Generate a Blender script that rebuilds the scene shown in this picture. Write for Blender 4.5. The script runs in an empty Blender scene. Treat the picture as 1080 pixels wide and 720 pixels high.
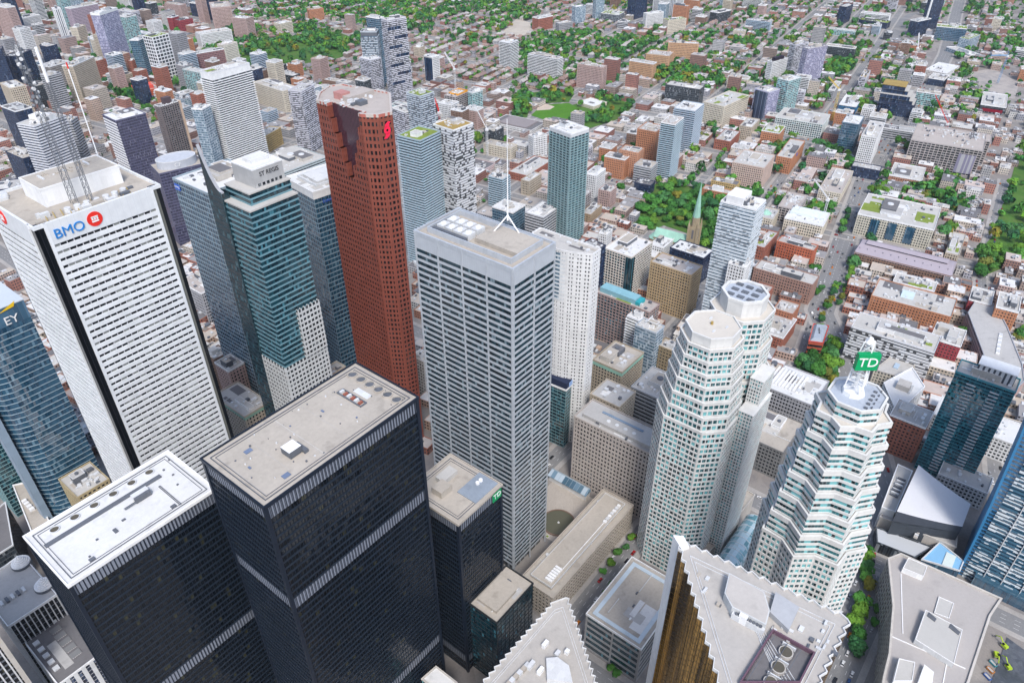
import bpy, math, random, re
from math import sin, cos, pi, radians, hypot, atan2, floor
from mathutils import Vector as V3, Matrix, noise as mnoise
random.seed(7)
S = bpy.context.scene
COL = S.collection
# ------------------------------------------------------------------ camera, sky, sun, exposure
FPX, PITCH, ROLL, YAW, HC = 773.87, radians(35.277), radians(-0.215), radians(38.632), 420.0
Fw = V3((cos(PITCH)*cos(YAW), cos(PITCH)*sin(YAW), -sin(PITCH)))
R0 = V3((sin(YAW), -cos(YAW), 0)); U0 = R0.cross(Fw)
Rt = R0*cos(ROLL)+U0*sin(ROLL); Up = U0*cos(ROLL)-R0*sin(ROLL)
EYE = V3((0, 0, HC))
cam = bpy.data.objects.new('camera', bpy.data.cameras.new('camera')); COL.objects.link(cam); S.camera = cam
cam.data.sensor_width = 36; cam.data.lens = 36*FPX/1080; cam.data.clip_start = 1; cam.data.clip_end = 30000
m3 = Matrix((Rt, Up, -Fw)).transposed().to_4x4(); m3.translation = EYE; cam.matrix_world = m3
W = bpy.data.worlds.new('World'); S.world = W; W.use_nodes = True
nt = W.node_tree; bg = nt.nodes['Background']
sky = nt.nodes.new('ShaderNodeTexSky'); sky.sky_type = 'NISHITA'; sky.sun_disc = False
SUN_EL, SUN_AZ = radians(52), radians(228)          # azimuth measured from world +x, counter-clockwise
sky.sun_elevation = SUN_EL; sky.sun_rotation = radians(90)-SUN_AZ
sky.air_density = 1.0; sky.dust_density = 2.2; sky.ozone_density = 1.6
nt.links.new(sky.outputs[0], bg.inputs[0]); bg.inputs[1].default_value = 0.115
sl = bpy.data.lights.new('sun', 'SUN'); sl.energy = 1.5; sl.angle = radians(13); sl.color = (1, .975, .94)
so = bpy.data.objects.new('sun', sl); COL.objects.link(so)
sd = V3((cos(SUN_EL)*cos(SUN_AZ), cos(SUN_EL)*sin(SUN_AZ), sin(SUN_EL)))
so.rotation_euler = sd.to_track_quat('Z', 'Y').to_euler()
S.view_settings.view_transform = 'Standard'; S.view_settings.look = 'None'; S.view_settings.gamma = 1
S.view_settings.exposure = 0.98
S.cycles.max_bounces = 5; S.cycles.diffuse_bounces = 2; S.cycles.glossy_bounces = 3; S.cycles.transmission_bounces = 2
S.cycles.caustics_reflective = False; S.cycles.caustics_refractive = False
S.cycles.use_denoising = True

# ------------------------------------------------------------------ measuring helpers
def P(x, y, z=0.0):                      # point of the place seen at photo position x, y, at height z
    d = Fw*FPX+Rt*(x-540)-Up*(y-360); return EYE+d*((z-HC)/d.z)
def Q(p):
    d = V3(p)-EYE; k = d.dot(Fw); return (540+FPX*d.dot(Rt)/k, 360-FPX*d.dot(Up)/k) if k > 1 else (-9999, -9999)
def zrow(x, y, row):                     # height at which the vertical through x, y crosses a photo row
    a, b = -200.0, HC-.5
    for _ in range(50):
        m = (a+b)/2
        if Q((x, y, m))[1] > row: a = m
        else: b = m
    return (a+b)/2
def hbase(n, row):                       # height of a roof corner seen at n whose foot is seen at a row
    a, b = 0.0, HC-1
    for _ in range(50):
        m = (a+b)/2; g = P(n[0], n[1], m)
        if Q((g.x, g.y, 0))[1] < row: a = m
        else: b = m
    return (a+b)/2
def srgb(h):
    r = [int(h[i:i+2], 16)/255 for i in (0, 2, 4)]
    return tuple(c/12.92 if c <= .04045 else ((c+.055)/1.055)**2.4 for c in r)

# ------------------------------------------------------------------ materials
class NT:
    def __init__(s, name):
        s.m = bpy.data.materials.new(name); s.m.use_nodes = True; s.t = s.m.node_tree
        s.b = s.t.nodes['Principled BSDF']
    def n(s, k, **kw):
        o = s.t.nodes.new('ShaderNode'+k)
        for a, v in kw.items(): setattr(o, a, v)
        return o
    def put(s, inp, v):
        if hasattr(v, 'is_output') or isinstance(v, bpy.types.NodeSocket): s.t.links.new(v, inp)
        elif inp.type == 'RGBA' and len(v) == 3: inp.default_value = (*v, 1)
        else: inp.default_value = v
    def math(s, op, a, b=None, c=None):
        o = s.n('Math', operation=op); s.put(o.inputs[0], a)
        if b is not None: s.put(o.inputs[1], b)
        if c is not None: s.put(o.inputs[2], c)
        return o.outputs[0]
    def vm(s, op, a, b=None):
        o = s.n('VectorMath', operation=op); s.put(o.inputs[0], a)
        if b is not None: s.put(o.inputs[1], b)
        return o.outputs['Value'] if op == 'DOT_PRODUCT' else o.outputs[0]
    def mix(s, f, a, b, mode='MIX'):
        o = s.n('Mix', data_type='RGBA', blend_type=mode); s.put(o.inputs[0], f); s.put(o.inputs[6], a); s.put(o.inputs[7], b)
        return o.outputs[2]
    def noise(s, vec, scale, detail=2, rough=.5):
        o = s.n('TexNoise'); s.put(o.inputs['Vector'], vec); o.inputs['Scale'].default_value = scale
        o.inputs['Detail'].default_value = detail; o.inputs['Roughness'].default_value = rough
        return o.outputs['Fac']
    def ramp(s, f, lo, hi):
        o = s.n('MapRange'); s.put(o.inputs[0], f)
        o.inputs[1].default_value, o.inputs[2].default_value = lo, hi
        return o.outputs[0]
    def end(s, col, rough=.8, metal=0, ior=1.5, spec=.5):
        s.put(s.b.inputs['Base Color'], col); s.put(s.b.inputs['Roughness'], rough); s.b.inputs['Metallic'].default_value = metal
        s.b.inputs['IOR'].default_value = ior; s.b.inputs['Specular IOR Level'].default_value = spec
        return s.m
_mats = {}
def mat_wall(name, col, var=.22, rough=.75, metal=0, spec=.3, sc=1.0):
    """matt wall or metal: tone shifts by object, big weather patches and fine grain"""
    if name in _mats: return _mats[name]
    t = NT(name); g = t.n('NewGeometry').outputs['Position']; oi = t.n('ObjectInfo').outputs['Random']
    st = t.vm('MULTIPLY', g, (1, 1, .22))
    a = t.noise(st, .11*sc, 3, .6); b = t.noise(g, .9*sc, 2, .6)
    f = t.math('ADD', t.math('MULTIPLY', a, var*1.5), t.math('MULTIPLY', b, var))
    f = t.math('ADD', f, t.math('MULTIPLY', oi, var*.35)); f = t.math('ADD', f, 1-var*1.43)
    wp = t.n('TexWhiteNoise', noise_dimensions='3D'); t.put(wp.inputs[0], t.vm('FLOOR', t.vm('MULTIPLY', t.vm('ADD', g, (.37, .41, .13)), (.31, .31, .26))))
    f = t.math('ADD', f, t.math('MULTIPLY', t.math('SUBTRACT', wp.outputs['Value'], .5), .11))
    sk = t.ramp(t.noise(t.vm('MULTIPLY', g, (.9, .9, .035)), 1.0, 2, .6), .55, .8); f = t.math('SUBTRACT', f, t.math('MULTIPLY', sk, var*.5))
    c = t.vm('MULTIPLY', col, t.n('CombineXYZ').outputs[0])
    cx = c.node.inputs[1].links[0].from_node
    for i in range(3): t.put(cx.inputs[i], f)
    _mats[name] = t.end(c, rough, metal, spec=spec); return _mats[name]
def mat_roof(name, col, var=.3):
    if name in _mats: return _mats[name]
    t = NT(name); g = t.n('NewGeometry').outputs['Position']
    a = t.noise(g, .05, 4, .65); b = t.noise(g, .6, 3, .7); c3 = t.ramp(t.noise(g, .16, 3, .5), .58, .72)
    f = t.math('ADD', t.math('MULTIPLY', a, var*1.3), t.math('MULTIPLY', b, var)); f = t.math('ADD', f, 1-var*1.15)
    f = t.math('SUBTRACT', f, t.math('MULTIPLY', c3, var*.55))
    cx = t.n('CombineXYZ'); [t.put(cx.inputs[i], f) for i in range(3)]
    _mats[name] = t.end(t.vm('MULTIPLY', col, cx.outputs[0]), .9, spec=.2); return _mats[name]
def facet(t):
    """coordinate running along any upright face, plus a number telling the faces apart"""
    tc = t.n('TexCoord'); nn = tc.outputs['Normal']; p = tc.outputs['Object']
    tg = t.n('VectorMath', operation='CROSS_PRODUCT'); t.put(tg.inputs[0], nn); tg.inputs[1].default_value = (0, 0, 1)
    return t.vm('DOT_PRODUCT', p, tg.outputs[0]), t.math('FLOOR', t.math('ADD', t.vm('DOT_PRODUCT', p, nn), .37)), p
def mat_glass(name, dark, mid, light, plight=.18, bay=1.5, mull=.07, mcol=(.05, .06, .07), rough=.05, ior=1.7, metal=0.0, tilt=.07):
    if name in _mats: return _mats[name]
    t = NT(name); u, pl, p = facet(t); oi = t.n('ObjectInfo').outputs['Random']
    s = t.math('DIVIDE', u, bay); cell = t.math('FLOOR', s); fr = t.math('FRACT', s)
    cx = t.n('CombineXYZ'); t.put(cx.inputs[0], cell); t.put(cx.inputs[1], pl); t.put(cx.inputs[2], t.math('MULTIPLY', oi, 977.0))
    wn = t.n('TexWhiteNoise', noise_dimensions='3D'); t.put(wn.inputs[0], cx.outputs[0]); r = wn.outputs['Value']
    big = t.noise(t.n('NewGeometry').outputs['Position'], .035, 2, .5)
    c = t.mix(t.ramp(t.math('ADD', r, t.math('MULTIPLY', t.math('SUBTRACT', big, .5), 1.2)), .1, .95), dark, mid)
    wn2 = t.n('TexWhiteNoise', noise_dimensions='3D'); t.put(wn2.inputs[0], t.vm('ADD', cx.outputs[0], (.5, 7.5, 3.3)))
    c = t.mix(t.math('LESS_THAN', wn2.outputs['Value'], plight), c, light)
    if mull > 0: c = t.mix(t.math('LESS_THAN', fr, mull), c, mcol)
    bend = t.vm('ADD', t.vm('MULTIPLY', t.vm('SUBTRACT', wn.outputs['Color'], (.5, .5, .5)), (tilt, tilt, tilt)), t.n('NewGeometry').outputs['Normal'])
    t.put(t.b.inputs['Normal'], t.vm('NORMALIZE', bend))
    _mats[name] = t.end(c, rough, metal, ior=ior); return _mats[name]
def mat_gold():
    '''gold mirror panes: caught light painted in as tall bright streaks, dark mesh elsewhere'''
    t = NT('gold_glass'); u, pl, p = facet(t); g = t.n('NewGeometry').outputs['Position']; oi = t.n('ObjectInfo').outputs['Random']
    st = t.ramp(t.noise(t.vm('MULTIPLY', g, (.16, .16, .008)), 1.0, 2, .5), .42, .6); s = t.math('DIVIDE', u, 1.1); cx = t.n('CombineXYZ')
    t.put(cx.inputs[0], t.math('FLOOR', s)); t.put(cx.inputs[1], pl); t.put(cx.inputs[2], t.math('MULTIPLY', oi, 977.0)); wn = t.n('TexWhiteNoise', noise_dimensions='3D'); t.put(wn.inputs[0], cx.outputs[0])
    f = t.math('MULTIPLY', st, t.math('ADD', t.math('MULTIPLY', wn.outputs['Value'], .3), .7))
    c = t.mix(f, (.035, .022, .008), (.62, .36, .09)); c = t.mix(t.math('LESS_THAN', t.math('FRACT', s), .16), c, (.02, .016, .01))  # bright gold streaks put highlights into the base colour
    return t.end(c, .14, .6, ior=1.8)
def mat_panel(name, a, b, p=.5, bay=2.2):
    """storey band whose panels are of two kinds at random"""
    if name in _mats: return _mats[name]
    t = NT(name); u, pl, _ = facet(t); oi = t.n('ObjectInfo').outputs['Random']
    cx = t.n('CombineXYZ'); t.put(cx.inputs[0], t.math('FLOOR', t.math('DIVIDE', u, bay))); t.put(cx.inputs[1], pl); t.put(cx.inputs[2], t.math('MULTIPLY', oi, 977.0))
    wn = t.n('TexWhiteNoise', noise_dimensions='3D'); t.put(wn.inputs[0], cx.outputs[0])
    _mats[name] = t.end(t.mix(t.math('GREATER_THAN', wn.outputs['Value'], p), a, b), .4, spec=.4); return _mats[name]
def mat_louvre(name, col, dark, bay=1.5, fr=.18, rough=.45):
    if name in _mats: return _mats[name]
    t = NT(name); u, pl, _ = facet(t); s = t.math('FRACT', t.math('DIVIDE', u, bay))
    n = t.noise(t.n('NewGeometry').outputs['Position'], .3, 2)
    c = t.mix(t.math('MULTIPLY', n, .5), col, tuple(v*.6 for v in col))
    _mats[name] = t.end(t.mix(t.math('LESS_THAN', s, fr), c, dark), rough); return _mats[name]
def mat_far():
    """wall and roof colours held by the mesh, window openings laid out on the upright faces"""
    t = NT('low_rise_far'); at = t.n('Attribute', attribute_name='Col').outputs['Color']
    u, pl, p = facet(t); sp = t.n('SeparateXYZ'); t.put(sp.inputs[0], p)
    nz = t.n('SeparateXYZ'); t.put(nz.inputs[0], t.n('NewGeometry').outputs['Normal'])
    fz = t.math('FRACT', t.math('DIVIDE', sp.outputs[2], 3.3)); fu = t.math('FRACT', t.math('DIVIDE', u, 2.7))
    w = t.math('MULTIPLY', t.math('COMPARE', fz, .55, .22), t.math('COMPARE', fu, .5, .27))
    w = t.math('MULTIPLY', w, t.math('LESS_THAN', t.math('ABSOLUTE', nz.outputs[2]), .3))
    g = t.n('NewGeometry').outputs['Position']
    f = t.math('ADD', t.math('MULTIPLY', t.noise(g, .12, 3, .6), .6), .7)
    cx = t.n('CombineXYZ'); [t.put(cx.inputs[i], f) for i in range(3)]
    c = t.vm('MULTIPLY', at, cx.outputs[0])
    return t.end(t.mix(w, c, (.035, .045, .06)), .8, spec=.2)
def mat_tint(name, rough=.8, var=.3):
    """colour given by each object's own colour, weathered"""
    if name in _mats: return _mats[name]
    t = NT(name); oi = t.n('ObjectInfo'); g = t.n('NewGeometry').outputs['Position']
    f = t.math('ADD', t.math('MULTIPLY', t.noise(g, .15, 3, .6), var*1.3), t.math('MULTIPLY', t.noise(g, 1.0, 2, .6), var*.7)); f = t.math('ADD', f, 1-var)
    cx = t.n('CombineXYZ'); [t.put(cx.inputs[i], f) for i in range(3)]
    _mats[name] = t.end(t.vm('MULTIPLY', oi.outputs['Color'], cx.outputs[0]), rough, spec=.3); return _mats[name]
def mat_bays():
    '''window band: dark panes between piers of the wall's own colour'''
    t = NT('window_bays'); u, pl, p = facet(t); oi = t.n('ObjectInfo'); s = t.math('DIVIDE', u, 2.8); c = t.math('FLOOR', s)
    cx = t.n('CombineXYZ'); t.put(cx.inputs[0], c); t.put(cx.inputs[1], pl); t.put(cx.inputs[2], t.math('MULTIPLY', oi.outputs['Random'], 91.0))
    wn = t.n('TexWhiteNoise', noise_dimensions='3D'); t.put(wn.inputs[0], cx.outputs[0])
    pane = t.mix(t.math('GREATER_THAN', wn.outputs['Value'], .82), (.012, .016, .022), (.16, .17, .18)); k = t.math('LESS_THAN', t.math('FRACT', s), .46)
    m = t.end(t.mix(k, pane, t.vm('MULTIPLY', oi.outputs['Color'], (.9, .9, .9))), .4, spec=.4); return m
def mat_leaf(name, attr=False):
    t = NT(name); g = t.n('NewGeometry').outputs['Position']
    n = t.noise(g, .35, 3, .7); n2 = t.noise(g, 1.6, 1)
    if attr: base = t.n('Attribute', attribute_name='Col').outputs['Color']
    else: base = t.n('ObjectInfo').outputs['Color']
    f = t.math('ADD', t.math('MULTIPLY', n, 1.3), t.math('MULTIPLY', n2, .4)); f = t.math('ADD', f, .15)
    cx = t.n('CombineXYZ'); [t.put(cx.inputs[i], f) for i in range(3)]
    m = t.end(t.vm('MULTIPLY', base, cx.outputs[0]), .7, spec=.15)
    return m
def mat_ground(name, a, b, c, sc=.03):
    t = NT(name); g = t.n('NewGeometry').outputs['Position']
    vo = t.n('TexVoronoi', feature='F1'); t.put(vo.inputs['Vector'], g); vo.inputs['Scale'].default_value = sc
    hs = t.n('SeparateXYZ'); t.put(hs.inputs[0], vo.outputs['Color'])
    col = t.mix(hs.outputs[0], a, b); col = t.mix(t.ramp(t.noise(g, .06, 4, .6), .5, .7), col, c)
    f = t.math('ADD', t.math('MULTIPLY', t.noise(g, .8, 3, .7), .5), .75)
    cx = t.n('CombineXYZ'); [t.put(cx.inputs[i], f) for i in range(3)]
    return t.end(t.vm('MULTIPLY', col, cx.outputs[0]), .9, spec=.2)

# ------------------------------------------------------------------ mesh helpers
class MB:
    def __init__(s): s.v = []; s.f = []; s.m = []; s.c = []
    def face(s, pts, mi=0, col=None):
        k = len(s.v); s.v += [tuple(p) for p in pts]; s.f.append(tuple(range(k, k+len(pts)))); s.m.append(mi)
        if col is not None: s.c.append(col)
        return s
    def prism(s, poly, z0, z1, mi=0, top=True, bot=False, mt=None, col=None, ctop=None):
        n = len(poly); k = len(s.v)
        s.v += [(x, y, z0) for x, y in poly]+[(x, y, z1) for x, y in poly]
        for i in range(n):
            j = (i+1) % n; s.f.append((k+i, k+j, k+n+j, k+n+i)); s.m.append(mi)
            if col is not None: s.c.append(col)
        if top:
            s.f.append(tuple(range(k+n, k+2*n))); s.m.append(mi if mt is None else mt)
            if col is not None: s.c.append(ctop or col)
        if bot:
            s.f.append(tuple(range(k+n-1, k-1, -1))); s.m.append(mi)
            if col is not None: s.c.append(col)
        return s
    def box(s, x0, y0, z0, x1, y1, z1, mi=0, bot=True):
        return s.prism([(x0, y0), (x1, y0), (x1, y1), (x0, y1)], z0, z1, mi, True, bot)
    def taper(s, p0, p1, z0, z1, mi=0, top=True):
        n = len(p0); k = len(s.v); s.v += [(x, y, z0) for x, y in p0]+[(x, y, z1) for x, y in p1]
        for i in range(n):
            j = (i+1) % n; s.f.append((k+i, k+j, k+n+j, k+n+i)); s.m.append(mi)
        if top: s.f.append(tuple(range(k+n, k+2*n))); s.m.append(mi)
        return s
    def ring(s, po, pi_, z0, z1, mi=0):
        """wall standing between an outer and an inner outline"""
        n = len(po); k = len(s.v)
        s.v += [(x, y, z0) for x, y in po]+[(x, y, z1) for x, y in po]+[(x, y, z1) for x, y in pi_]+[(x, y, z0) for x, y in pi_]
        for i in range(n):
            j = (i+1) % n
            for a in range(3): s.f.append((k+a*n+i, k+a*n+j, k+(a+1)*n+j, k+(a+1)*n+i)); s.m.append(mi)
        return s
    def tube(s, a, b, r, n=6, mi=0, r2=None):
        a, b = V3(a), V3(b); d = (b-a).normalized(); u = d.orthogonal().normalized(); w = d.cross(u); k = len(s.v); r2 = r if r2 is None else r2
        for q, rr in ((a, r), (b, r2)):
            s.v += [tuple(q+(u*cos(2*pi*i/n)+w*sin(2*pi*i/n))*rr) for i in range(n)]
        for i in range(n):
            j = (i+1) % n; s.f.append((k+i, k+j, k+n+j, k+n+i)); s.m.append(mi)
        s.f.append(tuple(range(k+n-1, k-1, -1))); s.m.append(mi); s.f.append(tuple(range(k+n, k+2*n))); s.m.append(mi)
        return s
    def disc(s, cx, cy, z0, z1, r, n=16, mi=0, r2=None):
        r2 = r if r2 is None else r2
        return s.taper([(cx+r*cos(2*pi*i/n), cy+r*sin(2*pi*i/n)) for i in range(n)], [(cx+r2*cos(2*pi*i/n), cy+r2*sin(2*pi*i/n)) for i in range(n)], z0, z1, mi)
    def mesh(s, name, mats):
        me = bpy.data.meshes.new(name); me.from_pydata(s.v, [], s.f)
        for m in mats: me.materials.append(m)
        if len(mats) > 1: me.polygons.foreach_set('material_index', s.m)
        if s.c:
            at = me.color_attributes.new('Col', 'FLOAT_COLOR', 'CORNER'); d = []
            for f, c in zip(s.f, s.c): d += [c[0], c[1], c[2], 1.0]*len(f)
            at.data.foreach_set('color', d)
        me.update(); return me
    def obj(s, name, mats, parent=None, loc=(0, 0, 0), rz=0):
        if not isinstance(mats, (list, tuple)): mats = [mats]
        return inst(name, s.mesh(name, mats), parent, loc, rz)
def inst(name, me, parent=None, loc=(0, 0, 0), rz=0):
    o = bpy.data.objects.new(name, me); COL.objects.link(o); o.parent = parent; o.location = loc; o.rotation_euler = (0, 0, rz); return o
def tag(o, label=None, cat=None, group=None, kind=None):
    for k, v in (('label', label), ('category', cat), ('group', group), ('kind', kind)):
        if v: o[k] = v
    return o
def thing(name, label, cat, loc=(0, 0, 0), rz=0, group=None):
    return tag(inst(name, None, None, loc, rz), label, cat, group)
def dup(root, loc, rz=0, label=None, col=None):
    r = root.copy(); COL.objects.link(r); r.location = loc; r.rotation_euler = (0, 0, rz)
    if label: r['label'] = label
    if col: r.color = col
    for ch in root.children:
        c = ch.copy(); COL.objects.link(c); c.parent = r
        if col: c.color = col
        for g in ch.children:
            e = g.copy(); COL.objects.link(e); e.parent = c
            if col: e.color = col
    return r
def rectp(w, d, cx=0, cy=0): return [(cx-w/2, cy-d/2), (cx+w/2, cy-d/2), (cx+w/2, cy+d/2), (cx-w/2, cy+d/2)]
def off(poly, e):
    n = len(poly); out = []
    for i in range(n):
        (ax, ay), (bx, by), (cx, cy) = poly[i-1], poly[i], poly[(i+1) % n]
        l1 = hypot(bx-ax, by-ay) or 1; l2 = hypot(cx-bx, cy-by) or 1
        n1 = ((by-ay)/l1, -(bx-ax)/l1); n2 = ((cy-by)/l2, -(cx-bx)/l2)
        k = max(.35, 1+n1[0]*n2[0]+n1[1]*n2[1]); out.append((bx+e*(n1[0]+n2[0])/k, by+e*(n1[1]+n2[1])/k))
    return out
def ngon(n, r, a0=0, cx=0, cy=0, sx=1, sy=1): return [(cx+sx*r*cos(a0+2*pi*i/n), cy+sy*r*sin(a0+2*pi*i/n)) for i in range(n)]
def chamf(w, d, c): return [(-w/2+c, -d/2), (w/2-c, -d/2), (w/2, -d/2+c), (w/2, d/2-c), (w/2-c, d/2), (-w/2+c, d/2), (-w/2, d/2-c), (-w/2, -d/2+c)]
FPOLY = []
FOOT = []                                # outlines already built on: (cx, cy, yaw, w, d, height)
def place(N, L, R, h, wmin=0, dmin=0, yaw=None):
    """from three seen roof corners at height h: centre, yaw, width and depth of an upright block"""
    n, l, r = (P(*q, h) for q in (N, L, R)); a = r-n; b = l-n
    w, d = a.length, b.length
    if yaw is None: yaw = atan2(a.y, a.x) if w > d else atan2(-b.x, b.y)
    ex = V3((cos(yaw), sin(yaw), 0)); ey = V3((-sin(yaw), cos(yaw), 0))
    w = max(abs(a.dot(ex)), wmin); d = max(abs(b.dot(ey)), dmin)
    c = n+ex*w/2+ey*d/2; return c.x, c.y, yaw, w, d
def stack(root, poly, z0, z1, fh, G, Wm, frac=.35, proud=.3, mull=None, slab=None, names=('window_band', 'spandrel')):
    n = max(1, round((z1-z0)/fh)); fh = (z1-z0)/n
    g = MB().prism(poly, 0, fh, 0, False).mesh(names[0], [G])
    s = MB().prism(off(poly, proud), 0, fh*frac, 0, True, True).mesh(names[1], [Wm])
    sb = MB().prism(off(poly, slab[0]), 0, slab[1], 0, True, True).mesh('balcony_slab', [slab[2]]) if slab else None
    for i in range(n):
        inst(names[0], g, root, (0, 0, z0+i*fh)); inst(names[1], s, root, (0, 0, z0+i*fh))
        if sb: inst('balcony_slab', sb, root, (0, 0, z0+i*fh+.02))
    if mull:
        sp, wd, dp, mm = mull; mullions(root, poly, z0, z1, sp, wd, dp, mm)
    return fh
def mullions(root, poly, z0, z1, sp, wd, dp, mm, name='mullion_screen'):
    for i in range(len(poly)):
        (ax, ay), (bx, by) = poly[i], poly[(i+1) % len(poly)]; l = hypot(bx-ax, by-ay)
        if l < sp*.8: continue
        ux, uy = (bx-ax)/l, (by-ay)/l; nx, ny = uy, -ux; k = max(1, round(l/sp)); m = MB()
        for j in range(k+1):
            t = min(max(j*l/k, wd/2), l-wd/2); x, y = ax+ux*t, ay+uy*t; h = wd/2
            m.prism([(x-ux*h+nx*dp, y-uy*h+ny*dp), (x+ux*h+nx*dp, y+uy*h+ny*dp), (x+ux*h-nx*.2, y+uy*h-ny*.2), (x-ux*h-nx*.2, y-uy*h-ny*.2)], z0, z1)
        m.obj(name, mm, root)
def roof(root, poly, z, mr, mp, ph=1.1, pt=.5, proud=.35):
    MB().prism(off(poly, -.3), z-.4, z+.15).obj('roof', mr, root)
    MB().ring(off(poly, proud), off(poly, proud-pt), z-.6, z+ph).obj('parapet', mp, root)
rr = random.uniform
def clutter(root, w, d, z, seed, n=5, pent=True, mw=None, mr=None):
    R_ = random.Random(seed); mw = mw or M['unit']; mr = mr or M['rgrey']
    if pent:
        for b in range(R_.choice((1, 1, 2, 2, 3))):
            pw, pd, h = w*R_.uniform(.16, .5), d*R_.uniform(.16, .5), R_.uniform(2.2, 5.5)+b*.13; cx, cy = w*R_.uniform(-.22, .22), d*R_.uniform(-.22, .22); q = rectp(pw, pd, cx, cy)
            o = MB().prism(q, z, z+h).obj('penthouse', R_.choice((mw, mw, M['conc'], M['unit'], M['dunit'])), root)
            if R_.random() < .35: MB().ring(off(q, .2), off(q, -.25), z+h-.3, z+h+.35).obj('penthouse_coping', mw, o)
            MB().prism(off(q, -.35), z+h+.01, z+h+.1).obj('penthouse_roof', R_.choice((mr, M['rlight'], M['rbeige'], M['rdark'])), o)
            if R_.random() < .6: MB().disc(cx, cy, z+h+.1, z+h+1.1, min(pw, pd)*.22, 12, 0, min(pw, pd)*.2).obj('cooling_fan', M['dunit'] if R_.random() < .5 else M['unit'], o)
    for b in range(R_.randint(2, 5)):
        a, e = w*R_.uniform(.04, .2), d*R_.uniform(.03, .16); x, y = w*R_.uniform(-.34, .34), d*R_.uniform(-.34, .34)
        MB().box(x-a, y-e, z+.1, x+a, y+e, z+.16+.011*b).obj('roof_patch', R_.choice((M['rlight'], M['rbeige'], M['rdark'], M['rgrey'], M['rwhite'])), root)
    if w > 12 and d > 12:
        for b in range(R_.randint(0, 3)):
            x, y = w*R_.uniform(-.35, .35), d*R_.uniform(-.35, .35); l = R_.uniform(4, min(w, d)*.5); hz = R_.random() < .5; z2 = z+.5+.07*b
            MB().tube((x-l/2*hz, y-l/2*(not hz), z2), (x+l/2*hz, y+l/2*(not hz), z2), .3, 6).obj('roof_duct', M['unit'], root)
    n = n*2
    for i in range(n):
        x, y = w*R_.uniform(-.4, .4), d*R_.uniform(-.4, .4); k = R_.random()
        if k < .55:
            a, b, h = R_.uniform(1.5, 4), R_.uniform(1.2, 3), R_.uniform(1, 2.4)
            MB().box(x-a/2, y-b/2, z+.1, x+a/2, y+b/2, z+h).obj('roof_vent', M['unit'] if k < .4 else M['dunit'], root)
        else:
            r = R_.uniform(.7, 1.5); MB().disc(x, y, z+.1, z+R_.uniform(.8, 1.6), r, 10, 0, r*.9).obj('exhaust_fan', M['unit'], root)
def text(s, size, m, parent, loc, rot, name='sign_letters', ext=.12, sx=1.0):
    cu = bpy.data.curves.new(name, 'FONT'); cu.body = s; cu.size = size; cu.extrude = ext; cu.align_x = 'CENTER'; cu.align_y = 'CENTER'
    t = bpy.data.objects.new('t', cu); COL.objects.link(t); dg = bpy.context.evaluated_depsgraph_get()
    me = bpy.data.meshes.new_from_object(t.evaluated_get(dg)); bpy.data.objects.remove(t); bpy.data.curves.remove(cu)
    me.materials.clear(); me.materials.append(m); me.name = name
    o = inst(name, me, parent, loc); o.rotation_euler = rot; o.scale = (sx, 1, 1); return o

# ------------------------------------------------------------------ palette
M = {}
M['white'] = mat_wall('white_paint', (.78, .78, .78), .12)
M['marble'] = mat_wall('white_marble', (.72, .735, .75), .14, .5)
M['conc'] = mat_wall('pale_concrete', (.5, .47, .43), .25)
M['stone'] = mat_wall('beige_stone', (.46, .40, .32), .3)
M['grey'] = mat_wall('grey_panel', (.36, .37, .4), .2)
M['unit'] = mat_wall('galvanised_unit', (.6, .61, .62), .2, .5)
M['dunit'] = mat_wall('dark_unit', (.12, .13, .15), .3, .6)
M['steel'] = mat_wall('black_steel', (.009, .015, .028), .25, .45, spec=.35)
M['spandrel'] = mat_wall('blue_black_spandrel', (.012, .021, .035), .25, .4, spec=.4)
M['red'] = mat_wall('red_granite', (.225, .064, .043), .16, .5)
M['ccw'] = mat_wall('stainless_cladding', (.50, .53, .57), .12, .38, .25)
M['tiles'] = mat_wall('white_mast_paint', (.8, .8, .8), .1, .5)
M['mast'] = mat_wall('mast_steel', (.16, .17, .19), .2, .5)
M['copper'] = mat_wall('green_copper', (.30, .52, .42), .25)
M['cstone'] = mat_wall('church_stone', (.36, .29, .19), .4)
M['gold'] = mat_gold()
M['rbeige'] = mat_roof('beige_gravel', (.42, .38, .33), .34)
M['rgrey'] = mat_roof('grey_gravel', (.42, .41, .40), .28)
M['rlight'] = mat_roof('pale_membrane', (.47, .455, .43), .25)
M['rwhite'] = mat_roof('white_membrane', (.64, .64, .635), .26)
M['rdark'] = mat_roof('dark_tar', (.16, .155, .16), .3)
M['rgreen'] = mat_roof('sedum', (.20, .26, .05), .5)
M['rtan'] = mat_roof('dry_sedum', (.34, .24, .08), .5)
M['rlilac'] = mat_roof('lilac_metal', (.36, .32, .36), .15)
M['rpink'] = mat_roof('pinkish_gravel', (.42, .375, .345), .25)
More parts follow.
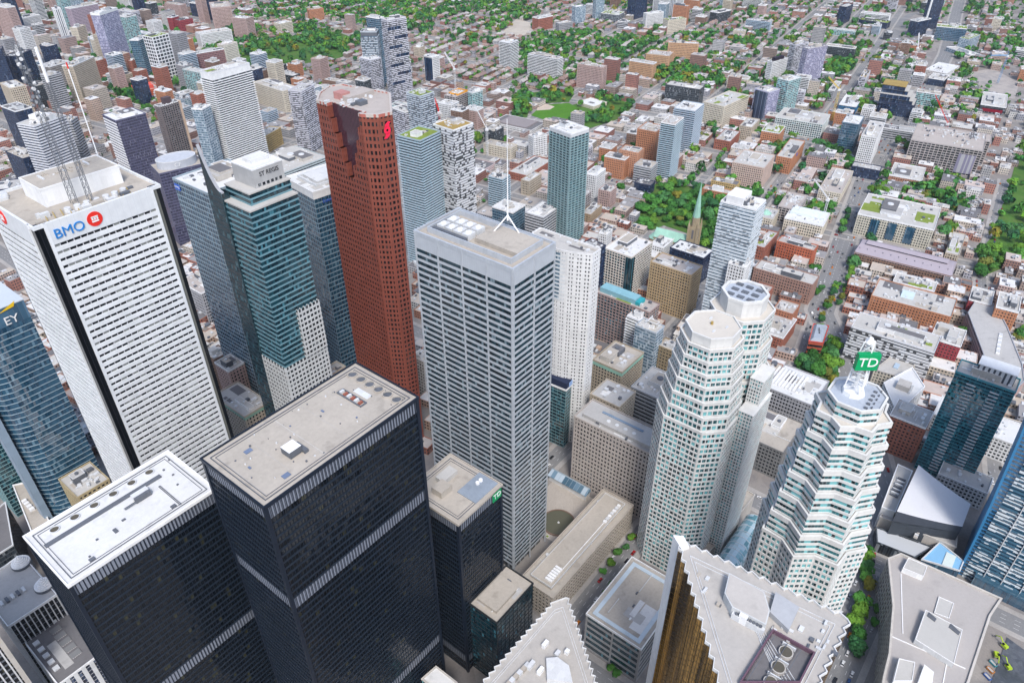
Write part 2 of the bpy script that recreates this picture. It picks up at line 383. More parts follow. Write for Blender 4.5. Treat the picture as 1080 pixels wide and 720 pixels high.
GL = {
 'black': mat_glass('black_glass', (.003, .005, .008), (.008, .011, .016), (.035, .035, .02), .025, 1.55, .0, rough=.06, ior=1.45),  # few yellowish panes imitate room lights by colour, as pale blinds
 'bmo': mat_glass('office_glass_grey', (.006, .008, .012), (.012, .015, .02), (.22, .23, .22), .22, 3.2, .14, (.5, .5, .52), .1, 1.45),
 'ccw': mat_glass('smoky_glass', (.006, .016, .022), (.02, .05, .065), (.16, .22, .25), .08, 1.5, .06, (.03, .04, .05), .06, 1.5),
 'red': mat_glass('granite_tower_glass', (.006, .006, .008), (.015, .012, .014), (.06, .04, .04), .06, 1.9, .0, rough=.1),
 'teal': mat_glass('teal_glass', (.003, .016, .026), (.01, .06, .082), (.06, .19, .24), .08, 1.5, .08, (.02, .07, .085), .04, 1.8),
 'tealw': mat_glass('pale_teal_glass', (.004, .018, .024), (.03, .16, .18), (.16, .45, .47), .3, 1.6, .07, (.36, .42, .42), .05, 1.6),
 'blue': mat_glass('blue_glass', (.012, .05, .095), (.03, .10, .165), (.12, .22, .3), .05, 1.5, .07, (.04, .1, .15), .03, 2.3),
 'paleblue': mat_glass('pale_blue_glass', (.06, .12, .17), (.16, .25, .32), (.42, .5, .56), .16, 1.7, .07, (.3, .36, .4), .06, 1.9),
 'navy': mat_glass('navy_glass', (.008, .016, .04), (.02, .045, .10), (.1, .14, .22), .08, 1.6, .07, (.03, .04, .07), .06, 1.7),
 'purple': mat_glass('purple_glass', (.03, .03, .055), (.06, .06, .11), (.14, .14, .2), .06, 1.5, .08, (.10, .10, .16), .08, 1.7),
 'lilac': mat_glass('lilac_glass', (.13, .13, .22), (.26, .26, .40), (.48, .48, .62), .2, 1.8, .08, (.48, .48, .58), .08, 1.7),
 'grey': mat_glass('grey_glass', (.012, .016, .022), (.05, .065, .08), (.22, .24, .26), .14, 1.6, .07, (.08, .09, .1), .08, 1.5),
 'dark': mat_glass('dark_window', (.006, .009, .013), (.02, .026, .034), (.16, .17, .18), .1, 1.4, .05, (.12, .12, .12), .1, 1.4),
}
LOUV = mat_louvre('mechanical_louvres', (.24, .265, .32), (.02, .026, .04), 1.55, .3)  # bluish grey paints in the sky's reflection on dark metal
GL['gold'] = M['gold']; GL['teal2'] = mat_glass('bright_teal_glass', (.004, .03, .048), (.012, .105, .14), (.06, .26, .31), .08, 1.5, .08, (.02, .09, .11), .04, 1.9)
def reg(cx, cy, yaw, w, d, h): FOOT.append((cx, cy, yaw, w, d, h))
def regp(pl, h):
    xs, ys = [a for a, b in pl], [b for a, b in pl]; FPOLY.append(((min(xs), max(xs), min(ys), max(ys)), pl)); SLIM.append(((min(xs)+max(xs))/2, (min(ys)+max(ys))/2, 0, max(xs)-min(xs), max(ys)-min(ys), h))
SLIM = []

# ------------------------------------------------------------------ black steel towers
def black_tower(label, N, L, R, h, roofm, bands, edge, seed, dmin=0):
    cx, cy, yaw, w, d = place(N, L, R, h, 0, dmin, 0); reg(cx, cy, yaw, w, d, h)
    t = thing('office_tower', label, 'office tower', (cx, cy, 0), yaw); p = rectp(w, d)
    zs = [0]; nx, ny = cx-w/2, cy-d/2
    lev = sorted([(h-7.6, h-.6)]+[(b, b+6.2) for b in bands]); z = 0
    for a, b in lev:
        if a > z: stack(t, p, z, a, 3.75, GL['black'], M['spandrel'], .28, .2)
        MB().prism(off(p, .06), a, b).obj('louvre_band', LOUV, t); z = b
    mullions(t, p, 0, h-.3, 1.55, .16, .24, M['steel'])
    for sx, sy in ((-1, -1), (1, -1), (1, 1), (-1, 1)):
        MB().box(sx*(w/2)-.75, sy*(d/2)-.75, 0, sx*(w/2)+.75, sy*(d/2)+.75, h-.2).obj('corner_column', M['steel'], t)
    MB().prism(off(p, .5), h-.6, h).obj('roof', [roofm], t)
    MB().ring(off(p, .95), off(p, .3), h-1.0, h+.55).obj('parapet', edge, t)
    MB().ring(off(p, -1.7), off(p, -2.0), h, h+.35).obj('roof_rail', M['dunit'], t)
    MB().ring(off(p, -3.1), off(p, -3.3), h, h+.25).obj('roof_track', M['dunit'], t)
    return t, w, d, h
BT, w, d, h = black_tower('largest black steel tower in front with a beige gravel roof and six round fan openings', (278.7, 533.3), (215, 483.3), (438.7, 419.2), 223, M['rbeige'], [zrow(*P(278.7, 533.3, 223)[:2], 643), zrow(*P(438.7, 419.2, 223)[:2], 674)], M['steel'], 1)
for i in range(6):
    x = w/2-6.2; y = d/2-5.2-i*5.5; o = MB().ring(ngon(18, 2.25, 0, x, y), ngon(18, 1.95, 0, x, y), h-.3, h+.7).obj('fan_opening', M['rbeige'], BT)
    MB().disc(x, y, h-.2, h+.08, 1.95, 18).obj('fan_well', M['dunit'], o)
    MB().box(x-.3, y-1.7, h+.1, x+.3, y+1.7, h+.25).obj('fan_blade', M['dunit'], o)
o = MB().ring(rectp(3.6, 15, w/2-17, 2), rectp(2.6, 14, w/2-17, 2), h-.1, h+.6).obj('roof_hatch', M['dunit'], BT)
for i in range(6): MB().box(w/2-18.1, -4+i*2.3, h, w/2-16, -2.9+i*2.3, h+.9+.2*(i % 2)).obj('hatch_pump', M['unit'] if i % 2 else mat_wall('rusty_pump', (.3, .1, .07)), o)
MB().box(w/2-13.6, -3.5, h, w/2-10.6, 5, h+.2).obj('roof_patch', M['unit'], BT)
MB().box(-w*.1-.15, -d/2+3.4, h, -w*.1+.15, d/2-3.4, h+.12).obj('roof_joint', M['rlight'], BT)
u = MB().box(-18, -8, h+.8, -12.4, -2.6, h+3.7).obj('window_washing_rig', [M['dunit']], BT)
MB().box(-18, -8, h+3.7, -12.4, -2.6, h+3.85).obj('rig_cover', M['white'], u)
MB().box(-12.4, -9.4, h+.1, -10.6, -3, h+1.7).obj('rig_arm', M['dunit'], u)
MB().box(-17.6, -7.6, h+.1, -12.8, -3, h+.8).obj('rig_wheels', M['dunit'], u)
for x, y, a, b in ((-24, -13, 3, 2.2), (-25, 9, 3, 2), (8, 5, .8, 1.6), (-30, 1, .8, 1.4), (14, -9, .7, .7), (-6, 8, .6, .6)):
    MB().box(x-a/2, y-b/2, h, x+a/2, y+b/2, h+.35).obj('roof_hatch_cover', mat_wall('blue_grey_cover', (.14, .18, .27)), BT)
R_ = random.Random(3)
for i in range(34):
    x, y, a = R_.uniform(-w/2+4, w/2-4), R_.uniform(-d/2+4, d/2-4), R_.uniform(.12, .45); MB().disc(x, y, h, h+R_.uniform(.1, .6), a, 8).obj('roof_drain', R_.choice((M['dunit'], M['unit'], M['dunit'])), BT)
for i in range(5): MB().box(-w/2+3.6+i*13, -d/2+3.6, h, -w/2+3.72+i*13, d/2-3.6, h+.04).obj('membrane_seam', M['rgrey'], BT)
WT, w, d, h = black_tower('black steel tower with a bright white roof and a line of round vents', (72.5, 615.8), (30, 564.2), (224.2, 515), 183, M['rwhite'], [zrow(*P(224.2, 515, 183)[:2], 648)], M['white'], 2)
for i in range(6):
    x = -w/2+9+i*8.3; y = d/2-5.6; o = MB().ring(ngon(18, 2.0, 0, x, y), ngon(18, 1.7, 0, x, y), h-.2, h+.6).obj('fan_opening', M['unit'], WT)
    MB().disc(x, y, h, h+.1, 1.7, 18).obj('fan_well', mat_wall('fan_bronze', (.10, .09, .07)), o)
MB().box(-w/2+2.5, d/2-12.6, h, w/2-10, d/2-10.4, h+.5).obj('cable_tray', M['dunit'], WT)
u = MB().box(6, -.6, h+.2, 13, .9, h+2.6).obj('window_washing_rig', M['dunit'], WT)
MB().box(6, 1.0, h+.6, 13, 3.6, h+2.7).obj('rig_cover', M['unit'], u)
MB().tube((6, .4, h+.8), (1, .4, h+.8), .2).tube((6, -.4, h+.8), (1, -.4, h+.8), .2).obj('rig_arm', M['dunit'], u)
MB().ring(rectp(.9, 17, 17.5, -7), rectp(.3, 16.4, 17.5, -7), h, h+.3).obj('roof_track', M['dunit'], WT)
for x, y, a, b in ((-20, -14, 2.2, 1.6), (-2, -4.6, 1.5, .9), (15, -14, 2.2, 1.6), (-7, -7.5, 1.4, 2.6), (-14, -6, .9, .7), (-20, -12, .7, .7), (23, -4, .8, .7), (25, 3, .9, .7), (24, 9, .8, .8), (29, 13, .8, .8)):
    MB().box(x-a/2, y-b/2, h, x+a/2, y+b/2, h+.5).obj('roof_hatch_cover', M['dunit'], WT)
ST, w, d, h = black_tower('smaller black steel tower with a green square sign on its roof edge', (483.3, 551.7), (450.8, 531.7), (527.5, 510.8), 133, M['rbeige'], [9], M['rbeige'], 3, 36)
# its depth runs further back than the near corners show
for x, y, a, b, z, nm, m in ((-6, 3, 8, 7, 4.2, 'penthouse', M['rbeige']), (3, 8, 11, 6, 3, 'penthouse', M['rlight']), (7.5, -10, 18, 13, .5, 'cooling_deck', mat_wall('blue_deck', (.24, .28, .33)))):
    if abs(y)+b/2 < d/2: MB().box(x-a/2, y-b/2, h+.05, x+a/2, y+b/2, h+z).obj(nm, m, ST)
for i in range(2): MB().disc(9.5+i*2.6, -8.2, h+.5, h+1.6, 1.1, 14).obj('cooling_fan', M['white'], ST)
sg = MB().box(w/2-7.4, -d/2-.95, h-7.2, w/2-.5, -d/2-.5, h-.6).obj('sign', mat_wall('sign_green', (.0, .30, .10), .02, .4), ST)
text('TD', 4.6, M['white'], sg, (w/2-3.95, -d/2-1.0, h-3.9), (pi/2, 0, 0))

# ------------------------------------------------------------------ stainless steel banded tower
cx, cy, yaw, w, d = place((540.8, 283.3), (435, 243.3), (585.3, 255), 239, yaw=0); reg(cx, cy, yaw, w, d, 239); h = 239
t = thing('office_tower', 'tall silver steel tower with striped windows and a white mast on three legs', 'office tower', (cx, cy, 0)); p = rectp(w, d)
stack(t, p, 8, h-10.5, 3.95, GL['ccw'], M['ccw'], .42, .15); MB().prism(off(p, -2.5), 0, 8).obj('lobby_glass', GL['grey'], t)
MB().prism(off(p, .18), h-10.5, h-2.3).obj('cladding_band', mat_louvre('ribbed_steel', (.5, .53, .57), (.40, .43, .47), 1.5, .1, .4), t)
mullions(t, p, 0, h-.7, d/4, .9, .5, M['ccw'], 'column_screen')
MB().prism(off(p, -.3), h-2.25, h-1.6).obj('roof', M['rbeige'], t)
MB().ring(off(p, .3), off(p, -.7), h-2.4, h).obj('parapet', M['ccw'], t)
p2 = rectp(w-9, d-10, .5, 0); MB().ring(p2, off(p2, -.7), h-1.6, h+1.6).obj('roof_screen', M['ccw'], t)
MB().prism(rectp(20, 30, 4, -14), h-1.6, h+1.1).obj('penthouse', M['rbeige'], t)
for i in range(4):
    for j in range(2):
        o = MB().box(-8+j*8, 4+i*6, h-1.5, -2+j*8, 8.6+i*6, h+2).obj('cooling_unit', M['unit'], t)
        MB().disc(-5+j*8, 6.3+i*6, h+2, h+2.5, 1.6, 14, 0).obj('cooling_fan', M['white'], o)
MB().box(-11.5, 3, h-1.5, -9.6, 27, h+1.6).obj('louvre_screen', M['dunit'], t)
g = P(535.6, 243, h); g = (g.x-cx, g.y-cy); b0 = h+9
ms = MB().tube((*g, b0), (*g, b0+52), .38, 8, 0, .16).tube((*g, b0-3), (*g, b0), .6, 8).obj('mast', M['tiles'], t)
for a in range(3): MB().tube((*g, b0), (g[0]+8*cos(a*2.094+.5), g[1]+8*sin(a*2.094+.5), h+.8), .38, 6).obj('mast_leg', M['tiles'], t)
for k in range(4): MB().tube((g[0]-1.3+.2*k, g[1], b0+2+k*3), (g[0]+1.3-.2*k, g[1], b0+2+k*3), .15, 5).obj('mast_rung', M['tiles'], ms)

# ------------------------------------------------------------------ white marble bank tower
N, Lc, Rc, h = (34, 240), (-14, 206), (166, 193), 272
cx, cy, yaw, w, d = place(N, Lc, Rc, h, yaw=0); d = max(d, 50); cy = P(*N, h).y+d/2; reg(cx, cy, yaw, w, d, h)
t = thing('office_tower', 'white marble bank tower with blue letters and a red round emblem', 'office tower', (cx, cy, 0)); c = 4.6
core = [(-w/2+c, -d/2+c), (w/2-c, -d/2+c), (w/2-c, d/2-c), (-w/2+c, d/2-c)]
n = 70; fh = (h-11)/n
gb = MB(); sb = MB(); fx = w-2*c; fy = d-2*c
cross = [(-w/2+c, -d/2), (w/2-c, -d/2), (w/2-c, -d/2+c), (w/2, -d/2+c), (w/2, d/2-c), (w/2-c, d/2-c), (w/2-c, d/2), (-w/2+c, d/2), (-w/2+c, d/2-c), (-w/2, d/2-c), (-w/2, -d/2+c), (-w/2+c, -d/2+c)]
crossin = off(cross, -.02)
gm = MB().prism(cross, 0, fh, 0, False).mesh('window_band', [GL['bmo']])
sb = MB().box(-w/2+c-.1, -d/2-.3, 0, w/2-c+.1, -d/2+.3, fh*.62).box(-w/2+c-.1, d/2-.3, 0, w/2-c+.1, d/2+.3, fh*.62).box(-w/2-.3, -d/2+c-.1, 0, -w/2+.3, d/2-c+.1, fh*.62).box(w/2-.3, -d/2+c-.1, 0, w/2+.3, d/2-c+.1, fh*.62).mesh('spandrel', [M['marble']])
cm = MB()
for i in range(n): inst('window_band', gm, t, (0, 0, i*fh)); inst('spandrel', sb, t, (0, 0, i*fh))
for sx in (-1, 1):
    for sy in (-1, 1):
        x, y = sx*(w/2-c), sy*(d/2-c); q = MB()
        q.box(min(x, x+sx*c*.93), min(y, y+sy*c*.93), 0, max(x, x+sx*c*.93), max(y, y+sy*c*.93), h-1).obj('corner_glass', mat_glass('corner_slot_glass', (.004, .005, .007), (.012, .014, .018), (.16, .16, .14), .2, 2.2, .1, (.02, .02, .025), .1, 1.4), t)
for a, b, e, f in ((-w/2+c-.3, -d/2-.45, -w/2+c+1.1, -d/2+.3), (w/2-c-1.1, -d/2-.45, w/2-c+.3, -d/2+.3), (-w/2-.45, -d/2+c-.3, -w/2+.3, -d/2+c+1.1), (-w/2-.45, d/2-c-1.1, -w/2+.3, d/2-c+.3), (w/2-.3, -d/2+c-.3, w/2+.45, -d/2+c+1.1)):
    MB().box(a, b, 0, e, f, h).obj('marble_edge', M['marble'], t)
crown = mat_louvre('marble_slabs', (.74, .76, .78), (.6, .62, .65), 3.2, .05, .5)
for a, b, e, f in ((-w/2+c-.1, -d/2-.35, w/2-c+.1, -d/2+.3), (-w/2+c-.1, d/2-.3, w/2-c+.1, d/2+.35), (-w/2-.35, -d/2+c-.1, -w/2+.3, d/2-c+.1), (w/2-.3, -d/2+c-.1, w/2+.35, d/2-c+.1)):
    MB().box(a, b, h-11, e, f, h-.1).obj('marble_crown', crown, t)
fp = rectp(w+.4, d+.4)
MB().prism(off(fp, -.8), h-2, h-1.4).obj('roof', M['rbeige'], t)
MB().ring(fp, off(fp, -1), h-1.8, h).obj('parapet', M['marble'], t)
px = rectp(w*.62, d*.42, 3, 4)
o = MB().prism(px, h-1.4, h+7.5).obj('penthouse', M['white'], t); MB().prism(off(px, -.6), h+7.5, h+7.7).obj('penthouse_roof', M['rbeige'], o); MB().ring(off(px, .1), off(px, -.4), h+7, h+8).obj('penthouse_coping', M['white'], o)
R_ = random.Random(4)
for i in range(7): MB().disc(-12+i*4.6, -d/2+7+R_.uniform(-.6, .6), h-1.4, h+.9, 1.7, 14, 0, 1.5).obj('cooling_fan', M['unit'], t)
for i in range(26):
    x, y = R_.uniform(-w/2+3, w/2-3), R_.choice((R_.uniform(-d/2+2, -d/2+11), R_.uniform(d*.3, d/2-2))); a = R_.uniform(.8, 3)
    MB().box(x-a, y-a*.5, h-1.4, x+a, y+a*.5, h+R_.uniform(-.6, 1.2)).obj('roof_unit', R_.choice([M['unit'], M['unit'], M['rbeige'], M['dunit']]), t)
for i in range(12):
    x = -w/2+8+i*3.6; MB().tube((x, -d/2+3, h-.6), (x+2, -d/2+11, h-.6), .25, 5).obj('roof_pipe', mat_wall('yellow_pipe', (.45, .33, .12)), t)
for i in range(14): MB().box(-10+i*1.9, 2+R_.uniform(0, 8), h+7.7, -9+i*1.9, 5+R_.uniform(0, 8), h+8.4).obj('roof_duct', M['rbeige'] if i % 3 else M['unit'], o)
blue = mat_wall('letter_blue', (.02, .2, .55), .02, .4); red = mat_wall('emblem_red', (.75, .03, .02), .02, .4)
text('BMO', 6.6, blue, t, (-w/2+c+9.6, -d/2-.55, h-6.6), (pi/2, 0, 0), ext=.2)
def roundel(par, loc, rz, r):
    e = thing('emblem', None, None, loc, rz); e.parent = par
    q = MB(); k = 24; q.face([(r*cos(2*pi*i/k), -.15, r*sin(2*pi*i/k)) for i in range(k)]); q.face([(r*cos(2*pi*i/k), .3, r*sin(2*pi*i/k)) for i in range(k)][::-1])
    for i in range(k):
        a, b = 2*pi*i/k, 2*pi*(i+1)/k; q.face([(r*cos(a), .3, r*sin(a)), (r*cos(b), .3, r*sin(b)), (r*cos(b), -.15, r*sin(b)), (r*cos(a), -.15, r*sin(a))])
    q.obj('emblem_disc', red, e); z = MB(); s = r*.1
    for x in (-4.3, -1.1, 2.1): z.box(x*s, -.35, -1*s, (x+2.2)*s, -.16, 3*s)
    z.box(-4.6*s, -.35, 2.4*s, 4.6*s, -.17, 4*s); z.box(-4.6*s, -.35, -3.8*s, 4.6*s, -.16, -2*s); z.obj('emblem_bars', M['white'], e)
roundel(t, (-w/2+c+21.8, -d/2-.5, h-5.6), 0, 3.6); roundel(t, (-w/2-.5, -d/2+c+30, h-5), -pi/2, 3.5)
def lattice(root, x, y, z0, z1, s0, s1, m, name='mast', white=0, drums=0, tr=.14):
    q = MB(); n = int((z1-z0)/4); cs = ((-1, -1), (1, -1), (1, 1), (-1, 1))
    for i in range(n):
        a, b = i/n, (i+1)/n; sa, sb_ = s0+(s1-s0)*a, s0+(s1-s0)*b; za, zb = z0+(z1-z0)*a, z0+(z1-z0)*b
        for k in range(4):
            u, v = cs[k], cs[(k+1) % 4]
            q.tube((x+u[0]*sa, y+u[1]*sa, za), (x+u[0]*sb_, y+u[1]*sb_, zb), tr, 4); q.tube((x+u[0]*sa, y+u[1]*sa, za), (x+v[0]*sb_, y+v[1]*sb_, zb), tr*.65, 4); q.tube((x+u[0]*sb_, y+u[1]*sb_, zb), (x+v[0]*sb_, y+v[1]*sb_, zb), tr*.65, 4)
    o = q.obj(name, m, root); R2 = random.Random(int(x*10))
    for k in range(drums):
        z = z0+(z1-z0)*(.55+.43*k/max(1, drums)); a = R2.uniform(0, 6.28)
        MB().tube((x+cos(a)*s1*1.1, y+sin(a)*s1*1.1, z), (x+cos(a)*(s1+1.3), y+sin(a)*(s1+1.3), z), .75, 10).obj('drum_antenna', M['unit'] if k % 2 else M['mast'], o)
    if white: MB().tube((x, y, z1), (x, y, z1+white), .7, 8).obj('antenna_tube', M['tiles'], o)
    return o
def at_roof(px, py, z): g = P(px, py, z); return g.x, g.y
gx, gy = at_roof(96, 212, h); lattice(t, gx-cx, gy-cy, h-1, zrow(gx, gy, 87), 1.0, .7, M['mast'], white=zrow(gx, gy, 50)-zrow(gx, gy, 87))
gx, gy = at_roof(78, 212, h); lattice(t, gx-cx, gy-cy, h-1, zrow(gx, gy, 44), 1.3, 1.0, M['mast'], drums=30)
gx, gy = at_roof(106, 172, h); z1 = zrow(gx, gy, 66); o = MB().tube((gx-cx, gy-cy, h), (gx-cx, gy-cy, z1-3), .3, 6).obj('mast', M['tiles'], t); MB().tube((gx-cx, gy-cy, z1-3), (gx-cx, gy-cy, z1), .35, 6).obj('mast_tip', red, o)

# ------------------------------------------------------------------ red granite tower with stepped notch
h = 275; pp = [P(x, y, h) for x, y in ((334, 106), (381, 121), (399, 121.5), (413, 118.5), (411.5, 98.5), (361, 89), (347, 91), (337, 98))]
cx = sum(p.x for p in pp)/8; cy = sum(p.y for p in pp)/8; p = [(q.x-cx, q.y-cy) for q in pp]; reg(cx, cy, 0, 60, 60, h)
t = thing('office_tower', 'red granite tower with square windows and a stepped dark glass notch', 'office tower', (cx, cy, 0))
A, B = V3((*p[0], 0)), V3((*p[1], 0)); e = (B-A).normalized(); inn = V3((-e.y, e.x, 0)); le = (B-A).length
def notched(t0, t1, dep=4.2):
    a, b = A+e*le*t0, A+e*le*t1
    return [p[0], (a.x, a.y), ((a+inn*dep).x, (a+inn*dep).y), ((b+inn*dep).x, (b+inn*dep).y), (b.x, b.y)]+p[1:]
fh = 3.98; zs = [zrow(cx+(p[0][0]+p[1][0])*.5, cy+(p[0][1]+p[1][1])*.5, 186)]; zs = [zs[0]+(h-zs[0])*i/5 for i in range(6)]; z = 0; k = 0
def red_part(poly, z0, z1, dep=None):
    stack(t, poly, z0, z1, fh, GL['red'], M['red'], .42, .34)
    mullions(t, poly, z0, z1, 2.75, 1.2, .3, M['red'], 'granite_pier')
red_part(p, 0, zs[0])
lefts = [.51, .44, .37, .30, .24]; rights = [.67, .75, .82, .89, .95]
for i in range(5):
    q = notched(lefts[i], rights[i]); red_part(q, zs[i], zs[i+1])
    a, b = A+e*le*lefts[i]+inn*3.7, A+e*le*rights[i]+inn*3.7
    MB().face([(a.x, a.y, zs[i]), (b.x, b.y, zs[i]), (b.x, b.y, zs[i+1]), (a.x, a.y, zs[i+1])]).obj('notch_glass', mat_louvre('notch_glass', (.085, .035, .05), (.02, .01, .016), 1.4, .3, .12), t)
    for a in ((lefts[i]), (rights[i])): pass
q = notched(lefts[4], rights[4]); MB().prism(off(q, -.5), h-.8, h-.3).obj('roof', M['rpink'], t)
MB().ring(off(q, .4), off(q, -.9), h-1.5, h+.5).obj('parapet', mat_panel('striped_coping', (.42, .13, .1), (.5, .44, .4), .5, 1.6), t)
MB().prism(rectp(22, 12, 6, 4), h-.3, h+2.6).obj('penthouse', M['rpink'], t); MB().box(-6, -14, h-.3, 0, -9, h+2.4).obj('roof_unit', M['dunit'], t)
clutter(t, 40, 30, h-.3, 3, 12, False)
MB().prism(rectp(7, 8, -2, 8), h-.3, h+4).obj('cooling_tower', mat_wall('pink_unit', (.45, .22, .2)), t)
# emblem: a round swoosh on the narrow face
a, b = V3((*p[2], 0)), V3((*p[3], 0)); mid = (a+b)/2; e2 = (b-a).normalized(); o2 = V3((e2.y, -e2.x, 0)); R1 = MB()
G2 = lambda u, v: tuple(mid+o2*1.0+e2*u+V3((0, 0, h-10+v*1.15)))
for i in range(14):
    a1, b1 = 2*pi*i/14, 2*pi*(i+1)/14; R1.face([G2(.75*cos(a1), .75*sin(a1)), G2(2.3*cos(a1), 2.3*sin(a1)), G2(2.3*cos(b1), 2.3*sin(b1)), G2(.75*cos(b1), .75*sin(b1))])
for k in (1, -1): R1.face([G2(k*u, k*v) for u, v in ((-2.0, 1.2), (1.4, 1.9), (1.7, 3.2), (2.9, 4.4), (.6, 4.5), (-1.2, 3.2))])
R1.obj('emblem', mat_wall('emblem_pinkred', (.85, .02, .07), .02, .4), t)

# ------------------------------------------------------------------ octagonal stepped tower pair (pale stone, teal windows)
PALE = mat_wall('pale_granite', (.65, .645, .625), .13, .55)
LATT = mat_louvre('lattice_cladding', (.60, .62, .63), (.40, .50, .51), 1.3, .25, .5)
TERR = mat_roof('terrace_stone', (.56, .52, .46), .15)
def tiered(t, tiers, G, Wm, fh, frac, proud, pier=None):
    """tiers: outlines from the ground up with their top heights; a terrace is left where one steps in"""
    z = 0
    for i, (poly, zt) in enumerate(tiers):
        stack(t, poly, z, zt-1.6, fh, G, Wm, frac, proud, names=('window_band', 'spandrel'))
        if pier: mullions(t, poly, z, zt-1.2, pier[0], pier[1], proud-.04, Wm, 'stone_pier')
        MB().prism(off(poly, proud+.15), zt-1.6, zt-.5).obj('cornice', Wm, t)
        MB().prism(off(poly, -.5), zt-.49, zt-.35).obj('terrace', TERR, t)
        MB().ring(off(poly, proud+.15), off(poly, -.4), zt-.6, zt+.5).obj('parapet', Wm, t); z = zt-.5
t = thing('office_tower', 'pale stone octagonal twin-topped tower with stepped terraces and teal windows', 'office tower', (338, 117, 0)); reg(345, 117, 0, 62, 44, 200)
def shift(p, x, y): return [(a+x, b+y) for a, b in p]
fr, bk = (-4, 6.5), (27, 3)
tiered(t, [(shift(chamf(39, 45, 10), *fr), 132), (shift(chamf(38.4, 43.5, 10.5), *fr), 142), (shift(chamf(37.5, 41.5, 11), *fr), 152), (shift(chamf(36.5, 39.5, 11), *fr), 162), (shift(chamf(35, 37, 10.5), *fr), 170), (shift(chamf(33.5, 34.5, 10), *fr), 178), (shift(chamf(31.5, 32, 9.5), *fr), 186)], GL['tealw'], PALE, 3.9, .33, .35, (2.9, .6))
tiered(t, [(shift(chamf(38, 40, 9), *bk), 150), (shift(chamf(36, 37, 10), *bk), 170), (shift(chamf(33, 33, 9), *bk), 190)], GL['tealw'], PALE, 3.9, .33, .35, (2.9, .6))
MB().prism(shift(chamf(28.5, 28.5, 8.6), *fr), 185, 191.5).obj('crown', PALE, t); MB().prism(shift(chamf(26.5, 26.5, 8), *fr), 191.5, 191.7).obj('roof', TERR, t)
MB().ring(shift(chamf(28.9, 28.9, 8.7), *fr), shift(chamf(27.3, 27.3, 8.2), *fr), 191, 192.4).obj('parapet', PALE, t)
MB().disc(fr[0], fr[1]+1, 191.7, 193.4, .8, 8).obj('roof_vent', M['rtan'], t)
for x, y in ((-6, -3), (2, -7), (5, 4)): MB().box(fr[0]+x-1.2, fr[1]+y-.6, 191.7, fr[0]+x+1.2, fr[1]+y+.6, 192.2).obj('roof_hatch', M['unit'], t)
MB().prism(shift(chamf(25, 25, 8), *bk), 189.5, 199).obj('crown', PALE, t); MB().prism(shift(chamf(22, 22, 7), *bk), 199, 199.2).obj('roof', mat_roof('blue_grey_roof', (.40, .44, .5)), t)
MB().ring(shift(chamf(25.5, 25.5, 8), *bk), shift(chamf(22.5, 22.5, 7), *bk), 198.5, 200.2).obj('parapet', PALE, t)
for k in range(9): MB().box(bk[0]-8+2*(k % 3)*3.2, bk[1]-8+(k//3)*6, 199.2, bk[0]-5.4+2*(k % 3)*3.2, bk[1]-4+(k//3)*6, 199.9).obj('roof_grille', M['dunit'], t)
# lattice clad flank beside the front part
for q, zt in ((shift(rectp(27, 9), 15, -20.5), 138), (shift(rectp(17, 8), 20, -19.5), 156)):
    stack(t, q, 0 if zt < 140 else 138, zt-.5, 2.6, GL['tealw'], PALE, .42, .12, names=('flank_window_band', 'flank_band')); mullions(t, q, 0 if zt < 140 else 138, zt-.5, 1.7, .62, .1, PALE, 'flank_lattice'); MB().prism(off(q, .3), zt-.5, zt).obj('flank_coping', PALE, t)

# ------------------------------------------------------------------ star-plan stepped tower with a lattice spire
t = thing('office_tower', 'pale stepped zigzag tower with a white lattice spire and a green sign', 'office tower', (288, 37, 0)); reg(288, 37, 0, 50, 50, 216)
def star(r, k=.80, rot=.0): return [(a*cos(rot)-b*sin(rot), a*sin(rot)+b*cos(rot)) for a, b in [((r if i % 2 == 0 else r*k)*cos(2*pi*i/16), (r if i % 2 == 0 else r*k)*sin(2*pi*i/16)) for i in range(16)]]
tiers = [(star(26, .81), 132)]+[(star(26-1.6*(i+1), .81), z) for i, z in enumerate((145, 158, 171, 184, 196, 208))]
tiered(t, tiers[:1], GL['tealw'], PALE, 3.9, .38, .35, (2.6, .75))
z = 131.5
for poly, zt in tiers[1:]:
    stack(t, poly, z, zt-2.6, 3.4, GL['tealw'], PALE, .42, .3)
    mullions(t, poly, z, zt-2.4, 60, .9, .26, PALE, 'stone_pier')
    MB().prism(off(poly, .45), zt-2.6, zt-.5).obj('cornice', PALE, t); MB().prism(off(poly, -.4), zt-.49, zt-.35).obj('terrace', TERR, t)
    MB().ring(off(poly, .45), off(poly, -.5), zt-.6, zt+.4).obj('parapet', PALE, t); z = zt-.5
p = chamf(22, 22, 6); stack(t, p, 207.5, 214.5, 3.5, GL['tealw'], PALE, .5, .3); MB().prism(off(p, .5), 214.5, 215.2).obj('cornice', PALE, t)
MB().prism(off(p, -.6), 215.2, 215.5).obj('roof', mat_roof('blue_grey_roof', (.4, .44, .5)), t); MB().ring(off(p, .5), off(p, -.4), 215, 216.2).obj('parapet', PALE, t)
for k in range(10): MB().box(-8+1.7*k, -8 if k % 2 else -6.5, 215.5, -7+1.7*k, -7.4 if k % 2 else -5, 216.2).obj('roof_grille', M['dunit'], t)
MB().disc(0, 2, 215.4, 217.4, 5, 8, 0, 4.6).obj('spire_base', M['white'], t)
zt = zrow(288, 39, 356); lattice(t, 0, 2, 219, zt-8, 3.5, 2.5, M['white'], 'spire', tr=.32); lattice(t, 0, 2, zt-8, zt-2, 2.5, 1.7, M['white'], 'spire', tr=.3)
MB().disc(0, 2, 219, zt-4, .8, 8, 0, .6).obj('spire_core', M['white'], t)
MB().disc(0, 2, zt-2.5, zt, 2.0, 10, 0, .8).obj('spire_cap', M['white'], t)
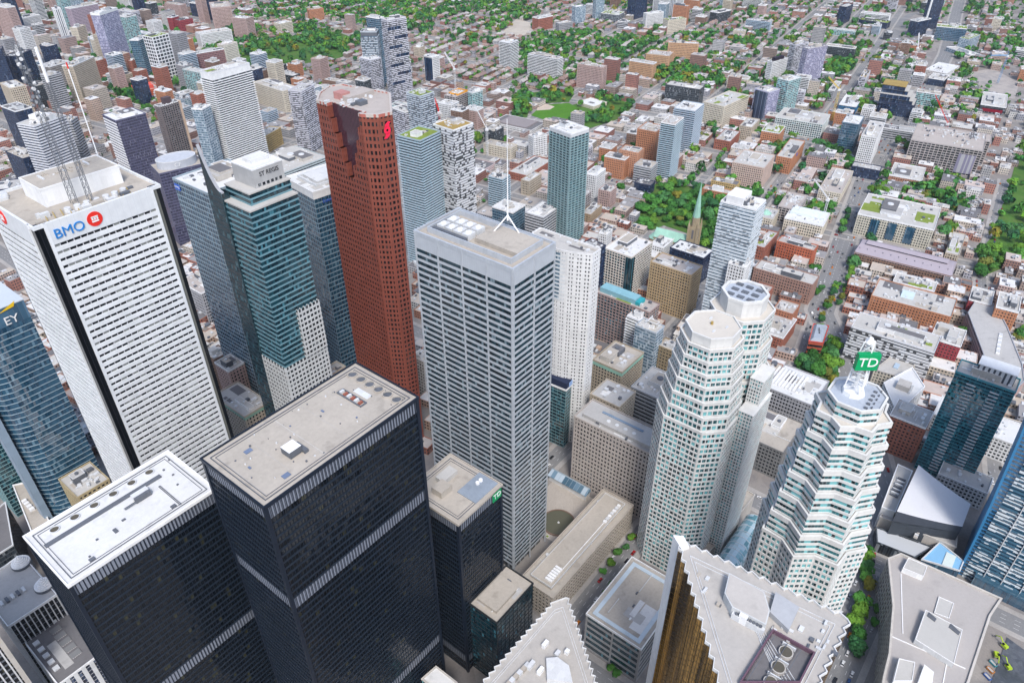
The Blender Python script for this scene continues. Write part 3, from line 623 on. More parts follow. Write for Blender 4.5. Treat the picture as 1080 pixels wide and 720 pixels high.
sg = thing('sign', None, None, (-3.1, .3, zrow(285, 37, 381)), 0); sg.parent = t; sg.rotation_euler = (0, 0, radians(-52))
MB().box(-4.6, -1.2, -4, 4.6, 1.2, 4).obj('sign_board', [mat_wall('sign_green', (.0, .3, .1), .02, .4)], sg); MB().box(4.6, -1.1, -4, 5, 1.1, 4).obj('sign_edge', M['dunit'], sg)
text('TD', 6.2, M['white'], sg, (0, -1.3, 0), (pi/2, 0, 0))

# ------------------------------------------------------------------ gold glass towers with sawtooth walls
def serrate(a, b, n, dep, sgn=1):
    """sawtooth edge from a to b; teeth point to the right-hand side of travel"""
    ax, ay = a; bx, by = b; l = hypot(bx-ax, by-ay); ux, uy = (bx-ax)/l, (by-ay)/l; nx, ny = uy*sgn, -ux*sgn; out = []
    for i in range(n):
        out.append((ax+ux*l*i/n, ay+uy*l*i/n)); out.append((ax+ux*l*(i+.72)/n+nx*dep, ay+uy*l*(i+.72)/n+ny*dep))
    return out
def gold_tower(label, corners, teeth, h, extra, seed):
    cx = sum(c[0] for c in corners)/len(corners); cy = sum(c[1] for c in corners)/len(corners); loc = [(a-cx, b-cy) for a, b in corners]; poly = []
    for i in range(len(loc)):
        a, b = loc[i], loc[(i+1) % len(loc)]
        poly += serrate(a, b, teeth[i], 1.5) if teeth[i] else [a]
    t = thing('office_tower', label, 'office tower', (cx, cy, 0))
    regp(corners if sum(corners[i][0]*corners[(i+1) % len(corners)][1]-corners[(i+1) % len(corners)][0]*corners[i][1] for i in range(len(corners))) > 0 else corners[::-1], h)
    stack(t, poly, 0, h-1.5, 3.8, GL['gold'], mat_wall('bronze_band', (.14, .09, .035), .3, .3, .6), .1, .05)
    MB().prism(off(poly, .15), h-1.2, h-.7).obj('cornice', mat_wall('zinc_edge', (.5, .5, .49), .15, .4), t)
    MB().prism(off(poly, -.3), h-.7, h-.5).obj('roof', mat_roof('tan_grey_membrane', (.43, .405, .375), .26), t); MB().ring(off(poly, .12), off(poly, -.2), h-.9, h+.4).obj('parapet', mat_wall('pale_zinc_cap', (.66, .66, .65), .15, .4), t)
    inner = [(a*.8, b*.8) for a, b in loc]; MB().ring(inner, off(inner, -.2), h-.5, h-.2).obj('roof_track', M['unit'], t)
    inner = [(a*.86, b*.86) for a, b in loc]; MB().ring(inner, off(inner, -.2), h-.5, h-.2).obj('roof_track', M['unit'], t)
    return t, loc, cx, cy
h = 180
t, loc, cx, cy = gold_tower('gold glass tower with sawtooth walls and a large pale roof full of machinery', [(197, 70), (139, 19), (146, 5), (203, 4.5)], [15, 0, 12, 14], h, 0, 1)
pg = lambda x, y: (x-cx, y-cy)
# the blank white end wall at its tip
a = P(711, 567, h); b = P(719, 582, h)
q = [pg(197.6, 73.5), pg(193.2, 67.2), pg(196.4, 65.5), pg(200, 70)]
MB().prism(q, 0, h+.6).obj('end_wall', M['white'], t)
q = [pg(P(*k, h+4).x, P(*k, h+4).y) for k in ((763, 627), (770, 640), (805, 660), (812, 645), (806, 625), (768, 604))]
q = [pg(P(*k, h+4).x, P(*k, h+4).y) for k in ((764, 625), (772, 640), (808, 659), (812, 644), (806, 624), (769, 604))]
o = MB().prism(q, h-.5, h+4.2).obj('penthouse', mat_wall('pale_grey_unit', (.52, .53, .53), .15), t); MB().prism(off(q, -.5), h+4.2, h+4.35).obj('penthouse_roof', mat_roof('pale_grey_roof', (.47, .44, .41), .2), o)
q = [pg(P(*k, h+2).x, P(*k, h+2).y) for k in ((812, 645), (832, 664), (843, 640), (818, 624))]
MB().prism(q, h-.5, h+2.2).obj('roof_house', mat_roof('blue_white_roof', (.40, .41, .43), .2), t)
R_ = random.Random(5)
for i in range(8):
    g = P(776+i*3.6, 650+i*1.9, h+1); x, y = pg(g.x, g.y); MB().box(x-.7, y-1.6, h-.5, x+.7, y+1.6, h+2.2+R_.uniform(-.5, .5)).obj('cooling_unit', M['unit'], t)
    MB().disc(x, y, h+2.7, h+3.1, .6, 10).obj('cooling_fan', M['dunit'], t)
g = P(786, 647, h+3); x, y = pg(g.x, g.y); MB().box(x-2.4, y-1.5, h-.5, x+2.4, y+1.5, h+4).obj('cooling_house', M['white'], t)
R_ = random.Random(15)
for i in range(46):
    u, v = R_.random(), R_.random(); x = loc[0][0]*(1-u)*.8+(loc[3][0]*u*.8)+(-14*v); y = loc[0][1]*(1-u)*.8+loc[3][1]*u*.8-8*v; a, b = R_.uniform(.3, 1.3), R_.uniform(.3, 1.0)
    MB().box(x-a, y-b, h-.5, x+a, y+b, h-.4+R_.uniform(.1, 1.1)).obj('roof_unit', R_.choice([M['unit'], M['unit'], M['dunit'], M['rbeige']]), t)
for i in range(6): MB().tube((-20+i*3, -24+i*1.5, h-.3), (4+i*3, 2+i*3, h-.3), .16, 5).obj('roof_conduit', M['unit'], t)
# open cooling court with three round fans
q = [pg(P(*k, h).x, P(*k, h).y) for k in ((782, 720), (815, 667), (857, 690), (842, 720))]
o = MB().prism(q, h-.45, h-.4).obj('cooling_court', M['rdark'], t); MB().ring(q, off(q, -.5), h-.4, h+1.6).obj('court_wall', mat_wall('plum_wall', (.14, .08, .11)), o)
for i in range(4):
    g = P(829-i*8, 687+i*16, h+1); x, y = pg(g.x, g.y); o = MB().disc(x, y, h-.4, h+1.1, 2.5, 20).obj('cooling_fan', M['conc'], t); MB().disc(x, y, h+1.1, h+1.2, 2.1, 20).obj('fan_well', mat_wall('fan_bronze', (.10, .09, .07)), o)
    MB().box(x+2.9, y-2.4, h-.4, x+3.3, y+2.4, h+1.3).obj('court_beam', M['unit'], t)
for i in range(3): MB().tube((*pg(*P(816+i*14, 673+i*7, h)[:2]), h+1.5), (*pg(*P(786+i*14, 722+i*7, h)[:2]), h+1.5), .14, 4).obj('court_rail', M['dunit'], t)
h = 112
t, loc, cx, cy = gold_tower('gold glass lower tower with a pointed pale sawtooth roof at the bottom edge', [(187.5, 117), (183, 119.5), (122, 120), (122, 88), (158, 80)], [0, 16, 0, 0, 14], h, 0, 2)
pg = lambda x, y: (x-cx, y-cy)
for k, (a, b) in enumerate((((575, 680), 5), ((588, 690), 4), ((598, 688), 3), ((560, 702), 6), ((570, 708), 5))):
    g = P(*a, h); x, y = pg(g.x, g.y); MB().box(x-b*.35, y-.9, h-.5, x+b*.35, y+.9, h+2).obj('cooling_unit', M['unit'] if k % 2 else M['white'], t)
q = [pg(P(*k, h+2).x, P(*k, h+2).y) for k in ((576, 694), (577, 716), (604, 720), (600, 702), (588, 693))]
MB().prism(q, h-.5, h+2.6).obj('penthouse', M['unit'], t)
for k in range(7): g = P(556-k*4, 702+k*4, h); x, y = pg(g.x, g.y); MB().box(x-1.2, y-1, h-.5, x+1.2, y+1, h+1.5).obj('roof_unit', M['rbeige'] if k % 2 else M['unit'], t)

# ------------------------------------------------------------------ teal hotel tower with a block sign and a curved fin
h = 255; N = P(243, 210, 240)
cx, cy, yaw, w, d = place((265, 205), (240, 190), (305, 190), 245, yaw=0); w = max(w, 34); d = max(d, 30); reg(cx, cy, 0, w, d, 262)
t = thing('hotel_tower', 'teal glass hotel tower with a grey lettered block and a curved dark fin', 'hotel tower', (cx, cy, 0))
p = chamf(w, d, 1.5); p = rectp(w, d)
zl = zrow(cx-w/2, cy-d/2, 388); zb = 243
WG = mat_wall('white_grid_stone', (.55, .56, .56), .1)
LT = mat_wall('pale_teal_band', (.155, .285, .335), .15, .35)
stack(t, off(p, .6), 0, zl, 3.7, GL['dark'], WG, .42, .4); mullions(t, off(p, .6), 0, zl, 3.0, 1.0, .36, WG, 'stone_pier')
o = rectp(w*.52, 1.5, w*.25, -d/2-.9); stack(t, o, zl, zl+38, 3.7, GL['dark'], WG, .42, .3); mullions(t, o, zl, zl+38, 3.0, .9, .26, WG, 'stone_pier')
stack(t, p, zl, zb-8, 3.7, GL['teal'], LT, .3, .3); p2 = rectp(w-5, d-6, 2.5, 2)
MB().prism(off(p, .4), zb-8, zb-7).obj('terrace', M['rlight'], t); stack(t, p2, zb-7, zb, 3.6, GL['teal'], LT, .3, .3); MB().prism(off(p2, .5), zb, zb+.8).obj('terrace', M['rlight'], t)
p3 = rectp(w-13, d-9, 5.2, 3); SB = mat_wall('sign_block_grey', (.40, .40, .40), .1)
MB().prism(p3, zb+.8, h).obj('sign_block', SB, t); MB().ring(off(p3, .2), off(p3, -.6), h-.2, h+.8).obj('parapet', M['white'], t); MB().prism(off(p3, -.7), h, h+.2).obj('roof', M['rwhite'], t)
MB().prism(rectp(12, 9, 6, 5), h+.2, h+2.4).obj('penthouse', M['rwhite'], t)
for i in range(6): MB().box(3.2-(w-9)/2+6+i*3, 3-(d-9)/2-.12, zb+1.4, 3.2-(w-9)/2+7.8+i*3, 3-(d-9)/2+.3, zb+3.2).obj('window', GL['dark'], t)
text('ST REGIS', 3.7, mat_wall('sign_dark', (.05, .05, .055), .05), t, (5.4, 3-(d-9)/2-.2, h-3.6), (pi/2, 0, 0), sx=.95)
# curved fin: a sail shaped dark glass blade rising at the back of the left side
x0 = -w/2-1.2; y0, y1 = d/2-5, d/2+10; fp = [(x0, y0), (x0+5, y0), (x0+5, y1), (x0, y1)]
stack(t, fp, 0, 240, 3.9, mat_glass('fin_glass', (.006, .016, .024), (.015, .045, .06), (.06, .14, .17), .1, 1.5, .12, (.04, .07, .08), .08, 1.6), mat_wall('fin_band', (.03, .06, .075), .1, .35), .22, .12)
q = [(y1-(y1-y0)*i/14, 241+26*(1-i/14)**2.1) for i in range(15)]; pts = [(y1, 240)]+q+[(y0, 240)]; fin = MB()
for sg_, x in ((1, x0), (-1, x0+2)):
    ff = [(x, a, b) for a, b in pts]; fin.face(ff if sg_ < 0 else ff[::-1], 0)
for i in range(len(pts)):
    a, b = pts[i], pts[(i+1) % len(pts)]; fin.face([(x0, *a), (x0, *b), (x0+2, *b), (x0+2, *a)], 1)
fin.obj('curved_fin', [_mats['fin_glass'], M['grey']], t)

# ------------------------------------------------------------------ generic blocks
STY = {  # kind, wall, glass, storey, band share, bay, pier, wall name
 'tan': ('grid', (.50, .43, .34), 'dark', 3.3, .45, 2.8, 1.2), 'cream': ('grid', (.62, .56, .46), 'dark', 3.3, .45, 2.8, 1.2), 'white': ('grid', (.72, .72, .72), 'dark', 3.2, .42, 2.8, 1.1), 'slim': ('grid', (.74, .74, .74), 'dark', 3.2, .5, 2.4, 1.35),
 'grey': ('grid', (.36, .36, .38), 'dark', 3.5, .4, 2.6, .9), 'brick': ('grid', (.33, .125, .085), 'dark', 3.4, .5, 2.9, 1.4), 'orange': ('grid', (.46, .21, .115), 'dark', 3.2, .5, 2.9, 1.4),
 'brown': ('grid', (.24, .15, .11), 'dark', 3.4, .5, 2.9, 1.3), 'pink': ('grid', (.46, .33, .30), 'dark', 3.1, .45, 2.8, 1.2), 'mauve': ('rib', (.40, .34, .39), 'dark', 2.9, .5, 0, 0),
 'balw': ('bal', (.72, .73, .75), 'grey', 3.0, .3, 0, 0), 'balg': ('bal', (.36, .45, .51), 'teal', 3.0, .34, 0, 0), 'balb': ('bal', (.40, .47, .54), 'blue', 3.0, .3, 0, 0), 'rib': ('rib', (.66, .67, .7), 'navy', 3.6, .5, 0, 0),
 'ribgrey': ('rib', (.45, .46, .48), 'dark', 3.6, .5, 0, 0), 'lilac': ('cur', (.44, .44, .56), 'lilac', 3.0, .18, 1.8, .15), 'blue': ('cur', (.22, .3, .36), 'blue', 3.6, .22, 1.5, .12), 'pblue': ('cur', (.42, .48, .54), 'paleblue', 3.3, .25, 2.4, .2),
 'teal': ('cur', (.2, .34, .36), 'teal', 3.3, .2, 1.8, .14), 'tealw': ('cur', (.5, .58, .58), 'tealw', 3.1, .3, 2.8, .3), 'navy': ('cur', (.03, .04, .08), 'navy', 3.6, .2, 1.6, .12), 'purple': ('cur', (.12, .12, .19), 'purple', 3.6, .2, 1.5, .12),
 'dgrey': ('cur', (.08, .09, .10), 'grey', 3.5, .25, 1.8, .18), 'stripe': ('str', (.66, .67, .68), 'navy', 3.0, .12, 4.2, 2.2), 'brownstr': ('str', (.2, .17, .17), 'dark', 3.0, .2, 3.6, 1.5),
 'maze': ('maze', (.66, .67, .69), 'navy', 3.0, .45, 0, 0), 'lat': ('maze', (.5, .55, .6), 'blue', 3.0, .4, 0, 0), 'latp': ('maze', (.6, .6, .66), 'grey', 3.0, .45, 0, 0), 'wframe': ('grid', (.74, .74, .75), 'grey', 6.4, .3, 7.5, 1.5), 'frame': ('grid', (.42, .38, .37), 'dark', 3.4, .28, 5.5, .9), 'curved': ('bal', (.36, .26, .24), 'grey', 3.1, .4, 0, 0), 'silver': ('maze', (.60, .65, .69), 'paleblue', 3.1, .45, 0, 0), 'balstr': ('balstr', (.26, .36, .38), 'teal', 3.0, .3, 5.2, .8), 'backst': ('cur', (.06, .28, .34), 'teal2', 3.0, .2, 1.8, .14), 'pav': ('grid', (.33, .32, .32), 'teal', 5.4, .34, 20, 1.1), 'tgrid': ('grid', (.62, .66, .64), 'teal', 3.2, .3, 3.4, .8),
}
def wallm(sty): return mat_wall('wall_'+sty, STY[sty][1], .2, .7)
def dress(t, p, z0, h, sty, o):
    k, col, g, fh, fr, bay, pw = STY[sty]; Wm = o.get('wall') or wallm(sty); G = GL[g]; fh = o.get('fh', fh)
    if k == 'grid': stack(t, p, z0, h, fh, G, Wm, fr, .3); mullions(t, p, z0, h, bay, pw, .26, Wm, 'pier_screen')
    elif k == 'rib': stack(t, p, z0, h, fh, G, Wm, fr, .3)
    elif k == 'cur': stack(t, p, z0, h, fh, G, Wm, fr, .08); mullions(t, p, z0, h, bay*2, pw, .14, Wm)
    elif k == 'bal': stack(t, p, z0, h, fh, G, Wm, fr, .15, slab=(o.get('slab', 1.1), .9, mat_wall('balcony_'+sty, tuple(min(.82, c*1.12) for c in col), .1, .5)))
    elif k == 'balstr': stack(t, p, z0, h, fh, G, Wm, fr, .12, slab=(.9, .8, mat_wall('balcony_'+sty, (.22, .34, .36), .1, .4))); mullions(t, p, z0, h, bay, pw, 1.0, Wm, 'pier_screen')
    elif k == 'str': stack(t, p, z0, h, fh, G, wallm('grey'), fr, .1); mullions(t, p, z0, h+.5, bay, pw, .5, Wm, 'pier_screen')
    elif k == 'maze': stack(t, p, z0, h, fh, G, Wm, .3, .1, slab=(.8, fh*(.62 if sty == 'maze' else .5), mat_panel('panel_'+sty, col, tuple(c*(.12 if sty == 'maze' else .5 if sty == 'silver' else .35) for c in col), .74 if sty == 'maze' else .82 if sty == 'silver' else .7, 2.8)))
RM = {'w': 'rwhite', 'l': 'rlight', 'b': 'rbeige', 'g': 'rgrey', 'd': 'rdark', 's': 'rgreen', 't': 'rtan', 'p': 'rpink'}
def block(name, label, N, L, R, h, sty, rf='l', cat=None, **o):
    if h < 0: h = hbase(N, -h)
    cx, cy, yaw, w, d = place(N, L, R, h, o.get('w', 10), o.get('d', 10), o.get('yaw'))
    if o.get('dw'): d = o['dw']; ey = V3((-sin(yaw), cos(yaw))); ex = V3((cos(yaw), sin(yaw))); n = P(*N, h); cx, cy = n.x+ex.x*w/2+ey.x*d/2, n.y+ex.y*w/2+ey.y*d/2
    if o.get('ww'): w = o['ww']; ey = V3((-sin(yaw), cos(yaw))); ex = V3((cos(yaw), sin(yaw))); n = P(*N, h); cx, cy = n.x+ex.x*w/2+ey.x*d/2, n.y+ex.y*w/2+ey.y*d/2
    reg(cx, cy, yaw, w, d, h)
    t = thing(name, label, cat or name.replace('_', ' '), (cx, cy, 0), yaw, o.get('group')); p = o['poly'](w, d) if o.get('poly') else rectp(w, d)
    if o.get('pod'): pz, pe, ps = o['pod']; dress(t, off(p, pe), 0, pz, ps, {}); roof(t, off(p, pe), pz, M['rgrey'], wallm(ps)); z0 = pz
    else: z0 = 0
    top = o.get('top', 0); sd = int(abs(cx*7+cy*3)); dress(t, p, z0, h-top, sty, o)
    if top: MB().prism(off(p, .2), h-top, h-.4).obj('crown', M[o.get('topm', 'white')], t)
    roof(t, p, h, M[RM[rf]], M['white'] if o.get('wp', 1) and sd % 3 == 0 else (o.get('wall') or wallm(sty))); sd = int(abs(cx*7+cy*3))
    clutter(t, w, d, h, sd, o.get('n', 4 if w*d < 900 else 9), o.get('pent', 1), M['white'] if sd % 3 else M['unit'])
    if o.get('green'):
        R_ = random.Random(sd)
        for i in range(o['green']): x, y = R_.uniform(-w*.4, w*.4), R_.uniform(-d*.4, d*.4); a, b = R_.uniform(2, w*.18), R_.uniform(1.5, d*.15); MB().box(x-a, y-b, h, x+a, y+b, h+.35+.06*i).obj('roof_garden', M['rgreen'], t)
    if o.get('fn'): o['fn'](t, w, d, h)
    return t

# ------------------------------------------------------------------ towers around the centre
def fn_dark(t, w, d, h):
    MB().prism(rectp(w*.62, d*.7, -w*.06, d*.05), h, h+2.4).obj('penthouse', M['rbeige'], t)
def sign_at(t, x, y, z, rz, w_, h_, m, s=None, sm=None, size=2.0, name='sign'):
    sg = thing(name, None, None, (x, y, z), rz); sg.parent = t; MB().box(-w_/2, -.25, -h_/2, w_/2, .1, h_/2).obj('sign_board', m, sg)
    if s: text(s, size, sm or M['white'], sg, (0, -.3, 0), (pi/2, 0, 0), ext=.06)
SBL = mat_wall('sign_blue', (.03, .12, .55), .03, .4)
t = block('office_tower', 'pale blue glass tower with a white roof and a blue corner sign', (219, 205), (183, 189), (234, 199), 218, 'blue', 'w', top=0, dw=42, ww=44, n=10, fh=3.9, wall=mat_wall('silver_blue_band', (.34, .42, .47), .15, .35, .2))
sign_at(t, -22.3, 21-3.6, 213, -pi/2, 6.4, 4.2, SBL, 'KPMG', size=2.3)
t = block('office_tower', 'blue glass tower with a thick white crown and a square white roof box', (330, 204), (308, 192), (352, 196), 200, 'blue', 'w', top=5, dw=40, ww=42, n=3, fh=4.0, fn=lambda t, w, d, h: (MB().ring(rectp(w*.66, d*.66), rectp(w*.6, d*.6), h, h+2.2).obj('roof_screen', M['unit'], t), MB().prism(rectp(w*.5, d*.5), h, h+3).obj('penthouse', M['rwhite'], t)), pent=0)
text('Deloitte', 3.2, mat_wall('letter_royal_blue', (.03, .1, .5), .02), t, (-9, -20.5, 191.5), (pi/2, 0, 0))
def convex(w, d): return [(-w/2-9*sin(pi*i/10), d/2-d*i/10) for i in range(11)]+[(w/2, -d/2), (w/2, d/2)]
block('condo_tower', 'slim white condo tower with a curved glass upper face beside silver tower', (625, 269), (562, 246), (634, 265), 176, 'slim', 'l', poly=convex, fh=3.2, yaw=0, d=40, n=4, pent=0, fn=lambda t, w, d, h: stack(t, off(convex(w, d*.8), .6), h-40, h-1.5, 3.3, GL['paleblue'], mat_wall('pearl_band', (.66, .69, .71), .1, .4), .4, .15))
block('office_block', 'dark teal glass block with a blue lit sign panel behind the silver tower', (597, 412), (575, 403), (598.5, 400), 60, 'teal', 'b', pent=0, fn=lambda t, w, d, h: sign_at(t, w*.1, -d/2-.4, h+3.4, 0, 8, 4, mat_wall('sign_pale_blue', (.3, .45, .75), .02)) or MB().box(-w/2+1, -d/2, h, w/2-1, d/2-2, h+6).obj('roof_house', mat_wall('navy_house', (.02, .03, .07)), t))
block('office_block', 'dark green glass low office block with a beige roof in front of gold tower', (524, 657), (494, 638), (557, 612), 62, 'teal', 'b', wall=mat_wall('dark_bronze', (.022, .026, .03), .2), fh=3.9, pent=0, fn=fn_dark, yaw=0, wp=0)
block('office_block', 'wide beige stone block with rows of square windows and a raised roof strip', (690, 481), (607, 440), (713, 470), 66, 'tan', 'g', wall=mat_wall('pinkish_limestone', (.47, .42, .385), .12), yaw=0, dw=66, ww=24, wp=0, pent=0, fh=3.9, fn=lambda t, w, d, h: (MB().prism(rectp(w*.7, d*.86), h, h+3).obj('roof_house', M['rgrey'], t), MB().box(1, -16, h+3, 3, 18, h+3.5).obj('skylight_strip', mat_wall('blue_skylight', (.2, .27, .36)), t), [MB().disc(-4, -12+7*i, h+3, h+3.6, 1.5, 12).obj('roof_dome', M['unit'], t) for i in range(4)]))
block('office_block', 'low beige courtyard wing with a white walled roof behind wide beige block', (653, 430), (641, 423), (678, 433), 58, 'tan', 'g', pent=0, yaw=0, dw=26, ww=24)
t = block('bank_building', 'long low beige bank wing beside a round pool plaza', (583, 631), (556, 612), (667.5, 533), 24, 'tan', 'b', wall=mat_wall('limestone_wing', (.45, .40, .345), .12), yaw=0, dw=25, pent=0, n=3, fh=3.6, wp=0, fn=lambda t, w, d, h: (MB().prism(rectp(w-9, d-9), h, h+2.6).obj('roof_house', M['rbeige'], t), MB().ring(rectp(w-8.4, d-8.4), rectp(w-9, d-9), h+1.6, h+3).obj('roof_house_coping', M['unit'], t), [MB().box(-w/2+7+i*2.2, -6, h+2.6, -w/2+8.6+i*2.2, -1, h+4).obj('cooling_unit', M['white'], t) for i in range(6)], [MB().box(w/2-28+i*3, -7, h+2.6, w/2-26+i*3, -4.6, h+3.8).obj('roof_unit', M['unit'] if i % 2 else M['white'], t) for i in range(7)], MB().box(-w/2+10, -5.8, h+2.6, w/2-16, -5.4, h+2.9).obj('roof_pipe', M['white'], t)))
t = block('pavilion', 'low flat banking pavilion with a pale blue border round its beige roof', (676, 685), (618, 648), (735, 628), 33, 'pav', 'b', yaw=0, pent=0, n=0, wall=mat_wall('brushed_frame', (.33, .32, .32), .1), fh=5.5, fn=lambda t, w, d, h: (MB().ring(rectp(w-5, d-5), rectp(w-10, d-10), h+.1, h+.6).obj('roof_border', mat_wall('pale_blue_membrane', (.50, .58, .64), .08), t), [MB().box(-14+i*9, -4+i*3, h+.1, -12+i*9, -3+i*3, h+.7).obj('roof_hatch', M['dunit'] if i else M['white'], t) for i in range(3)]))

block('condo_tower', 'tall slim blue green glass condo alone behind silver tower', (602, 142), (580, 134), (613, 133), -262, 'balstr', 'w', top=4, topm='unit', n=3)
block('condo_tower', 'pale teal banded condo tower with a sedum roof, joined to white maze tower', (443, 149), (428, 144), (462, 140), 150, 'balg', 's', ww=34, dw=30, n=4)
block('condo_tower', 'white maze patterned condo tower beside the pale teal banded tower', (478, 138), (463, 132), (497, 131), 155, 'maze', 't', ww=30, dw=30, n=4)
block('condo_tower', 'grey speckled glass condo tower with a striped sedum roof', (443, 102), (429, 98), (456, 97), 110, 'lat', 's', n=2, green=4)
block('condo_tower', 'pale grey gridded tower right behind red granite tower', (427, 119), (413, 114), (437, 115), -178, 'latp', 'l')
# pair of far white and blue towers
block('condo_tower', 'far white condo tower with dark notches, tallest of its cluster', (408, 22), (404, 20), (428, 18.5), -116, 'latp', 'p', n=2, fn=lambda t, w, d, h: [MB().box(-w/2-.5+(w*.32 if k % 2 else 0), -d/2-.9, h-16-k*15, w/2-(w*.32 if not k % 2 else -.5), -d/2+.2, h-11-k*15).obj('dark_notch', GL['navy'], t) for k in range(7)])
block('condo_tower', 'far steel blue slab with a flat top behind the white notched tower', (399, 20), (386, 18), (402.5, 18), -92, 'blue', 'l')
block('condo_tower', 'far blue slab tower with a mesh of pale balconies', (397, 34), (380, 34), (400, 31), -96, 'lat', 'd', top=7, topm='dunit')
block('condo_tower', 'far white condo tower with a white roof in front of blue slabs', (391, 64), (379, 61), (401, 61), -100, 'latp', 'w', green=1)
block('condo_tower', 'lower white and slate block at the foot of the notched white tower', (417, 69.5), (409, 71), (433, 65.5), -114, 'latp', 't', n=2)
block('apartment_tower', 'small tower with one navy side and one white side', (456, 61), (447, 59), (461.5, 58.5), -88, 'white', 'w', fn=lambda t, w, d, h: MB().box(-w/2-.6, -d/2+1, 2, -w/2+.2, d/2-1, h-2).obj('navy_wall', GL['navy'], t))
block('apartment_tower', 'small tan block beside navy and white tower', (463, 62), (461, 60), (468.5, 60), -75, 'pink', 'p')
block('apartment_tower', 'little tan grey apartment point block on the edge of the leafy district', (442, 51), (439, 49), (448, 49), -63, 'tan', 'l')
block('apartment_tower', 'white apartment tower standing alone by the trees', (538, 46), (527, 44), (546.5, 43), -75, 'balw', 'w')
block('apartment_slab', 'white apartment slab with a blank white end wall', (588, 63), (557, 57.5), (595, 61), -86, 'balw', 'p')
block('apartment_slab', 'beige apartment slab above the ball field', (636, 72), (609, 68), (643, 70), -96, 'pink', 'p')
block('apartment_slab', 'orange tan apartment slab with a dark right edge', (689, 68), (664, 64), (692, 66), -88, 'orange', 'p', wall=mat_wall('apricot_brick', (.52, .32, .19), .15))
block('apartment_slab', 'apricot apartment block behind the orange tan slab', (706, 60), (681.5, 57.5), (709, 55), -76, 'orange', 'p', wall=mat_wall('apricot_brick', (.52, .32, .19), .15))
block('apartment_slab', 'longest apricot apartment slab with a pale roof', (737, 47), (705, 45.5), (742, 45), -66, 'orange', 'l', wall=mat_wall('apricot_brick', (.52, .32, .19), .15))
block('office_block', 'dark grey slab with vertical ribs above low shops', (738, 95), (702, 89.5), (744, 91), -114, 'dgrey', 'l')
block('construction_block', 'unfinished block with an orange formwork collar', (480, 103), (470, 100), (494, 97), -119, 'frame', 'p', fn=lambda t, w, d, h: MB().ring(off(rectp(w*.7, d*.8, w*.15, 0), .8), rectp(w*.7, d*.8, w*.15, 0), h-5, h+3).obj('formwork_collar', mat_wall('formwork_orange', (.75, .33, .02), .05), t))
block('condo_block', 'pale teal glass block beside orange topped building site', (498, 99), (495, 97), (509, 96), -117, 'tealw', 'l')
block('office_block', 'long pale stone hospital block with arched upper windows', (298, 97), (267, 87), (313, 92), -119, 'cream', 'l', green=2)
block('construction_tower', 'grey tower wrapped in scaffolding left of the red granite tower', (318, 97), (311, 92), (331, 90), 95, 'latp', 'g', pent=0)
block('condo_tower', 'white condo tower with wavy ribbed balconies', (222.5, 78), (219.5, 74), (263, 67), 150, 'balw', 'l', dw=24, top=9, topm='white', slab=1.6, green=2)
block('condo_tower', 'pale grey glass tower behind the wavy white condo', (213, 116), (206, 113), (222, 111), 110, 'pblue', 'w')
block('office_tower', 'purple glass tower with a white stepped roof', (122, 128), (104, 123), (153.5, 120), 105, 'purple', 'w', dw=38, n=2, fn=lambda t, w, d, h: [MB().box(-w/2-.6, -d/2, i*4, -w/2+.3, d/2, i*4+2).obj('white_zigzag_band', M['white'], t) for i in range(26)])
block('hotel_tower', 'brown striped tower with a tan end strip and a dark roof house', (168.5, 113), (164, 111), (190, 106.5), 88, 'brownstr', 'd', fn=lambda t, w, d, h: (MB().box(w/2-3, -d/2-.9, 0, w/2+.4, -d/2+3, h+1).obj('tan_strip', mat_wall('tan_strip', (.6, .45, .33)), t), MB().box(-6, -4, h, 5, 4, h+9).obj('roof_house', mat_wall('plum_house', (.1, .07, .08)), t)))
block('office_tower', 'white banded tower with angled bays behind the marble bank tower', (36, 134), (15.5, 133), (69, 122), 108, 'rib', 'l', dw=30, fn=lambda t, w, d, h: MB().box(-w*.2, -d*.2, h, w*.15, d*.3, h+8).obj('roof_house', M['white'], t))
block('office_tower', 'pale louvred tower leaning beside white banded tower', (75, 128), (70, 125), (90, 118), 82, 'ribgrey', 't', ww=18)
block('office_block', 'low flat beige block tucked under the white banded tower', (24, 168), (6, 160), (36, 160), 60, 'navy', 'b')
block('office_block', 'low dark glass block at the left edge below flat beige block', (22, 198), (0, 205), (26, 190), 62, 'navy', 'g', ww=30, dw=40)
t = block('podium_block', 'round topped block carrying a grey drum with white letters', (168, 184), (148, 178), (202, 176), 92, 'purple', 'b', pent=0, n=3, ww=52, dw=36, fn=lambda t, w, d, h: (MB().prism(ngon(28, 19.5, 0, 0, 0, 1.15, .8), h, h+9).obj('roof_drum', mat_wall('drum_grey', (.46, .48, .52), .1), t), MB().ring(ngon(28, 19.8, 0, 0, 0, 1.15, .8), ngon(28, 18.8, 0, 0, 0, 1.15, .8), h+8.6, h+9.6).obj('drum_rim', M['unit'], t)))
text('CF', 6.5, M['white'], t, (-3, -15.9, 97), (pi/2, 0, radians(-8)))
block('condo_tower', 'lilac glass condo tower with a white crown on a teal podium', (104.8, 14.5), (101.5, 12), (123.6, 8.5), -77, 'lilac', 'w', top=4, pod=(16, 1.5, 'teal'))
block('office_tower', 'slender tower of vertical black and white stripes', (56, 10.5), (54.3, 8.5), (63, 8.2), -48, 'stripe', 'w')
block('apartment_slab', 'wide mauve apartment slab behind the striped tower', (74, 9.5), (72, 7.8), (103, 4), -36, 'pink', 'l', wall=mat_wall('mauve_panel', (.42, .34, .40), .12))
block('apartment_tower', 'narrow cream apartment tower in front of the mauve slab', (81, 30), (78.5, 28), (90, 27), -48, 'cream', 'l')
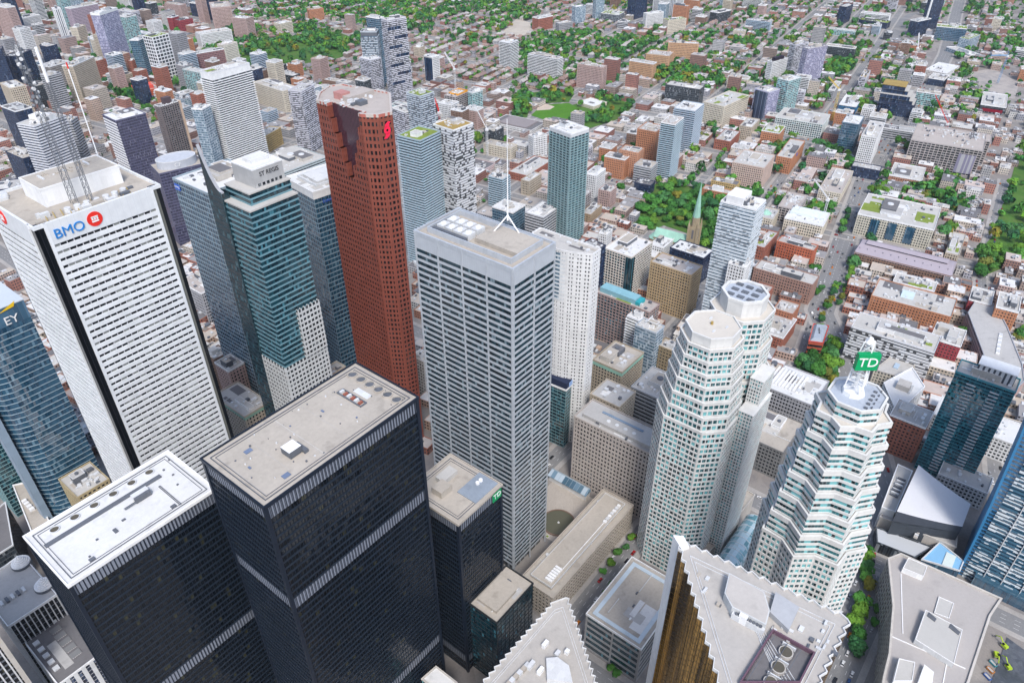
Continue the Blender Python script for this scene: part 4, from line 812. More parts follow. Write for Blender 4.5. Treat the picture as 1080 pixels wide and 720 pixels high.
block('apartment_slab', 'white grid apartment slab in the far left corner', (21.5, 20.5), (19.5, 18), (42, 16), -33, 'white', 'l')
block('apartment_slab', 'low white block below the white grid slab at far left', (25, 37), (23.5, 35), (38, 33), -46, 'white', 'w')
block('apartment_tower', 'white slim block left of the white grid slab', (10, 17), (6, 15.5), (18.5, 15), -30, 'balw', 'l')
block('hotel_slab', 'broad tan hotel slab with a dense grid of small windows', (76.5, 70), (72, 66), (99, 60), -113, 'tan', 'b', dw=20, fh=2.9)
block('hotel_block', 'lower tan grey hotel wing left of the broad tan slab', (52, 71), (48, 67), (73, 65), -97, 'grey', 'g', wall=mat_wall('taupe_wall', (.36, .33, .31), .2))
block('condo_tower', 'white framed condo tower with a stepped outline and yellow roof patch', (160.5, 40), (157, 36.5), (177.5, 36), -90, 'wframe', 's')
block('condo_tower', 'blue grey glass tower left of the white framed condo', (146, 43), (142.5, 40), (157, 38), -82, 'blue', 'w')
block('brick_block', 'small red brick block under the blue grey tower', (138.5, 65), (136.5, 63.5), (148, 62), -82, 'brick', 'p')
block('shed_block', 'bright orange low building with a raised red box', (146.5, 97), (138.5, 90.5), (164, 90), -103, 'orange', 'p', wall=mat_wall('bright_orange', (.75, .16, .07), .1), pent=0, fn=lambda t, w, d, h: MB().box(-w*.3, -d*.35, h, w*.3, d*.1, h+6).obj('roof_box', mat_wall('bright_red_orange', (.7, .10, .07), .08), t))
block('office_tower', 'beige tower with a punched grid at the left edge', (10, 94), (0, 88), (25, 89.5), 78, 'tan', 'l')
block('office_tower', 'navy glass tower at the far left edge', (2, 52), (-9, 47), (5, 45), 105, 'navy', 'd', dw=34, ww=18)
block('office_tower', 'navy glass slab left of the lattice mast', (16, 60), (11, 57), (33, 53), 85, 'navy', 'd')
block('office_tower', 'dark navy tower below the beige punched tower', (16, 118), (0, 112), (22, 112), 100, 'navy', 'd', dw=40, ww=22)
block('red_tower', 'dark red apartment tower with a round roof house', (189, 22.5), (186, 20.5), (203, 20), -34, 'brick', 'd', wall=mat_wall('crimson_brick', (.30, .05, .06), .15))
block('red_tower', 'second dark red tower half hidden on the left of its twin', (181, 19), (178, 18), (188, 17), -33, 'brick', 'd', wall=mat_wall('crimson_brick', (.30, .05, .06), .15))
block('apartment_tower', 'tan and lilac tall apartment tower near top edge', (222.5, 9), (220.5, 3), (242, 4.5), -33, 'pink', 'p', d=16)
block('apartment_tower', 'blue grey tower with a rosy brick right half', (259, 20.5), (244, 19), (267, 18), -43, 'pink', 'l', d=16)
block('apartment_complex', 'stepped white apartment complex with many roof boxes', (211, 37), (195.5, 36), (244, 32), -54, 'white', 'l', n=14)
block('apartment_slab', 'reddish brown brick slab with a flat roof', (207, 57), (206, 55), (236, 52), -83, 'brown', 'd', wall=mat_wall('russet_brick', (.27, .15, .15), .15), d=14)
block('apartment_tower', 'grey balcony tower left of the reddish brown slab', (193, 58), (190, 56), (206, 55), -88, 'balb', 'l', d=14)
block('apartment_tower', 'cream tower with rounded bays before the big leafy park', (236.5, 48.5), (233, 46), (250, 45), -72, 'cream', 'p', wall=mat_wall('ivory_panel', (.68, .64, .56), .1))
block('office_block', 'grey dark sided block among the far park houses', (295, 70.5), (291, 69), (302, 68), -83, 'dgrey', 'l')
block('brick_block', 'brown brick school like block beyond the leafy park', (326, 11), (323.5, 10), (341, 9), -23, 'orange', 'p')
block('apartment_block', 'pale apartment pair beyond the leafy park', (296, 26), (292, 24), (308, 23), -37, 'cream', 'l')
# far middle and right
block('apartment_block', 'red brick square block at the top beside sandy works yard', (568, 20), (564, 18), (583, 17), -33, 'brick', 'p')
block('apartment_block', 'grey and rust low block right of the red brick block', (590, 25.5), (587, 24), (604, 23.5), -37, 'grey', 'l')
block('apartment_tower', 'pale teal slab near the top centre', (607, 8), (603, 7), (618, 6.5), -28, 'pblue', 'l')
block('condo_tower', 'tallest pale glass tower at the top centre', (629, -3), (626, -4), (638, -4), -23, 'pblue', 'l')
block('condo_tower', 'navy blue glass tower at the top edge', (671, -6), (666, -8), (684, -9), -21, 'navy', 'l')
block('condo_tower', 'white tower with dark strips at the top edge, left of its twin', (697, -5), (693, -7), (707, -7), -15, 'stripe', 'l')
block('condo_tower', 'white tower with dark strips at the top edge, right of its twin', (714, -3), (710, -5), (722, -5), -21, 'stripe', 'l')
block('condo_block', 'white stepped mid rise in front of the navy glass tower', (682, 15), (678, 14), (700, 13), -32, 'white', 'l')
block('condo_block', 'cream curved mid rise beside the white stepped block', (705, 22), (700, 20), (724, 20), -36, 'cream', 's')
block('condo_block', 'slate mid rise with green roof at top centre', (652, 16), (634, 14), (664, 13.5), -26, 'dgrey', 's', wall=mat_wall('slate_panel', (.25, .28, .31), .15))
block('condo_block', 'blue mauve long mid rise near the top', (757, 14), (737, 15), (771, 11), -25, 'dgrey', 'l')
block('condo_tower', 'white blue tower at the top edge between long mid rises', (768, -3), (760, -4), (774, -5), -12, 'pblue', 'l')
block('condo_tower', 'grey condo tower behind the white tower with a black cap', (839, 48), (836, 46), (853, 45), -79, 'latp', 'd')
block('condo_tower', 'mauve grey condo tower with a black roof edge, right of its neighbour', (852, 52), (849, 50), (873, 48.5), -92, 'lilac', 'd', wall=mat_wall('mauve_grey', (.4, .38, .44), .1))
block('condo_tower', 'white gridded tower with a black cap', (815, 66), (812, 64), (831, 61.5), -88, 'white', 'd', fn=lambda t, w, d, h: MB().box(-w*.3, -d*.3, h, w*.3, d*.3, h+6).obj('black_cap', mat_wall('black_cap', (.02, .015, .03)), t))
block('condo_tower', 'tower with a striped black and white side and a lilac front', (811, 98), (802.5, 92), (831.5, 97), -128, 'lilac', 'l', fn=lambda t, w, d, h: MB().box(-w/2-.7, -d/2+2, 0, -w/2+.2, d/2-2, h-1).obj('dark_side', GL['navy'], t), yaw=radians(-14), d=22)
block('condo_tower', 'pale green grey condo tower behind the striped lilac tower', (832, 86), (820, 83), (845, 82), -124, 'tealw', 'w', d=16)
block('apartment_block', 'cream courtyard block with a planted roof', (764, 113), (749, 105), (790, 101), -136, 'cream', 'l', green=5, n=10)
block('office_block', 'pale blue low office block at the corner of shops', (741, 117), (738, 114), (760, 112), -130, 'pblue', 'w')
block('condo_tower', 'glass condo tower with a pale blue stripe and white roof', (733, 118), (713, 113), (748, 111), -164, 'balb', 'w', yaw=radians(8))
block('condo_tower', 'teal and orange brick condo tower behind the cathedral park', (712, 132), (704, 128), (736, 127), -190, 'balg', 'p', d=20, yaw=radians(8))
block('condo_tower', 'shorter orange brick tower with teal balconies', (692, 140), (674, 135), (701, 133), -174, 'orange', 'p', yaw=radians(8))
block('apartment_block', 'orange brick block with bay windows', (659, 169), (640, 163), (660.5, 164), -190, 'orange', 'p', yaw=radians(8))
block('hotel_block', 'taller orange brick block with a plain grid of windows', (673, 162), (655, 157), (679, 157), -188, 'orange', 'p', wall=mat_wall('salmon_brick', (.52, .27, .17), .12), yaw=radians(8))
block('office_block', 'white low rise block with a dotted roof line', (629, 186), (615, 185), (642, 179), -209, 'white', 'w', yaw=radians(8))
block('apartment_block', 'pale pink stepped block near the slim blue green condo', (644, 203), (628, 203), (657, 199), -220, 'pink', 'l', yaw=radians(8))
block('apartment_block', 'black and cream framed low block beside the slim glass condo', (610, 213), (606, 210), (629, 203), -236, 'frame', 'g', yaw=radians(8))
block('shop_row', 'tan row with arched dark windows beside a tree lined street', (623, 227), (614, 224), (640, 218), -236, 'brown', 'g', wall=mat_wall('tan_brick', (.4, .3, .2), .15), yaw=radians(8))
block('office_block', 'grey ribbed office block with white roof plant', (573, 230), (556, 223), (591, 218), 46, 'ribgrey', 'w', yaw=radians(4), n=10)
block('office_block', 'blue glass low office block behind the silver tower mast', (541, 225), (520, 218), (551, 216), 40, 'blue', 'w', yaw=radians(4))
block('apartment_block', 'white rounded slab with grey back, left of slim glass condo', (563, 146), (557, 143), (577, 143), -168, 'white', 'l')
block('brick_block', 'long low red brick works with a pale roof', (556, 186), (540, 179), (581, 169), -193, 'brick', 'l', yaw=radians(6), n=9)
block('office_block', 'tan old building left of the slim glass condo', (558, 192), (551, 189), (577, 185), -207, 'tan', 'l', yaw=radians(6))
# between silver tower and the octagonal tower
block('office_tower', 'cream gridded office tower with a dark teal glass corner and white roof', (666, 272), (639, 261), (695, 258), -322, 'tgrid', 'w', wall=mat_wall('cream_grid', (.66, .61, .55), .1), yaw=0, n=8, fn=lambda t, w, d, h: MB().box(-w/2-.9, -d/2-.9, 0, -w/2+6, -d/2+6, h-1).obj('corner_glazing', GL['teal'], t))
block('office_tower', 'dark navy office block beside the slim white condo', (628, 265), (612, 258), (640, 258), 72, 'navy', 'd', ww=16)
block('hotel_block', 'tan brick old hotel with many roof ledges', (729, 291), (680, 281), (745, 285), -338, 'tan', 'p', wall=mat_wall('honey_brick', (.46, .34, .2), .15), yaw=0, ww=24, n=12, wp=0)
block('office_block', 'green grey office block with a turquoise roof house', (685, 330), (625, 310), (699, 318), -385, 'tgrid', 'p', wall=mat_wall('rosy_granite', (.34, .25, .23), .15), yaw=0, ww=18, green=3, wp=0, pent=0, fn=lambda t, w, d, h: (MB().box(-w*.3, -d*.2, h, w*.3, d*.45, h+5).obj('roof_house', mat_wall('turquoise_house', (.22, .42, .48), .08), t), MB().box(-w*.3, -d*.28, h, w*.3, -d*.205, h+3.6).obj('roof_slope', mat_wall('bright_turquoise', (.03, .32, .36), .08), t)))
block('apartment_block', 'white balcony block with a white roof terrace', (680, 341), (661, 334), (689, 334), -390, 'balw', 'w', yaw=0, ww=14)
block('hotel_block', 'old beige hotel with a green copper cornice', (656, 393), (625, 380), (678, 372), -432, 'tan', 'b', wall=mat_wall('antique_stone', (.40, .34, .26), .15), yaw=0, top=4, topm='copper', n=6)
block('office_block', 'silver blue glass block behind the beige hotel', (692, 352), (668, 345), (702, 345), 60, 'pblue', 'l', yaw=0)
block('office_block', 'dark brown old office at the foot of tan hotel', (712, 372), (695, 363), (723, 365), 42, 'brown', 'b', wall=mat_wall('olive_brick', (.28, .22, .14), .15), yaw=0)
block('office_block', 'pale grey office slab with a flat roof next to octagonal tower', (703, 425), (667, 407), (730, 405), 52, 'ribgrey', 'l', yaw=0, n=6)
block('condo_tower', 'pale silver speckled condo tower with stepped white roof decks', (797, 222), (762, 215), (805, 216), 150, 'silver', 'w', yaw=radians(3), dw=31, ww=24, n=10, fn=lambda t, w, d, h: MB().box(-w*.45, -d*.1, h, w*.4, d*.38, h+7).obj('roof_terrace_house', M['white'], t))
block('condo_tower', 'white framed annex with a dark top floor against the speckled condo', (786, 283), (770, 276), (795, 272), 98, 'white', 'w', yaw=radians(3), ww=14)
block('parking_block', 'low white louvred roof hall below the small park', (856, 428), (806, 405), (874, 418), 33, 'grey', 'w', yaw=0, dw=38, ww=40, n=12, pent=0, fn=lambda t, w, d, h: [MB().box(-w*.3, -d*.1+i*3, h, w*.35, -d*.1+i*3+1.6, h+1.4).obj('roof_louvre', M['white'], t) for i in range(9)])
block('parking_block', 'dark louvred parking block between the pale stone towers', (826, 478), (793, 455), (845, 465), 28, 'grey', 'b', yaw=0, dw=42, ww=42, n=3, wall=mat_wall('dark_louvre', (.2, .2, .2), .2))
# right side
block('condo_tower', 'teal glass condo slab with rows of white balconies', (1071, 414), (1017.5, 394), (1079, 400), 96, 'backst', 'l', yaw=0, dw=38, ww=18, fh=3.0, n=4, wall=mat_wall('deep_teal_band', (.06, .28, .34), .15, .35), fn=lambda t, w, d, h: ([MB().box(-w/2-1.3, y, 6+i*3, -w/2+.1, y+6, 6.35+i*3).obj('balcony', M['unit'], t) for y in (-11, 4) for i in range(29)], MB().prism(rectp(12, 24, 2.5, -4), h, h+9).obj('penthouse_block', mat_louvre('white_fins', (.7, .7, .72), (.05, .06, .08), 3.4, .4), t), MB().prism(rectp(12.6, 24.6, 2.5, -4), h+9, h+9.8).obj('penthouse_slab', M['white'], t)))
block('podium_block', 'white framed podium at the foot of the teal condo slab', (1041, 521), (1013, 507), (1046, 512), 17, 'white', 'g', yaw=0, dw=33, ww=20, pent=0)
block('apartment_block', 'white roofed podium right of the teal condo slab', (1071, 470), (1052, 430), (1078, 455), 20, 'white', 'w', yaw=0, ww=30, dw=60)
block('brick_block', 'red and black brick loft block left of the teal condo slab', (976, 452), (966, 420), (1003, 428), 36, 'brick', 'g', yaw=0, ww=24, dw=26)
block('condo_block', 'white and black gridded mid rise with planted roof strips', (985, 372), (903, 337), (995, 366), 34, 'maze', 'l', yaw=radians(3), ww=30, green=2, n=10, wall=mat_wall('white_grid_frame', (.68, .69, .72), .1))
block('brick_block', 'crimson brick end block joined to white gridded mid rise', (1013, 366), (985, 348), (1021, 350), 26, 'brick', 'l', yaw=radians(3), wall=mat_wall('crimson_brick', (.30, .05, .06), .15))
block('brick_block', 'orange brick row with a pale blue gabled skylight', (1003, 335), (919, 312), (1012, 322), 22, 'orange', 'l', yaw=radians(5), ww=40, n=12, pent=0, fn=lambda t, w, d, h: MB().taper(rectp(16, 12, 2, 6), rectp(.4, 12, 2, 6), h, h+5).obj('gabled_skylight', mat_wall('pale_blue_metal', (.45, .55, .6), .08), t))
block('office_block', 'small cream shops with roof gardens beside the market hall', (985, 308), (945, 290), (994, 300), 14, 'cream', 'l', yaw=radians(5), green=4, n=8)
block('market_hall', 'long low market hall with a lilac metal roof', (1003, 292), (904, 262), (1009, 276), 14, 'brown', 'l', yaw=radians(5), wp=0, pent=0, n=0, fn=lambda t, w, d, h: (MB().taper(off(rectp(w, d), .8), rectp(w*.24, d-3), h, h+6).obj('hip_roof', M['rlilac'], t), MB().box(-w*.1, -d*.42, h+6, w*.1, d*.42, h+7.6).obj('roof_monitor', GL['navy'], t), MB().taper(rectp(w*.3, d*.86), rectp(.5, d*.84), h+7.6, h+9.2).obj('monitor_roof', M['rlilac'], t), [MB().box(-w*.3, -d*.45+i*8.4, h+2.6, -w*.28, -d*.45+i*8.4+.6, h+4.6).obj('roof_vent', M['dunit'], t) for i in range(12)]))
block('apartment_block', 'large beige apartment block with glass bays and roof gardens', (985, 243), (908, 220), (1003, 222), -264, 'cream', 'l', yaw=radians(7), n=16, green=6, wall=mat_wall('buff_panel', (.55, .52, .43), .12), fn=lambda t, w, d, h: [MB().box(-w/2-.8, y-5, 3, -w/2+.2, y+5, h-2).obj('glass_bay', GL['blue'], t) for y in (-d*.22, d*.02, d*.25)])
block('apartment_block', 'beige brick corner block with a roof garden near the leafy park', (1011, 270), (998, 265), (1028, 250), -282, 'tan', 'l', yaw=radians(5), green=4)
block('office_block', 'tan office block beside the market street', (887, 205), (868, 193), (921, 185), -216, 'cream', 'p', yaw=radians(8), n=10)
block('brick_block', 'orange brick block with a blue logo sign', (835, 168), (823, 160), (864, 152), -184, 'orange', 'l', yaw=radians(8), n=8, fn=lambda t, w, d, h: sign_at(t, -w*.1, -d/2-.4, h-3.5, 0, 6, 4, SBL))
block('hotel_block', 'large beige hotel with a pale penthouse and arched upper windows', (806, 178), (776, 168), (817, 164), -200, 'pink', 'l', yaw=radians(8), n=10, wall=mat_wall('blush_panel', (.55, .42, .36), .12))
block('office_block', 'teal green slab of flats with a white grid', (868, 132), (819, 123), (879, 122), -147, 'tgrid', 'l', yaw=radians(8), n=9)
block('brick_block', 'orange brick and grey glass corner block', (822, 141), (805, 136), (830, 134), -156, 'orange', 's', yaw=radians(8))
block('office_block', 'beige plain block with few windows behind the large beige hotel', (793, 135), (782, 131), (805, 127), -149, 'tan', 'l', yaw=radians(8))
block('office_block', 'low grey green roofed works with brick base', (770, 150), (755, 146), (791, 141), -160, 'brick', 'g', yaw=radians(8))
block('office_tower', 'white gridded tower facing the wide street, with a glass side', (925, 146), (910, 141), (944, 132), -177, 'white', 'l', yaw=radians(8))
block('office_tower', 'dark blue glass block left of the white gridded tower', (906, 132), (889, 128), (916, 124), -164, 'blue', 'w', yaw=radians(8), wall=mat_wall('dusk_blue_band', (.14, .2, .26), .1))
block('office_block', 'low building with a bright blue glass front and white roof', (903, 113), (886, 109), (917, 103), -121, 'blue', 'w', yaw=radians(8), wall=mat_wall('bright_blue_band', (.04, .2, .42), .1))
t = block('office_block', 'dark glass office building of stacked shifted trays', (964, 112), (930, 103), (984, 100), -125, 'navy', 'l', yaw=radians(8), ww=48, pent=0, fn=lambda t, w, d, h: [(MB().prism(rectp(w*(.98-.08*k), d*(.96-.1*k), (-1)**k*2, 3+k*3), h+k*7, h+k*7+6.2).obj('stacked_tray', GL['navy'], t), MB().prism(off(rectp(w*(.98-.08*k), d*(.96-.1*k), (-1)**k*2, 3+k*3), .6), h+k*7+6.2, h+k*7+7).obj('tray_roof', M['rlight'] if k < 3 else M['rtan'], t)) for k in range(4)])
block('construction_block', 'huge unfinished concrete frame with open floors and purple screens', (1037, 160), (962, 145), (1062, 145), -187, 'frame', 'p', yaw=radians(8), pent=0, n=24, wp=0, fn=lambda t, w, d, h: MB().box(-w/2-.7, -d/2+6, 3, -w/2+.2, -d/2+d*.3, h-8).obj('purple_screen', mat_panel('purple_screen', (.24, .22, .31), (.42, .41, .44), .6, 1.6), t))
block('construction_block', 'upper unfinished deck set back on the huge concrete frame', (1045, 150), (975, 133), (1060, 142), 38, 'frame', 'p', yaw=radians(8), ww=30, pent=0, n=16, wp=0)
block('brick_block', 'brick courtyard school like block beside the huge concrete frame', (972, 191), (937, 187), (978, 178), -199, 'orange', 'l', yaw=radians(8), wall=mat_wall('coral_brick', (.42, .22, .15), .12))
block('college_block', 'low college building with a crimson glass front', (1061, 114), (1035, 108), (1073, 102), -122, 'dgrey', 'l', yaw=radians(8), fn=lambda t, w, d, h: MB().box(-w/2-.6, -d/2+3, 3, -w/2+.2, d/2-4, h-5).obj('crimson_glazing', mat_louvre('crimson_glazing', (.3, .01, .03), (.12, .01, .02), 2, .2, .2), t))
block('condo_tower', 'tall indigo tower with a white stripe at the top right', (985, -6), (983, -7), (999, -9), -34, 'navy', 'd', fn=lambda t, w, d, h: MB().box(-w/2-.6, -d/2-.6, 4, -w/2+4, -d/2+2, h).obj('white_stripe', M['white'], t))
block('condo_block', 'short black block beside the indigo tower', (968, 23), (965, 20.5), (982, 20), -39, 'navy', 'd')
block('condo_block', 'wide slate blue slab behind the black block', (1020, 31), (988, 28), (1029, 29), -45, 'blue', 's', wall=mat_wall('slate_blue_band', (.17, .23, .3), .1))
block('condo_block', 'pale stepped block right of the wide slate slab', (1022, 42), (1018, 38), (1034, 37), -55, 'pblue', 's')
block('shed_block', 'blue grey low sheds under the wide slate slab', (1024, 59), (998, 50), (1029, 56), -63, 'pblue', 'l')
block('shed_block', 'white warehouse beside a dark glass cube', (998, 78), (983, 70), (1012, 70), -83, 'white', 'w', pent=0)
block('office_block', 'dark glass cube in front of the white warehouse', (996, 85), (982, 80), (1001, 80), -92, 'navy', 'l')
block('condo_block', 'white balcony mid rise near the far motorway loop', (938, 17), (908, 14), (941, 15), -27, 'balw', 'l')
block('condo_block', 'slate mid rise below the white balcony block by the motorway', (936, 25), (906, 21), (940, 23), -31, 'navy', 's')
block('condo_tower', 'indigo grey tower at far top beside white balcony mid rise', (893, 8), (888, 6), (900, 5), -26, 'navy', 'l')
block('office_block', 'grey office slab below the dark condo pair', (880, 96), (878, 90), (905, 89), -108, 'grey', 'l', yaw=radians(8))
block('apartment_block', 'grey flats with many windows in front of the round grove', (913, 82), (910, 78), (927, 76), -96, 'latp', 't', yaw=radians(8))
block('brick_block', 'orange and grey flats at the right edge beyond the curved terrace', (1074, 330), (1052, 318), (1086, 316), 30, 'orange', 'l', yaw=radians(5))
block('shop_row', 'white and crimson street front at the head of the curved terrace', (1045, 322), (1028, 296), (1056, 310), 20, 'brick', 'l', yaw=radians(5), wall=mat_wall('crimson_brick', (.30, .05, .06), .15), ww=30)
block('brick_block', 'brick perimeter block with red parapet lines around a green court', (857, 301), (798, 280), (868, 288), 24, 'brown', 'l', yaw=radians(3), ww=22, n=10, wall=mat_wall('pink_brown_brick', (.34, .21, .17), .12))
block('brick_block', 'red brick north wing of the green court block', (858, 265), (823, 251), (866, 258), 24, 'brick', 'p', yaw=radians(3), ww=16, n=6, wall=mat_wall('vermilion_brick', (.45, .13, .07), .12))
block('brick_block', 'red brick side wing at the left of the green court', (806, 262), (797, 258), (825, 247), 22, 'brick', 'g', yaw=radians(3), green=4)
block('brick_block', 'tall red brick warehouse facing the curved stone tower roof', (800, 322), (789, 312), (826, 306), 30, 'brick', 'p', yaw=radians(3))
block('brick_block', 'square orange brick warehouse with a pale roof', (836, 332), (817, 324), (845, 322), 22, 'orange', 'p', yaw=radians(3), wall=mat_wall('terracotta_brick', (.40, .17, .1), .12))
block('brick_block', 'low brick warehouse row along the tramway street', (826, 357), (808, 336), (842, 338), 16, 'brick', 'g', yaw=radians(3))
block('office_block', 'pale stone old block and long skylit hall by the market', (868, 239), (829, 228), (873, 225), 18, 'cream', 'w', yaw=radians(8), pent=0, n=8, fn=lambda t, w, d, h: MB().box(-w*.1, -d*.45, h, w*.4, d*.45, h+3).obj('skylight_hall', mat_wall('white_glass_roof', (.66, .72, .78), .1), t))
block('apartment_block', 'terraced pink grey flats in scaffolding behind the skylit hall', (842, 222), (824, 213), (858, 208), 20, 'frame', 'p', yaw=radians(8), n=14, pent=0)
block('stone_hall', 'grey domed stone hall beside the speckled condo', (815, 232), (803, 226), (831, 224), 16, 'cream', 'g', yaw=radians(8), pent=0, fn=lambda t, w, d, h: MB().disc(0, 4, h, h+4, 7, 12, 0, 2).obj('copper_dome', M['copper'], t))
block('brick_block', 'brick flats row below the cathedral street on the right', (772, 206), (743, 197), (783, 198), 14, 'orange', 'p', yaw=radians(8), ww=14)
block('office_block', 'yellow brick old building with a slate roof', (777, 196), (751, 190), (785, 190), 18, 'tan', 'd', yaw=radians(8), wall=mat_wall('ochre_brick', (.5, .36, .16), .12), ww=16)
block('office_block', 'navy glass office with a white roof and a sedum square', (742, 273), (702, 265), (757, 264), 32, 'navy', 'w', yaw=0, ww=24, green=1)
block('office_block', 'white low pavilion roof next to the cathedral', (700, 262), (688, 256), (715, 253), 20, 'white', 'w', yaw=radians(4))
block('office_block', 'white cube building beside the street north of the gridded office tower', (640, 248), (633, 245), (648, 243), 26, 'white', 'w', yaw=radians(8))
# low left corner
block('stone_building', 'old beige stone skyscraper with a jagged roof beside the marble tower', (82, 525), (66, 504), (101, 493), 66, 'tan', 'l', wall=mat_wall('old_buff_stone', (.43, .35, .21), .15), yaw=0, fh=4.2, n=14, wp=0)
block('office_block', 'dark teal glass office at the lower left edge', (-65, 400), (-90, 380), (-20, 380), 130, 'teal', 'd', yaw=0, ww=40, dw=40, n=2)
block('office_block', 'beige stone old building with a pale roof house between marble and black towers', (258, 440), (237, 421), (277, 420), 62, 'cream', 'l', wall=mat_wall('warm_limestone', (.52, .45, .37), .12), yaw=0, n=6, top=3, topm='copper', dw=40)
block('office_block', 'low limestone block behind the black tower roof edge', (336, 404), (331, 396), (361, 385), 60, 'cream', 'l', yaw=0, n=4)
block('office_block', 'pink beige small block under the blue glass tower', (241, 392), (230, 381), (252, 391), 74, 'pink', 'l', yaw=0, ww=14)
block('office_block', 'brown low block beside the marble tower', (226, 380), (216, 372), (236, 368), 46, 'brown', 'l', yaw=0)
block('office_block', 'grey flat roofed block glimpsed between marble tower and blue glass tower', (212, 310), (199, 298), (216, 306), 40, 'grey', 'p', yaw=0, ww=30, dw=40)
block('office_block', 'limestone bank block with roof plant between black and red towers', (421, 408), (403, 398), (432, 402), 50, 'cream', 'l', yaw=0, n=8, ww=20)
block('office_block', 'white ribbed slab squeezed between red granite and silver towers', (447, 382), (436, 374), (455, 375), 40, 'white', 'l', yaw=0)
block('department_store', 'long pale grey low store with white roof boxes behind hotel tower', (296, 184), (279, 160), (332, 168), 30, 'ribgrey', 'l', yaw=radians(0), dw=70, ww=80, n=16, wall=mat_wall('pale_aqua_panel', (.45, .52, .54), .1))
block('old_hall', 'small yellow arched facade hall beyond the long pale store', (277, 146), (272, 141), (296, 135), 26, 'tan', 'l', wall=mat_wall('ochre_stone', (.5, .37, .17), .12))
block('brick_block', 'red striped parking block right of the white maze tower', (508, 181), (496, 166), (524, 170), -185, 'brick', 'd', wall=mat_wall('white_rose_band', (.6, .48, .48), .1), pent=0, yaw=radians(6), ww=36, dw=40)
block('apartment_block', 'pale teal small block with a red roof dot behind mast', (530, 190), (516, 186), (537, 185), -220, 'balg', 'l', yaw=radians(6))
block('gymnasium', 'wide low hall with a grey ribbed roof beside ball field', (560, 138), (521, 128), (577, 130), -142, 'white', 'd', yaw=radians(6), pent=0, n=0, wp=0, fn=lambda t, w, d, h: MB().prism(rectp(w*.84, d*.7), h, h+2).obj('ribbed_roof', mat_roof('grey_ribbed', (.27, .24, .24), .15), t))
block('pool_house', 'low white roofed pool house on the edge of the ball field', (626, 113), (609, 108), (643, 109), -116, 'cream', 'w', pent=0, n=0)

# ------------------------------------------------------------------ further mid and high rises of the far quarters
TSTY = {'pblue': 'pale blue glass', 'balw': 'white balcony', 'tan': 'tan grid', 'pink': 'rosy', 'latp': 'speckled grey', 'balb': 'blue grey balcony', 'grey': 'grey', 'white': 'white grid', 'brick': 'red brick', 'cream': 'cream', 'navy': 'navy glass', 'orange': 'orange brick', 'tealw': 'pale teal', 'ribgrey': 'grey banded', 'brown': 'brown brick', 'dgrey': 'charcoal'}
R_ = random.Random(41); FAR_T = []
def tower_at(x, y, w, d, h, sty, yaw, rf):
    reg(x, y, yaw, w, d, h); t = thing('apartment_tower' if h > 34 else 'mid_rise', '', 'tower' if h > 34 else 'mid rise', (x, y, 0), yaw); p = rectp(w, d)
    dress(t, p, 0, h, sty, {}); roof(t, p, h, M[RM[rf]], M['white'] if R_.random() < .5 else wallm(sty)); clutter(t, w, d, h, int(x+y), 3); FAR_T.append((t, sty, h, x, y, rf)); return t
for pts, n, lo, hi in (([(0, 2), (235, -8), (235, 75), (130, 95), (60, 60), (0, 60)], 52, 28, 90), ([(60, 60), (130, 100), (205, 130), (300, 130), (310, 80), (235, 75), (130, 90)], 38, 20, 62), ([(0, 60), (60, 70), (75, 120), (0, 130)], 12, 40, 90), ([(300, 66), (420, 110), (520, 120), (540, 180), (450, 170), (330, 120)], 26, 16, 46), ([(590, -6), (760, -8), (1000, -8), (1000, 14), (760, 30), (600, 34)], 30, 16, 50), ([(760, 30), (1080, 20), (1080, 90), (930, 110), (760, 110)], 20, 12, 30), ([(540, 180), (720, 140), (820, 90), (1000, 100), (900, 200), (760, 190), (620, 230)], 20, 14, 28)):
    k = 0; tries = 0
    while k < n and tries < 900:
        tries += 1; qx, qy = R_.uniform(min(a for a, b in pts), max(a for a, b in pts)), R_.uniform(min(b for a, b in pts), max(b for a, b in pts)); j = False
        c_ = False; m = len(pts)-1
        for i in range(len(pts)):
            if (pts[i][1] > qy) != (pts[m][1] > qy) and qx < (pts[m][0]-pts[i][0])*(qy-pts[i][1])/(pts[m][1]-pts[i][1])+pts[i][0]: c_ = not c_
            m = i
        if not c_: continue
        g = P(qx, qy); w, d = (R_.uniform(16, 26), R_.uniform(16, 26)) if R_.random() < .6 else (R_.uniform(16, 20), R_.uniform(36, 60))
        if any(hypot(g.x-f[0], g.y-f[1]) < (max(w, d)+max(f[3], f[4]))*.56+4 for f in FOOT+SLIM): continue
        tower_at(g.x, g.y, w, d, lo+(hi-lo)*R_.random()**1.6, R_.choice(list(TSTY)), radians(8), R_.choice('wlbgdlp')); k += 1

# ------------------------------------------------------------------ curved blue glass tower with a smooth fin, left edge
x0, x1, y0, h = 71, 109, 461, 188
t = thing('office_tower', 'blue glass tower at the left with yellow and white letters and a smooth pale fin', 'office tower', (90, y0+22, 0)); reg(90, y0+22, 0, 42, 46, h)
p = [(-19, 22), (-19, -8), (-17.5, -14.5), (-13, -19.5), (-7, -22), (19, -22), (19, 22)]
stack(t, p, 0, h-12, 3.9, GL['blue'], mat_wall('silver_blue_line', (.34, .44, .5), .1, .35, .2), .12, .22)
for k in (0, 14, 15): pass
MB().prism(off(p, .1), h-12, h).obj('crown_glass', mat_glass('crown_blue', (.03, .07, .12), (.06, .14, .22), (.1, .2, .3), .1, 3, .06, (.1, .15, .2), .06, 1.8), t)
MB().taper(off(p, .4), [(a, b) for a, b in off(p, .4)], h, h+.6).obj('roof', mat_roof('pale_glass_roof', (.5, .55, .6), .1), t)
